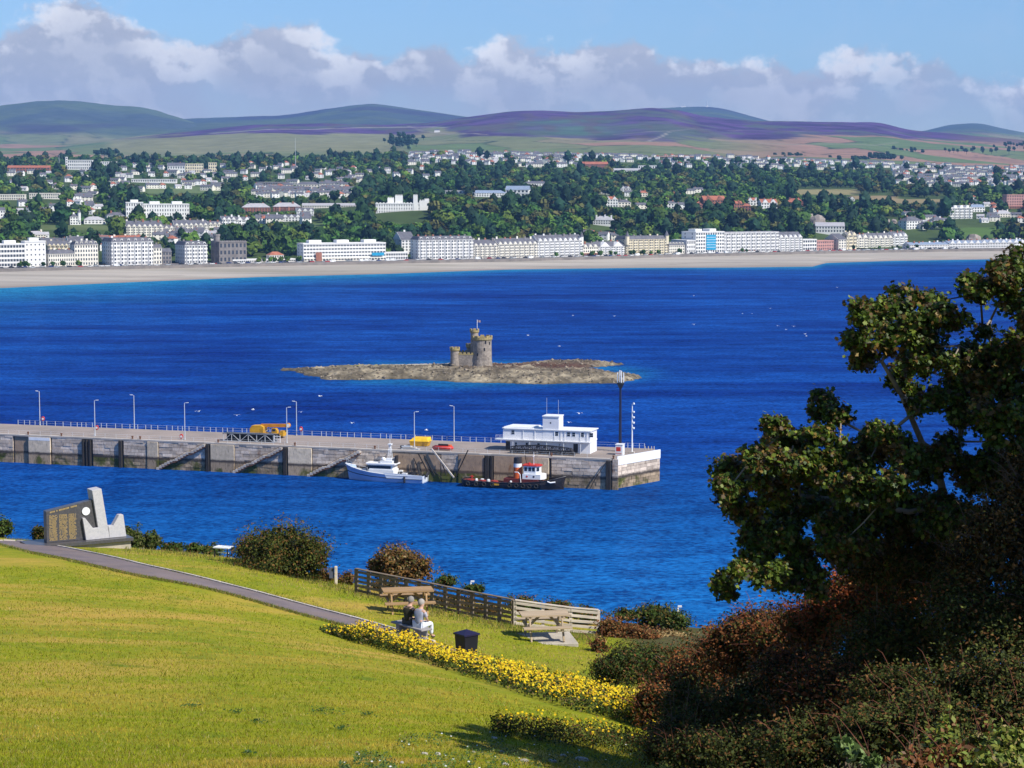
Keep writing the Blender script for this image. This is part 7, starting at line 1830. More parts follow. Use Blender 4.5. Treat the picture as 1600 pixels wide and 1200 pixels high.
def building(name, label, u0, u1, yt, yb, floors, cols, wall=None, roof='flat', rmat=None, prom=False, yaw=None, depth=None, bays=0, gables=0, chim=0, D=None, cat='building', group=None, wfrac=0.5, win=None, base=None, hfrac=0.55, dormer=0, side=2, glaz=None):
    wall = wall or W_WHITE; rmat = rmat or R_SLATE
    P, Q = front(u0, u1, yb, yaw, prom, D)
    d = Vector((Q.x - P.x, Q.y - P.y, 0)); L = d.length; ang = math.atan2(d.y, d.x)
    Hh = (yb - yt) / 3216 * P.y * 0.5 + (yb - yt) / 3216 * Q.y * 0.5
    if not prom and D is None:
        ybp = project(P)[1]; Hh = (ybp - yt) / 3216 * P.y
    depth = depth or max(8.0, min(14.0, L * 0.6))
    t = thing(name, label, cat, tuple(P), ang, group)
    rh = {'flat': 0.0, 'pitch': min(depth * 0.36, Hh * 0.35), 'mansard': 3.0, 'hip': min(depth * 0.34, Hh * 0.45)}[roof]
    h = Hh - rh - (0.6 if roof == 'flat' else 0)
    b = MB(); b.box(0, 0, -5, L, depth, h)
    bx = []
    if bays:
        bw = L / bays * 0.52
        for i in range(bays):
            c = (i + 0.5) * L / bays; hb = h * 0.97
            b.slab([(c - bw / 2, 0.02), (c - bw * 0.32, -1.0), (c + bw * 0.32, -1.0), (c + bw / 2, 0.02)], -3, hb); bx.append((c, bw, hb))
    if gables:
        gw = L / gables
        for i in range(gables):
            c = (i + 0.5) * gw; g = gw * 0.36; gh = min(g * 1.15, 4.2)
            b.prism([(c - g, h - 0.01), (c + g, h - 0.01), (c, h + gh)], -0.35, depth * 0.45)
    wm = [wall]
    w = b.build('wall', wm, t)
    b = MB(); b.box(-0.15, -0.28, h - 0.55, L + 0.15, -0.004, h - 0.2)
    b.box(-0.1, -0.2, h / max(floors, 1) - 0.2, L + 0.1, -0.004, h / max(floors, 1)); b.build('cornice', wall, w)
    if base is not None:
        b = MB(); b.box(0.1, -1.3, -3, L - 0.1, -0.006, h / floors - 0.25); b.build('shopfront', base, t)
    # windows, frames proud of the wall
    b = MB(); fh = h / floors; n = 0
    off = -1.35 if base is not None else -0.05
    xs = [((i + 0.5) * L / cols, L / cols * wfrac, -0.06) for i in range(cols)]
    if bx:
        xs = [(c, bw * 0.46, -1.06) for c, bw, hb in bx]
        gap = L / bays
        for c, bw, hb in bx: xs.append((c + gap / 2 - gap * 0.09, gap * 0.13, -0.06)); xs.append((c - gap / 2 + gap * 0.09, gap * 0.13, -0.06))
    for f in range(floors):
        z0 = f * fh + fh * 0.24; z1 = z0 + fh * hfrac
        for x, ww, y in xs:
            if f == 0 and base is not None: y = -1.36
            b.box(x - ww / 2, y, z0, x + ww / 2, y + 0.055, z1)
        for i in range(side):
            y = (i + 0.5) * depth / side; b.box(-0.06, y - 0.5, z0, -0.004, y + 0.5, z1); b.box(L + 0.004, y - 0.5, z0, L + 0.06, y + 0.5, z1)
    b.build('windows', glaz or G_WIN, t, kind='stuff')
    if roof == 'flat':
        b = MB(); b.box(-0.2, -0.3, h + 0.002, L + 0.2, depth + 0.2, h + 0.6); b.build('roof', wall if rmat is R_SLATE else rmat, t)
    elif roof == 'pitch':
        b = MB(); b.add([(-.3, -.4, h - .1), (L + .3, -.4, h - .1), (L + .3, depth + .4, h - .1), (-.3, depth + .4, h - .1), (-.3, depth / 2, h + rh), (L + .3, depth / 2, h + rh)], [(0, 1, 5, 4), (2, 3, 4, 5), (0, 4, 3), (1, 2, 5), (0, 3, 2, 1)]); r = b.build('roof', rmat, t)
        b = MB(); b.prism([(0.0, h), (depth, h), (depth / 2, h + rh - 0.15)], -0.0, 0.5, 0, Matrix.Rotation(R(90), 4, 'Z')); b.build('gable_end', wall, t)
    elif roof in ('mansard', 'hip'):
        i = 1.6 if roof == 'mansard' else min(depth / 2 - 0.2, L / 2 - 0.2)
        b = MB(); b.add([(-.3, -.4, h), (L + .3, -.4, h), (L + .3, depth + .3, h), (-.3, depth + .3, h), (i, i, h + rh), (L - i, i, h + rh), (L - i, depth - i, h + rh), (i, depth - i, h + rh)], [(0, 1, 5, 4), (1, 2, 6, 5), (2, 3, 7, 6), (3, 0, 4, 7), (4, 5, 6, 7), (0, 3, 2, 1)]); r = b.build('roof', rmat, t)
    if dormer:
        for i in range(dormer):
            x = (i + 0.5) * L / dormer; b = MB(); b.box(x - 0.9, 0.2, h + 0.1, x + 0.9, 2.4, h + 2.3); dm = b.build('dormer', wall, t)
            b = MB(); b.box(x - 0.6, 0.14, h + 0.5, x + 0.6, 0.19, h + 1.8); b.build('window', G_WIN, dm)
    if chim and roof != 'flat':
        for i in range(chim):
            x = L * (i + 0.5) / chim + rb.uniform(-1, 1); y = depth * rb.uniform(0.35, 0.6); b = MB(); b.box(x - 0.8, y - 0.45, h, x + 0.8, y + 0.45, h + rh + rb.uniform(0.8, 1.6)); b.build('chimney', rb.choice((wall, W_BRICK, W_GREY)), t)
    elif chim:
        for i in range(chim):
            x = L * (i + 0.5) / chim; b = MB(); b.box(x - L / chim * 0.22, depth * .3, h + 0.602, x + L / chim * 0.22, depth * .8, h + 3.0); b.build('roof_plant_room', wall, t)
    RECTS.append((u0 - 1, yt - 1, u1 + 1, yb - 0.22 * (yb - yt), P.y)); MARKS.append(((u0 + u1) / 2, (yt + yb) / 2, label))
    t['_h'] = h; del t['_h']
    return t, L, h, depth

def spire(t, x, y, z, r, h, wall, cap=R_SLATE):
    b = MB(); b.lathe([(r, z - 8), (r, z)], 8, 0, (x, y, 0)); tw = b.build('turret', wall, t)
    b = MB(); b.lathe([(r * 1.15, z), (0.05, z + h)], 8, 0, (x, y, 0)); b.build('spire', cap, tw)

def make_promenade():
    G = 'seafront buildings along the promenade'
    B = lambda *a, **k: building('seafront_building', *a, prom=True, group=G, **k)
    B('white modern hotel with banded balconies at the far left', -6, 36, 381, 418, 5, 9, wfrac=0.8, chim=1)
    B('plain white block with few windows beside the banded hotel', 36.4, 69, 377, 417.5, 5, 5, wfrac=0.3, hfrac=0.3, chim=1)
    B('low cream terrace with grey roof left of the cream hotel', 73, 114, 391, 416.5, 3, 12, W_IVORY, 'mansard', chim=5)
    B('cream five storey hotel left of the tall white terrace', 114.3, 151, 377, 416, 5, 9, W_IVORY, 'mansard', chim=4, dormer=5)
    B('tall six storey white terrace with bays near the left', 172, 237.5, 373, 415, 6, 16, W_WHITE, 'mansard', bays=6, chim=5, dormer=6, depth=26, side=5)
    B('narrow cream house against the tall white terrace', 238, 251, 382, 413.5, 4, 3, W_IVORY, 'pitch', chim=1)
    B('dark narrow gap building left of the white gabled hotel', 252, 266, 388, 413, 3, 3, W_GREY, 'pitch')
    B('white six storey hotel with a deep blue shaded gable', 287, 322.5, 378, 412.5, 5, 8, W_WHITE, 'mansard', bays=4, depth=24, chim=3, side=5, dormer=4)
    t, L, h, dp = B('grey stone castellated hall with a round corner turret', 341, 384, 377, 410.5, 3, 7, W_GREY, 'flat', depth=20)
    b = MB(); b.lathe([(2.7, -2), (2.7, h + 5), (3.1, h + 5.2), (3.1, h + 6.6)], 12, 0, (1.2, 9, 0)); b.build('turret', W_GREY, t)
    for i in range(12):
        b = MB(); b.box(i * L / 12 + 0.2, -0.3, h + 0.602, i * L / 12 + 1.2, 0.2, h + 1.4); b.build('merlon', W_GREY, t)
    B('long low white promenade shelter with flat roof', 362, 460, 406, 411, 1, 30, W_WHITE, wfrac=0.7)
    B('low brown roofed hall behind the promenade shelter', 420, 442, 393, 409, 2, 6, W_IVORY, 'hip', R_RED)
    t, L, h, dp = B('long modern white hotel with three rows of windows', 473, 602, 381, 409, 5, 27, W_WHITE, wfrac=0.72, hfrac=0.42, chim=3, base=W_IVORY, depth=16)
    b = MB(); b.box(L * 0.14, -2.2, -1, L * 0.21, -1.4, 7.5); b.build('brick_panel', W_BRICK, t)
    b = MB(); b.box(L * 0.82, -2.0, 4.0, L * 0.97, -1.37, 6.6); b.build('blue_fascia', G_BLUE, t)
    B('low flat modern block right of the long hotel', 602.4, 636.5, 396, 408, 2, 9, W_WHITE, wfrac=0.7)
    building('seafront_building', 'tall white gabled block standing behind the terrace end', 627, 648, 367, 402, 5, 4, W_WHITE, 'pitch', prom=False, D=1840, yaw=24, depth=22, group=G, chim=1)
    B('white six storey terrace with bays, tallest in the middle', 653, 739.5, 371, 406.5, 6, 24, W_WHITE, 'mansard', bays=9, chim=7, dormer=9, depth=18)
    B('ivory four storey terrace right of the tallest white one', 740, 777.5, 376, 405, 5, 12, W_IVORY, 'pitch', bays=5, gables=5, chim=4)
    B('ivory terrace of seven pointed gables', 778, 840, 374, 404.5, 5, 20, W_IVORY, 'pitch', bays=8, gables=8, chim=6)
    t, L, h, dp = B('white gabled terrace ending in a corner spire', 840.4, 911, 369, 403, 6, 24, W_WHITE, 'pitch', bays=9, gables=9, chim=7)
    spire(t, L - 1.0, 0.6, h + 3, 1.7, 5, W_WHITE)
    B('low building with red brick ground floor and dark roofs', 911.5, 935, 381, 401.5, 3, 7, W_IVORY, 'pitch', base=W_BRICK, chim=2, gables=3)
    B('white three storey terrace between brick shop and cream hotel', 935.5, 976.5, 379, 400.5, 4, 13, W_WHITE, 'pitch', bays=5, gables=2, chim=4)
    t, L, h, dp = B('large cream hotel with two pointed corner turrets', 979, 1044, 370, 399, 6, 22, W_CREAM, 'mansard', bays=8, chim=5, depth=18)
    spire(t, 1.2, 0.2, h + 3, 2.0, 5, W_CREAM); spire(t, L - 1.2, 0.2, h + 3, 2.0, 5, W_CREAM)
    B('low building with a dark mansard roof right of the cream hotel', 1046, 1070.5, 379, 397.5, 3, 8, W_IVORY, 'mansard', dormer=5)
    B('small white house below a blue shaded gable', 1074, 1087, 376, 397, 3, 4, W_WHITE, 'flat', depth=24)
    t, L, h, dp = B('white modern apartment block with a tall blue glass panel', 1088, 1132.5, 363, 396.5, 6, 12, W_WHITE, chim=2, wfrac=0.62, depth=22)
    b = MB(); b.box(L * 0.36, -0.5, 3, L * 0.70, -0.064, h - 2.5); gp = b.build('glass_panel', G_BLUE, t)
    for i in range(1, 6):
        b = MB(); b.box(L * 0.36, -0.6, 3 + i * (h - 5.5) / 6 - .15, L * 0.70, -0.502, 3 + i * (h - 5.5) / 6 + .15); b.build('glazing_bar', W_WHITE, gp)
    B('long white modern hotel with a regular grid of windows', 1133, 1218, 364, 395.5, 6, 22, W_WHITE, rmat=R_PALE, wfrac=0.42, bays=11)
    B('white hotel with four rounded gables right of the window grid', 1218.5, 1255, 364, 394, 6, 12, W_WHITE, 'pitch', bays=5, gables=5)
    B('white low flat building right of the gabled hotel', 1256, 1277.5, 375, 393, 3, 6, W_WHITE, wfrac=0.7)
    B('pink three storey building on the promenade', 1278, 1304, 377, 392.5, 3, 9, W_PINK, wfrac=0.5)
    B('dark gabled building with a deep side wall', 1312, 1324, 366, 391.5, 4, 3, W_IVORY, 'pitch', depth=26)
    for i, (a, b_, yt, yb, lab) in enumerate([(1325, 1340, 366, 391, 'cream end house of the terrace climbing from the dark gable'), (1340.4, 1358, 370, 391, 'cream second house of the climbing terrace'), (1358.4, 1397, 366, 388, 'long ivory part of the climbing terrace'), (1397.4, 1420, 363, 386, 'white upper part of the climbing terrace')]):
        building('terrace_house', lab, a, b_, yt, yb, 4, max(4, int((b_ - a) / 3)), (W_CREAM, W_IVORY, W_IVORY, W_WHITE)[i], 'pitch', D=float(Dp(a)) + 10 + 12 * i, yaw=34, gables=max(2, int((b_ - a) / 7)), bays=max(2, int((b_ - a) / 7)), chim=3, group='terrace climbing from the promenade')
    for a, b_, yt, yb, D, lab in [(1418, 1443, 357, 377, 2290, 'tall white house at the top of the climbing terrace'), (1443.5, 1460, 365, 378, 2290, 'small white house right of the top of the climbing terrace'), (1460.5, 1477, 361, 375, 2330, 'white hipped house at the end of the climbing terrace')]:
        building('terrace_house', lab, a, b_, yt, yb, 3, 6, W_WHITE, 'hip', D=D, yaw=30, chim=2, group='terrace climbing from the promenade')
    for a, b_, yt, yb, lab in [(1424, 1485, 381, 391, 'long low white boathouse row with grey roof'), (1485.5, 1545, 379, 391, 'long low white row with small gables on the far right'), (1545.5, 1605, 377, 390, 'low white row at the right end of the beach')]:
        B(lab, a, b_, yt, yb, 2, 24, W_WHITE, 'pitch', R_BLUE, chim=8, gables=6 if a > 1480 else 0)
    B('dark roofed promenade pavilion on the beach front', 1152, 1186, 390.5, 396.2, 1, 8, W_BRICK, 'hip', R_SLATE, depth=6)
    # second and higher rows
    G2 = 'terraces and villas on the hillside'
    H = lambda lab, *a, **k: building(k.pop('name', 'hillside_building'), lab, *a, group=G2, **k)
    H('cream terrace behind the far left hotels', 72, 105, 362, 384, 3, 9, W_CREAM, 'pitch', D=1745, gables=5, bays=5, chim=3)
    H('white taller terrace behind the low cream terrace', 105, 151, 356, 381, 4, 12, W_WHITE, 'pitch', D=1765, gables=6, bays=6, chim=4)
    H('terracotta roofed row behind the tall white terrace', 150, 226, 365, 379, 2, 12, W_IVORY, 'pitch', R_RED, D=1830, chim=4)
    H('cream terrace with blue shaded left end above the red roofs', 196, 254, 345, 369, 4, 15, W_IVORY, 'pitch', gables=7, bays=7, chim=5, depth=22, D=1905)
    H('cream terrace in the middle of the hillside row', 255, 271, 347, 365, 3, 5, W_IVORY, 'pitch', gables=2, chim=2, D=1925)
    H('pale terrace with saw tooth gables on the hillside row', 271.5, 324, 340, 362, 4, 14, W_IVORY, 'pitch', gables=7, bays=7, chim=5, D=1945)
    H('white stepped terrace left of the tallest hillside gables', 325, 345, 340, 358, 3, 6, W_IVORY, 'pitch', gables=3, chim=2, D=1975)
    H('twin gabled white houses at the right end of the hillside row', 346, 368, 332, 357, 4, 6, W_WHITE, 'pitch', gables=3, bays=3, chim=2, D=1985)
    H('last white house of the hillside row', 368.5, 391, 332, 354, 4, 6, W_WHITE, 'pitch', gables=2, bays=2, chim=2, D=2000)
    t, L, h, dp = H('large white nursing home with many windows', 224, 295, 317, 342, 4, 18, W_WHITE, D=2110, yaw=14, wfrac=0.35, depth=26, chim=2, side=5)
    H('white wing with a square tower left of the large white block', 196, 223, 312, 340, 4, 7, W_WHITE, D=2100, yaw=14, wfrac=0.4, chim=1)
    H('small grey roofed white house left of the white wing', 166, 195, 326, 338, 2, 6, W_WHITE, 'hip', D=2095, chim=2)
    t, L, h, dp = H('white villa with a small pointed tower', 108, 125, 332, 349, 3, 4, W_WHITE, 'hip', D=2010, chim=1)
    spire(t, L - 1.5, 0.5, h + 4, 1.6, 4, W_WHITE)
    H('low white pavilion house on the green bank', 130, 164, 341, 352, 2, 6, W_WHITE, 'hip', R_PALE, D=2030, chim=1)
    H('long pale flat row high on the left', -4, 38, 307, 316, 2, 12, W_IVORY, D=2420, yaw=6)
    H('second long pale flat row right of the first', 45, 92, 305, 314, 2, 14, W_IVORY, D=2450, yaw=6)
    H('white house cut off at the left edge above the trees', -8, 7, 324, 344, 3, 4, W_WHITE, 'pitch', D=2060, chim=1)
    H('cream house in the trees above the far left hotels', 40, 70, 354, 366, 2, 7, W_IVORY, 'hip', R_PALE, D=1850, chim=2)
    H('red brick apartment block with pitched roofs on the left', 377, 422, 319, 333, 3, 10, W_BRICK, 'hip', R_PALE, D=2270, yaw=8, chim=2)
    H('red brick apartment block with arched bays', 426, 470, 319, 333, 3, 12, W_BRICK, 'hip', R_PALE, D=2280, yaw=8, chim=2, bays=3)
    H('pale crescent of flats right of the brick apartments', 472, 570, 321, 331, 2, 26, W_IVORY, 'pitch', R_PALE, D=2300, yaw=4)
    H('white cottage pair below the brick apartments', 400, 438, 335, 346, 2, 9, W_WHITE, 'pitch', D=2120, yaw=10, chim=3)
    H('white pair of gabled cottages on the lawn', 440, 470, 337, 348, 2, 6, W_WHITE, 'pitch', D=2110, yaw=10, gables=3)
    H('tall white gabled house beside the brick apartments', 463, 490, 326, 341, 3, 6, W_WHITE, 'pitch', D=2170, yaw=12, gables=3)
    t, L, h, dp = H('white castellated mansion with square towers among the trees', 587, 672, 331, 347, 3, 22, W_WHITE, D=2140, yaw=6, wfrac=0.3)
    def tower(x0, x1, yt, y0=2, dep=6):
        hh = (347 - yt) / 3216 * 2140; b = MB(); b.box(x0 * L, y0, -2, x1 * L, y0 + dep, hh); tw = b.build('tower', W_WHITE, t)
        n = 4
        for i in range(n):
            xx = (x0 + (x1 - x0) * (i + 0.25) / n) * L; b = MB(); b.box(xx, y0 - 0.1, hh + 0.002, xx + (x1 - x0) * L / n * 0.5, y0 + 0.6, hh + 1.0); b.build('merlon', W_WHITE, tw)
    tower(0.36, 0.50, 319, 4); tower(0.22, 0.34, 323, 5); tower(0.69, 0.77, 318.5, -0.5); tower(0.80, 0.98, 327, -0.6, 4); tower(0.90, 0.985, 325, 3)
    for i in range(16):
        b = MB(); b.box(L * i / 16 + 0.3, -0.35, h + 0.602, L * i / 16 + 2.0, 0.2, h + 1.5); b.build('merlon', W_WHITE, t)
    H('blue grey roofed pavilion building on the wooded hill', 736, 792, 303, 313, 2, 14, W_WHITE, 'hip', R_BLUE, D=2480, yaw=6)
    H('tall white gabled wing of the blue roofed pavilion', 790, 826, 296, 313, 2, 6, W_WHITE, 'pitch', R_BLUE, D=2500, yaw=-10, side=1)
    H('white roofed long shed in the woods left of the pavilion', 684, 728, 298, 303, 1, 8, W_WHITE, 'flat', R_PALE, D=2560, yaw=0)
    H('white villa among the trees above the cream hotel', 927, 958, 350, 363, 2, 8, W_WHITE, 'hip', R_PALE, D=2105, yaw=-8, chim=4)
    for u0, u1, yt, yb, wl, rm, lab in [(945, 966, 307, 324, W_WHITE, R_RED, 'white villa with red roof and balconies in the woods'), (966.5, 986, 312, 324, W_IVORY, R_SLATE, 'ivory house beside the red roofed villa'), (1040, 1058, 314, 327, W_WHITE, R_SLATE, 'steep white gabled house among dark trees'), (1100, 1134, 306, 325, W_BRICK, R_RED, 'large red tiled mansion among the trees'), (1083, 1098, 316, 326, W_BRICK, R_RED, 'small brick house left of the red tiled mansion'), (1144, 1160, 314, 330, W_BRICK, R_RED, 'brick villa with twin red gables'), (1160.5, 1174, 318, 330, W_BRICK, R_RED, 'red brick villa between twin gables and white house'), (1168, 1187, 309, 321, W_WHITE, R_RED, 'white house with bright red hipped roof'), (1190, 1215, 311, 330, W_WHITE, R_RED, 'white three storey villa with orange red roof'), (1229, 1257, 310, 324, W_BRICK, R_RED, 'deep red brick villa at the edge of the wood'), (1050, 1064, 300, 309, W_IVORY, R_RED, 'orange roofed cottage half hidden in the woods'), (1000, 1012, 298, 307, W_IVORY, R_RED, 'cream gable with red roof high in the woods'), (970, 986, 291, 300, W_WHITE, R_SLATE, 'white house with slate roof above the red villa'), (818, 858, 283, 291, W_WHITE, R_SLATE, 'long white house on the ridge of the wood'), (1510, 1526, 304, 312, W_WHITE, R_RED, 'white bungalow with orange roof on the right'), (1320, 1336, 308, 314, W_WHITE, R_SLATE, 'small white cottage by the dry meadow')]:
        H(lab, u0, u1, yt, yb, 2 if yb - yt < 14 else 3, max(3, int((u1 - u0) / 4)), wl, 'hip' if rb.random() < 0.6 else 'pitch', rm, yaw=rb.uniform(-5, 22), chim=2, gables=2 if rb.random() < 0.5 else 0, name='villa')
    H('white hall with a broad pale roof below the rock face', 1276, 1321, 357, 373, 2, 10, W_WHITE, 'pitch', R_PALE, D=2190, yaw=-6, depth=22, side=3)
    H('square white hotel on the green hill at the right', 1483, 1521, 341, 359, 4, 10, W_WHITE, D=2420, yaw=20, bays=5, chim=4)
    H('white gabled cottages beside the square hill hotel', 1515, 1540, 326, 338, 2, 6, W_WHITE, 'pitch', R_BLUE, D=2520, chim=2)
    H('pale flats on the road at the right edge', 1560, 1584, 334, 345, 2, 6, W_IVORY, 'hip', R_PALE, D=2450, chim=3)
    H('pink stepped apartment block at the right edge', 1574, 1604, 312, 334, 5, 8, W_PINK, 'flat', D=2580, yaw=10, base=W_BRICK)
    H('white slab block on the skyline at the left', 106, 145, 253, 268, 3, 12, W_WHITE, D=3420, yaw=5)
    H('thin white tower beside the skyline slab block', 103, 106.5, 247, 266, 5, 1, W_WHITE, D=3440, side=1, depth=4)
    H('long pale building on the skyline left of the school', 152, 182, 250, 258, 2, 10, W_WHITE, D=3620, yaw=4)
    H('cream school building on the ridge', 290, 318, 255, 269, 3, 8, W_CREAM, D=3350, yaw=8)
    H('white gabled wing of the cream school', 262, 289, 256, 272, 2, 7, W_WHITE, 'pitch', D=3320, yaw=8, chim=2)
    H('cream block right of the school', 326, 339, 254, 269, 3, 4, W_CREAM, D=3380, yaw=8)
    H('row of red roofs far left under the skyline', 12, 78, 256, 266, 2, 14, W_BRICK, 'pitch', R_RED, D=3280, yaw=3, chim=5)
    H('long white factory shed below the estate', 955, 1004, 259, 267, 1, 14, W_WHITE, 'pitch', R_PALE, D=3340, yaw=2)
    H('second white factory shed with pale blue roof', 990, 1026, 254, 261, 1, 10, W_WHITE, 'flat', R_PALE, D=3520, yaw=2)
    H('brown roofed long school below the estate', 906, 950, 250, 261, 2, 14, W_BRICK, 'pitch', R_RED, D=3480, yaw=4)
    H('long white wall of houses among the left trees', 205, 275, 282, 287, 1, 20, W_WHITE, D=2950, yaw=2)
    H('pale office building behind the white estate', 400, 452, 284, 292, 2, 14, W_GREY, 'flat', R_PALE, D=2890, yaw=3)
    H('dark hipped hall above the white estate', 463, 500, 287, 297, 2, 8, W_IVORY, 'hip', D=2850, yaw=8)
make_promenade()

# ---- labels that point at one tree, house or car by the landmark beside it
def short(lb, n=8):
    w = lb.split()[:n]
    while w[-1] in ('with', 'of', 'the', 'a', 'and', 'by', 'in', 'on', 'at', 'against', 'behind', 'under', 'beside', 'left', 'right', 'from', 'above', 'below', 'to', 'two', 'three', 'four', 'six', 'along', 'between', 'among', 'deep', 'dark', 'blue', 'red', 'pointed', 'square', 'broad', 'regular', 'small', 'tall', 'white', 'slate', 'orange', 'standing', 'tallest', 'ending', 'pale', 'few', 'castellated', 'grey', 'bright', 'high', 'upper'): w.pop()
    return ' '.join(w)
NAMED = {}
def name_by_mark(o, what, px, py, cat, group, rel=None):
    i = min(range(len(MARKS)), key=lambda k: abs(MARKS[k][0] - px) + 1.6 * abs(MARKS[k][1] - py))
    mx, my, ml = MARKS[i]; dx, dy = px - mx, py - my
    r = rel or (('left of' if dx < 0 else 'right of') if abs(dx) > 2.2 * abs(dy) else ('above' if dy < 0 else 'below'))
    lab = f'{what} {r} the {short(ml, 15 - len(what.split()) - len(r.split()))}'
    tag(o, lab, cat, group); NAMED.setdefault(lab, []).append((px, o))
def settle_names():
    order = ['leftmost', 'second from left', 'third from left', 'fourth from left', 'fifth from left', 'sixth from left', 'seventh from left', 'eighth from left']
    for lab, lst in NAMED.items():
        if len(lst) > 1:
            for k, (px, o) in enumerate(sorted(lst, key=lambda q: q[0])):
                if k == len(lst) - 1 : pre = 'rightmost'
                elif k < len(order): pre = order[k]
                else: pre = f'{k + 1}th from left'
                w = (pre + ' ' + lab).split(); o['label'] = ' '.join(w) if len(w) <= 16 else pre + ' ' + short(lab, 16 - len(pre.split()))

# ---- small houses, hundreds of them
def house_mesh(kind):
    w, d, h, r = [(10, 7.5, 5.2, 2.6), (8, 8, 5.0, 3.0), (13, 7.5, 4.8, 2.4), (9, 7, 3.2, 2.4), (18, 8, 5.2, 2.6)][kind]
    wl = [W_WHITE, W_WHITE, W_IVORY, W_WHITE, W_IVORY][kind]; rf = [R_SLATE, R_RED, R_SLATE, R_PALE, R_SLATE][kind]
    b = MB(); b.box(-w / 2, -d / 2, -3, w / 2, d / 2, h, 0)
    if kind in (1,):
        b.add([(-w / 2 - .3, -d / 2 - .3, h), (w / 2 + .3, -d / 2 - .3, h), (w / 2 + .3, d / 2 + .3, h), (-w / 2 - .3, d / 2 + .3, h), (0, 0, h + r)], [(0, 1, 4), (1, 2, 4), (2, 3, 4), (3, 0, 4)], 1)
    else:
        b.add([(-w / 2 - .2, -d / 2 - .4, h - .1), (w / 2 + .2, -d / 2 - .4, h - .1), (w / 2 + .2, d / 2 + .4, h - .1), (-w / 2 - .2, d / 2 + .4, h - .1), (-w / 2 - .2, 0, h + r), (w / 2 + .2, 0, h + r)], [(0, 1, 5, 4), (2, 3, 4, 5)], 1)
        b.prism([(-d / 2, h), (d / 2, h), (0, h + r - 0.1)], -w / 2, -w / 2 + 0.3, 0, Matrix.Rotation(R(90), 4, 'Z')); b.prism([(-d / 2, h), (d / 2, h), (0, h + r - 0.1)], w / 2 - 0.3, w / 2, 0, Matrix.Rotation(R(90), 4, 'Z'))
    for f in range(2 if h > 4 else 1):
        for i in range(max(2, int(w / 3.4))):
            x = -w / 2 + (i + 0.5) * w / max(2, int(w / 3.4)); b.box(x - 0.65, -d / 2 - 0.05, 0.9 + f * 2.5, x + 0.65, -d / 2 - 0.004, 2.1 + f * 2.5, 2)
    b.box(-0.45 - w * 0.3, -0.4, h + r * 0.4, 0.45 - w * 0.3, 0.4, h + r + 0.9, 3)
    return b.mesh('house', [wl, rf, G_WIN, W_BRICK])
HM = [house_mesh(k) for k in range(5)]
HTXT = {0: 'small white house with grey slate roof', 1: 'small white house with red pyramid roof', 2: 'wide cream house with grey roof', 3: 'low white bungalow with pale roof', 4: 'long cream terrace with grey roof'}
HOUSE_PX = []
def make_houses():
    n_made = 0
    zones = [(400, 292, 545, 309, 38, 7, 'on the white estate in the left woods', [0, 0, 2, 4, 3]), (1432, 266, 1602, 291, 66, 9, 'on the estate at the right', [0, 0, 1, 2, 4, 3]), (1380, 256, 1482, 274, 22, 8, 'between the fields and the right estate', [0, 0, 2, 3]),
             (800, 240, 1000, 262, 62, 8, 'on the estate under the green hill', [0, 0, 0, 1, 2, 3, 4]), (640, 238, 800, 252, 36, 9, 'at the left end of the upper estate', [0, 0, 1, 2, 3]), (1000, 245, 1200, 262, 34, 9, 'on the upper estate under the tan fields', [0, 0, 1, 2, 3]),
             (1200, 252, 1385, 267, 28, 9, 'along the foot of the tan fields', [0, 0, 2, 3]), (440, 262, 610, 288, 9, 16, 'scattered in the middle woods', [0, 2, 3]), (180, 262, 345, 282, 9, 14, 'scattered near the cream school', [0, 2, 4]), (690, 270, 800, 285, 5, 16, 'scattered in the pine wood', [0, 1, 3]),
             (0, 262, 110, 300, 6, 20, 'scattered among the left trees', [1, 2, 4]), (545, 296, 600, 310, 4, 14, 'at the right end of the white estate', [0, 3])]
    proto = {}
    for x0, y0, x1, y1, n, sep, lab, kinds in zones:
        pts = []
        for _ in range(n * 60):
            if len(pts) >= n or n_made >= 298: break
            px, py = rb.uniform(x0, x1), rb.uniform(y0, y1)
            if any(abs(px - a) < sep * 0.9 and abs(py - b) < sep * 0.30 for a, b in pts): continue
            if any(r[0] - 4 < px < r[2] + 4 and r[1] - 2 < py < r[3] + 4 for r in RECTS): continue
            pts.append((px, py)); p = town_hit(px, py); k = rb.choice(kinds)
            o = link('house', HM[k], None, tuple(p), R(rb.choice((8, 12, 15, -20, 70, 25)) + rb.uniform(-6, 6)))
            s = rb.uniform(0.9, 1.15); o.scale = (s, s, s * rb.uniform(0.95, 1.1))
            name_by_mark(o, HTXT[k], px, py, 'house', 'houses ' + lab); n_made += 1
            HOUSE_PX.append((px - 6, py - 9, px + 6, py + 1, p.y))
make_houses()
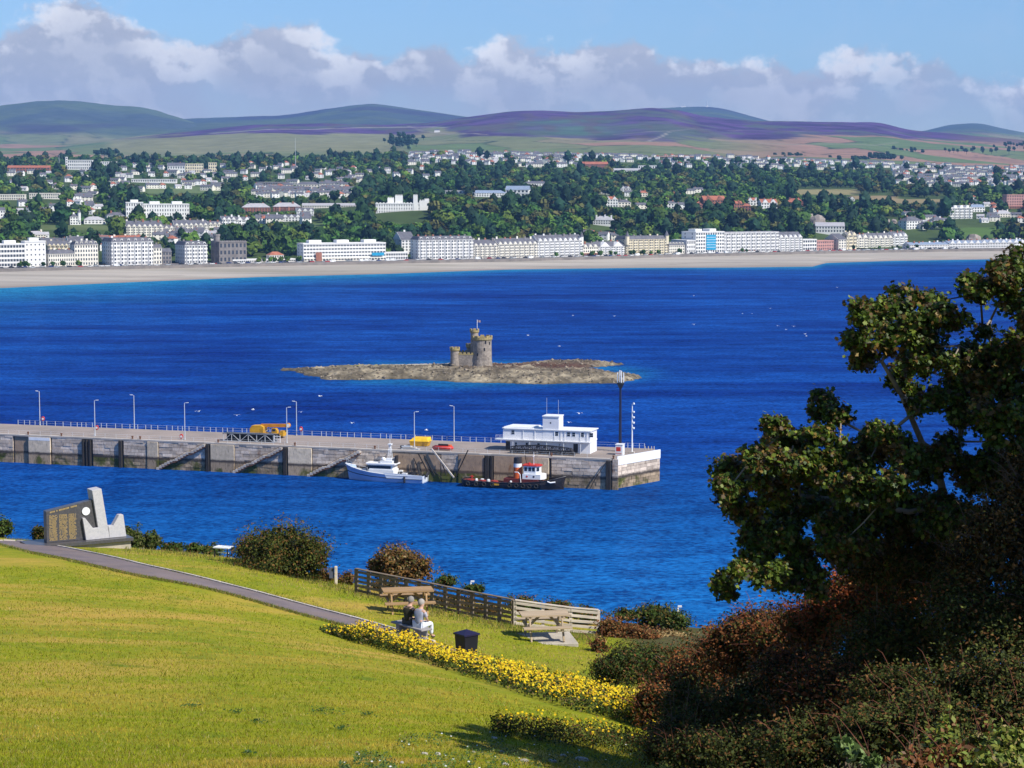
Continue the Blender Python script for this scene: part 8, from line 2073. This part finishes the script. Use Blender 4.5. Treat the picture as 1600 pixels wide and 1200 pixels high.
def make_more_houses():
    # beyond the first three hundred: the rest of the roofs, joined
    V = []; Fc = []; MI = []
    src = []
    for me in HM: src.append(([v.co.copy() for v in me.vertices], [tuple(p.vertices) for p in me.polygons], [p.material_index + 4 * HM.index(me) for p in me.polygons]))
    zones = [(180, 258, 345, 300, 34, 9), (0, 262, 180, 300, 22, 10), (345, 258, 470, 284, 18, 9), (400, 288, 545, 310, 26, 6), (455, 262, 690, 286, 22, 10), (640, 236, 1000, 258, 80, 5), (1000, 244, 1390, 264, 60, 6), (1400, 262, 1605, 292, 70, 6), (66, 372, 200, 392, 14, 8), (150, 366, 345, 384, 18, 8), (390, 330, 480, 350, 8, 9), (0, 306, 190, 336, 16, 10), (1400, 340, 1480, 372, 10, 9), (1500, 318, 1600, 350, 12, 9), (860, 372, 980, 392, 10, 8), (930, 300, 1130, 328, 8, 12)]
    for x0, y0, x1, y1, n, sep in zones:
        pts = []
        for _ in range(n * 40):
            if len(pts) >= n: break
            px, py = rb.uniform(x0, x1), rb.uniform(y0, y1)
            if any(abs(px - a) < sep and abs(py - b) < sep * 0.28 for a, b in pts): continue
            if any(r[0] - 4 < px < r[2] + 4 and r[1] - 2 < py < r[3] + 5 for r in RECTS): continue
            if any(abs((h[0] + h[2]) / 2 - px) < 6 and abs(h[3] - py) < 2 for h in HOUSE_PX): continue
            pts.append((px, py)); p = town_hit(px, py); k = rb.choice((0, 0, 2, 4, 3, 1)); vs, fs, ms = src[k]
            if p.y < Dp(px) + 25: continue
            M = Matrix.Translation(p) @ Matrix.Rotation(R(rb.choice((8, 15, 25, -15)) + rb.uniform(-6, 6)), 4, 'Z'); b0 = len(V)
            V.extend([tuple(M @ q) for q in vs]); Fc.extend([tuple(i + b0 for i in f) for f in fs]); MI.extend(ms)
            HOUSE_PX.append((px - 6, py - 9, px + 6, py + 1, p.y))
    me = bpy.data.meshes.new('further_houses'); me.from_pydata(V, [], Fc)
    for h in HM:
        for m in h.materials: me.materials.append(m)
    me.polygons.foreach_set('material_index', MI); me.update()
    tag(link('further_houses', me), kind='stuff')
make_more_houses()

# ---- trees of the wooded hillside
TREE_MAT = leafmat('woodland_leaf', 0.0, rnd=0.42, rough=0.8, spec=0.1)
def tree_arrays(seed, n, tall=1.0):
    """crown of leaf clumps on lobes, unit radius, standing on z=0"""
    g = np.random.default_rng(seed); V = []; Fc = []; C = []
    lob = [(np.array((0, 0, 1.05 * tall)), 0.80)] + [(np.array((g.uniform(-.55, .55), g.uniform(-.55, .55), g.uniform(0.5, 1.45) * tall)), g.uniform(0.38, 0.6)) for _ in range(6)]
    for c, r in lob:
        k = int(n * r * r / 2.2); d = g.normal(size=(k, 3)); d /= np.linalg.norm(d, axis=1, keepdims=True); d[:, 2] = np.where(d[:, 2] < -0.5, -d[:, 2], d[:, 2])
        P = c + d * r * g.uniform(0.82, 1.08, (k, 1)) * np.array((1, 1, 0.85 * tall ** 0.5)); nn = d + g.normal(size=(k, 3)) * 0.45
        V.append(P); Fc.append(nn); C.append(np.clip(0.55 + 0.45 * g.random(k), 0, 1))
    P = np.concatenate(V); N_ = np.concatenate(Fc); c = np.concatenate(C)
    S = g.uniform(0.30, 0.55, len(P))
    quad = np.array([(-0.5, -0.4), (0.5, -0.45), (0.45, 0.45), (-0.4, 0.5)])
    L = leaves_np(P, N_, S, quad, 0.15).reshape(-1, 3)
    # dense inside of the crown
    inn = []; bm = bmesh.new(); bmesh.ops.create_icosphere(bm, subdivisions=1, radius=1)
    iv = np.array([v.co[:] for v in bm.verts]); fi = np.array([[v.index for v in f.verts] for f in bm.faces]); bm.free()
    core = iv * np.array((0.78, 0.78, 0.72 * tall)) * g.uniform(0.85, 1.1, (len(iv), 1)) + np.array((0, 0, 0.95 * tall))
    trunk = np.array([(-.07, -.07, -0.6), (.07, -.07, -0.6), (.0, .08, -0.6), (-.06, -.06, 0.6), (.06, -.06, 0.6), (0, .07, 0.6)])
    verts = np.concatenate([L, core, trunk]); nq = len(P); b = nq * 4; t0 = b + len(core)
    loops = list(range(nq * 4)) + list((fi + b).ravel()) + [t0, t0 + 1, t0 + 4, t0 + 3, t0 + 1, t0 + 2, t0 + 5, t0 + 4, t0 + 2, t0, t0 + 3, t0 + 5]
    tot = [4] * nq + [3] * len(fi) + [4] * 3
    shade = np.concatenate([c, np.full(len(fi), 0.62), np.full(3, 0.5)])
    return verts, np.array(loops), np.array(tot), shade
def tone(kind, sh):
    base = {'oak': (0.048, 0.100, 0.018), 'dark': (0.024, 0.058, 0.017), 'light': (0.085, 0.145, 0.022), 'brown': (0.078, 0.082, 0.024), 'pine': (0.017, 0.042, 0.019)}[kind]
    return np.array(base) * (0.45 + 0.85 * sh[:, None])
def make_woods():
    near = [(tree_arrays(100 + i, 150), k) for i, k in enumerate(('oak', 'oak', 'dark', 'light', 'brown', 'oak'))] + [(tree_arrays(140, 110, 1.9), 'pine')]
    meshes = []
    for (v, l, tt, sh), k in near:
        st = np.concatenate([[0], np.cumsum(tt)[:-1]]); meshes.append(np_mesh('tree', v, l, st, tt, TREE_MAT, tone(k, sh)))
    far = [(tree_arrays(200 + i, 60), k) for i, k in enumerate(('oak', 'oak', 'dark', 'light', 'dark', 'brown'))] + [(tree_arrays(240, 50, 1.9), 'pine')]
    words = {'oak': 'mid green broad tree', 'dark': 'dark green tree', 'light': 'bright yellow green tree', 'brown': 'brownish green tree', 'pine': 'tall dark pine tree'}
    spots = []
    rt = np.random.default_rng(77)
    rects = np.array(RECTS); hr = np.array(HOUSE_PX)
    meadow = [(1240, 294, 1345, 304), (1330, 304, 1400, 311), (1395, 309, 1480, 317), (470, 347, 505, 354), (60, 352, 178, 359), (230, 292, 350, 301), (1505, 352, 1560, 372), (1262, 338, 1292, 360), (1372, 340, 1410, 352)]
    def try_spot(u, D, rad, tallf=1.75):
        z = float(town_z(np.array([u]), np.array([D]))[0]); x = float(xu(u, D)); pb = project((x, D, z)); pt = project((x, D, z + rad * tallf)); w = rad / D * 3216
        k = (rects[:, 0] - w * 0.25 < u) & (rects[:, 2] + w * 0.25 > u) & (rects[:, 3] > pt[1]) & (rects[:, 1] < pb[1]) & (rects[:, 4] + 16 > D)
        inside_b = (rects[:, 0] < u) & (rects[:, 2] > u) & (abs(rects[:, 4] - D + 8) < 18)
        if k.any() or inside_b.any(): return
        k = (hr[:, 0] - w * 0.5 < u) & (hr[:, 2] + w * 0.5 > u) & (hr[:, 3] - 1 > pt[1]) & (hr[:, 1] < pb[1]) & (hr[:, 4] > D - 20)
        if k.any() and rt.random() < 0.93: return
        for m in meadow:
            if m[0] < u < m[2] and pt[1] < m[3] and pb[1] > m[1]: return
        spots.append((x, D, z, rad, u, pb[1]))
    # the steep wooded bank first, then the plateau behind
    for _ in range(4600):
        u = rt.uniform(-40, 1640); D0 = float(Dp(u)); D = D0 + 45 + 430 * rt.random() ** 0.9
        if u < 330 and rt.random() < 0.25: continue
        try_spot(u, D, 3.2 + 6.0 * rt.random() ** 1.3)
    for _ in range(8500):
        u = rt.uniform(-40, 1640); D0 = float(Dp(u)); D = D0 + 430 + (4050 - D0 - 430) * rt.random() ** 1.15
        try_spot(u, D, 3.5 + 5.0 * rt.random() ** 1.3)
    # pine belts and copses on the fields
    for cu, cd, su, sd, n in [(780, 3050, 90, 120, 60), (1500, 3900, 60, 150, 40), (240, 3450, 50, 90, 30), (620, 3400, 60, 100, 30), (60, 3050, 60, 90, 30)]:
        for _ in range(n): try_spot(cu + rt.normal() * su, cd + rt.normal() * sd, rt.uniform(5, 7.5), 3.2)
    spots.sort(key=lambda s: -s[3] / s[1])
    G = 'trees on the wooded hillside'
    vis = [s for s in spots]
    for s in vis[:300]:
        k = int(rt.integers(0, 6)) if rt.random() > 0.07 else 6
        kind = near[k][1]; o = link('tree', meshes[k], None, s[:3], rt.uniform(0, 6.28)); o.scale = (s[3], s[3], s[3] * rt.uniform(0.85, 1.15))
        name_by_mark(o, words[kind], s[4], s[5] - s[3] * 3216 / s[1], 'tree', G)
    V = []; Lp = []; Tt = []; C = []; off = 0
    for s in vis[300:]:
        k = int(rt.integers(0, 6)) if rt.random() > 0.12 else 6
        (v, l, tt, sh), kind = far[k]; a = rt.uniform(0, 6.28); ca, sa = math.cos(a), math.sin(a)
        w = np.column_stack([v[:, 0] * ca - v[:, 1] * sa, v[:, 0] * sa + v[:, 1] * ca, v[:, 2]]) * s[3] * np.array((1.1, 1.1, rt.uniform(0.85, 1.1))) + np.array(s[:3])
        V.append(w); Lp.append(l + off); Tt.append(tt); C.append(tone(kind, sh) * rt.uniform(0.6, 1.5) * np.array((rt.uniform(0.85, 1.2), 1, rt.uniform(0.8, 1.2)))); off += len(v)
    # hill copses and hedgerow trees beyond the land mesh
    for (u, y, D, n, su, sd) in [(630, 221, 5200, 90, 9, 200), (1378, 246, 4900, 80, 12, 60), (1395, 236, 5600, 26, 26, 60), (1520, 234, 5600, 22, 30, 80), (1240, 244, 4800, 14, 20, 50), (165, 238, 4700, 30, 9, 60), (1340, 249, 4700, 16, 30, 60), (1590, 226, 6200, 16, 25, 60), (985, 229, 5600, 14, 25, 60)]:
        for _ in range(n):
            uu, DD = u + rt.normal() * su, D + rt.normal() * sd; zz = float(y_to_z(y + rt.normal() * (4 if u == 630 else 1.5), DD)); (v, l, tt, sh), kind = far[2]
            V.append(v * rt.uniform(4.5, 7) + np.array((float(xu(uu, DD)), DD, zz - 4))); Lp.append(l + off); Tt.append(tt); C.append(tone('pine', sh)); off += len(v)
    V = np.concatenate(V); Lp = np.concatenate(Lp); Tt = np.concatenate(Tt); st = np.concatenate([[0], np.cumsum(Tt)[:-1]])
    tag(link('woodland', np_mesh('woodland', V, Lp, st, Tt, leafmat('far_woodland_leaf', 0.0, rough=0.85, spec=0.1), np.concatenate(C))), kind='stuff')
    # small trees along the promenade gardens
    gsp = [rt.uniform(5, 130) for _ in range(10)] + [rt.uniform(385, 470) for _ in range(12)] + [rt.uniform(860, 980) for _ in range(8)] + [rt.uniform(980, 1170) for _ in range(10)] + [rt.uniform(1290, 1440) for _ in range(6)]
    for u in gsp:
        D = float(Dp(u)) - 6 + rt.uniform(-1.5, 1.5) ; s = rt.uniform(1.5, 2.6); k = int(rt.integers(0, 4))
        o = link('promenade_tree', meshes[k], None, (float(xu(u, D)), D, 5.0), rt.uniform(0, 6)); o.scale = (s, s, s * 1.1)
        name_by_mark(o, 'small round garden tree', u, 402, 'tree', 'small trees along the promenade', 'in front of')
    return meshes
make_woods()

# ---- cars on the promenade
def make_cars():
    def car(paint, van):
        b = MB(); L, Wd = (4.9, 1.95) if van else (4.2, 1.75); h = 2.1 if van else 0.92
        b.prism([(0, 0.3), (L, 0.3), (L, 0.75), (L - 0.25, 0.9 if not van else 1.2), (L - 1.2 if van else L - 0.2, h), (0.1, h), (0, 0.9)], 0, Wd, 0)
        if not van: b.prism([(0.35, 0.921), (L - 1.1, 0.921), (L - 1.75, 1.45), (0.85, 1.45)], 0.1, Wd - 0.1, 1)
        else: b.box(L - 1.9, -0.02, 1.25, L - 1.1, Wd + 0.02, 1.75, 1)
        for x in (0.8, L - 0.85):
            for y in (-0.02, Wd - 0.18): b.lathe([(0.32, 0), (0.32, 0.2)], 8, 2, (0, 0, 0), Matrix.Translation((x, y + 0.2, 0.32)) @ Matrix.Rotation(R(90), 4, 'X'))
        return b.mesh('parked_car', [paint, M_GLASS, M_BLACK])
    cols = [('white', (0.75, 0.75, 0.75), 0), ('silver', (0.42, 0.44, 0.46), 0), ('black', (0.015, 0.015, 0.018), 0), ('dark blue', (0.03, 0.06, 0.2), 0), ('red', (0.45, 0.03, 0.03), 0)]
    ms = [(n, car(colmat('car_paint_' + n.replace(' ', '_'), c, 0.3), v)) for n, c, v in cols]; ms.append(('white', car(M_WHITE, 1)))
    rc = random.Random(9); u = 2.0; n = 0
    while u < 1500 and n < 150:
        D = float(Dp(u)) - rc.choice((11.5, 18.0, 22.5, 22.5, 22.5)); x = float(xu(u, D)); d = math.atan2(float(Dp(u + 8) - Dp(u - 8)), float(xu(u + 8, Dp(u + 8)) - xu(u - 8, Dp(u - 8))))
        k = rc.choice((0, 0, 1, 1, 2, 2, 3, 4, 5)); nm, me = ms[k]
        o = link('parked_car', me, None, (x, D, 5.02), d + (math.pi if rc.random() < 0.4 else 0))
        name_by_mark(o, f"{nm} parked {'van' if k == 5 else 'car'}", u, 400, 'van' if k == 5 else 'car', 'cars parked along the promenade', 'in front of'); n += 1
        u += rc.choice((8.5, 9, 10, 12, 14, 18)) if 0 < u < 1300 else rc.choice((6, 7, 9))
make_cars()
settle_names()

# ---- rock faces, masts, farm, walls on the hills, gulls
def make_far_details():
    rk = mat('cliff_rock', (0.34, 0.29, 0.25), (0.20, 0.17, 0.15), 0.2, 0.95, world=True)
    for lab, lst in [('bare grey rock face behind the white hall', [(1264, 345, 20, 20), (1278, 348, 22, 22), (1290, 352, 18, 16)]), ('pair of pale rock faces in the wooded cliff', [(1375, 345, 9, 12), (1386, 346, 10, 10), (1398, 347, 9, 8)]), ('pale rock spurs right of the hall roof', [(1302, 346, 10, 14), (1326, 342, 9, 10)]), ('grey rock knoll at the end of the low white row', [(1522, 374, 22, 14)])]:
        c0 = None; t = None
        for px, py, w, h in lst:
            p = town_hit(px, py + h / 2)
            if t is None: t = thing('rock_face', lab, 'rocks', tuple(p)); c0 = p
            k = p.y / 3216; bm = bmesh.new(); bmesh.ops.create_icosphere(bm, subdivisions=2, radius=1)
            sd = Vector((px, py, 0))
            for v in bm.verts:
                f = 1 + 0.5 * noise.noise(v.co * 1.6 + sd) + 0.25 * noise.noise(v.co * 4 + sd)
                v.co = Vector((v.co.x * w / 2 * k * f, v.co.y * 5 * f, v.co.z * h * 0.62 * k * f))
            me = bpy.data.meshes.new('rock'); bm.to_mesh(me); bm.free(); me.materials.append(rk)
            link('rock', me, t, tuple(p - c0 + Vector((0, 0, h * 0.4 * k))))
    # summit masts and mountain house
    def spot(px, py, D): return at(px, py, D)
    t = thing('radio_mast', 'tall lattice radio mast on the highest far summit', 'mast', tuple(spot(1104.5, 166.5, 13490)))
    b = MB(); s = 13490 / 3216; b.tube([(0, 0, -20), (0, 0, 10 * s)], [4.0, 2.2], 6); b.build('mast', M_GALV, t)
    b = MB(); b.box(-7, -4, -12, 9, 4, 5); b.build('hut', W_WHITE, t)
    t = thing('summit_buildings', 'white buildings with aerials on the ridge left of the mast', 'buildings', tuple(spot(1068, 167.5, 13400)))
    b = MB(); b.box(-16, -5, -15, 14, 5, 6); b.build('hut', W_WHITE, t)
    for x in (-8, 8): b = MB(); b.tube([(x, 0, 0), (x, 0, 20)], 1.0, 5); b.build('aerial', M_GALV, t)
    t = thing('farmhouse', 'white farmhouse alone below the heather', 'farm', tuple(spot(683, 206, 6650)))
    b = MB(); b.box(-9, -4, -8, 9, 4, 5); b.build('wall', W_WHITE, t); b = MB(); b.prism([(-4.5, 5), (4.5, 5), (0, 8.5)], -9, 9, 0, Matrix.Rotation(R(90), 4, 'Z')); b.build('roof', R_SLATE, t)
    t = thing('quarry_buildings', 'white quarry sheds at the foot of the heather hill', 'sheds', tuple(spot(1055, 229, 5600)))
    for x, w, h in ((-26, 16, 9), (-6, 26, 7), (24, 12, 8), (44, 10, 6)): b = MB(); b.box(x, -5, -9, x + w, 5, h); b.build('shed', W_WHITE, t)
    t = thing('radio_mast', 'thin grey lattice mast rising above the left woods', 'mast', tuple(town_hit(462, 266)))
    b = MB(); k = t.location.y / 3216; b.tube([(0, 0, -3), (0, 0, 50 * k)], [0.6, 0.25], 5); b.build('mast', M_GALV, t)
    t = thing('radio_mast', 'short mast left of the skyline slab block', 'mast', tuple(town_hit(93, 264)))
    b = MB(); k = t.location.y / 3216; b.tube([(0, 0, -3), (0, 0, 22 * k)], [0.6, 0.25], 5); b.build('mast', M_GALV, t)
    # gulls over and on the water
    gm = MB(); gm.lathe([(0.02, -0.32), (0.10, -0.1), (0.11, 0.1), (0.02, 0.3)], 6, 0, (0, 0, 0), Matrix.Rotation(R(90), 4, 'Y'))
    gm.add([(-.1, 0, 0.05), (.12, 0, 0.05), (.05, .35, .16), (-.12, .35, .16), (-.02, .75, .08), (-.1, .75, .08)], [(0, 1, 2, 3), (3, 2, 4, 5)]); gm.add([(-.1, 0, 0.05), (.12, 0, 0.05), (.05, -.35, .16), (-.12, -.35, .16), (-.02, -.75, .08), (-.1, -.75, .08)], [(0, 3, 2, 1), (3, 5, 4, 2)])
    gme = gm.mesh('gull', M_WHITE)
    for px, py in [(825, 524), (874, 541), (1160, 490), (1258, 522), (1240, 510), (1215, 509), (1228, 515), (1204, 482), (1084, 462), (1175, 490), (960, 494), (895, 493), (500, 619), (395, 640), (310, 643), (370, 649), (666, 672), (550, 661), (889, 660), (905, 646), (470, 644), (1308, 449), (1260, 525), (1084, 507)]:
        z = rng.uniform(0.3, 6); o = link('gull', gme, None, tuple(on_z(px, py, z)), rng.uniform(0, 6.28)); s = rng.uniform(1.2, 1.9); o.scale = (s, s, s)
        tag(o, 'white gull low over the blue bay', 'gull', 'gulls over the bay')
make_far_details()
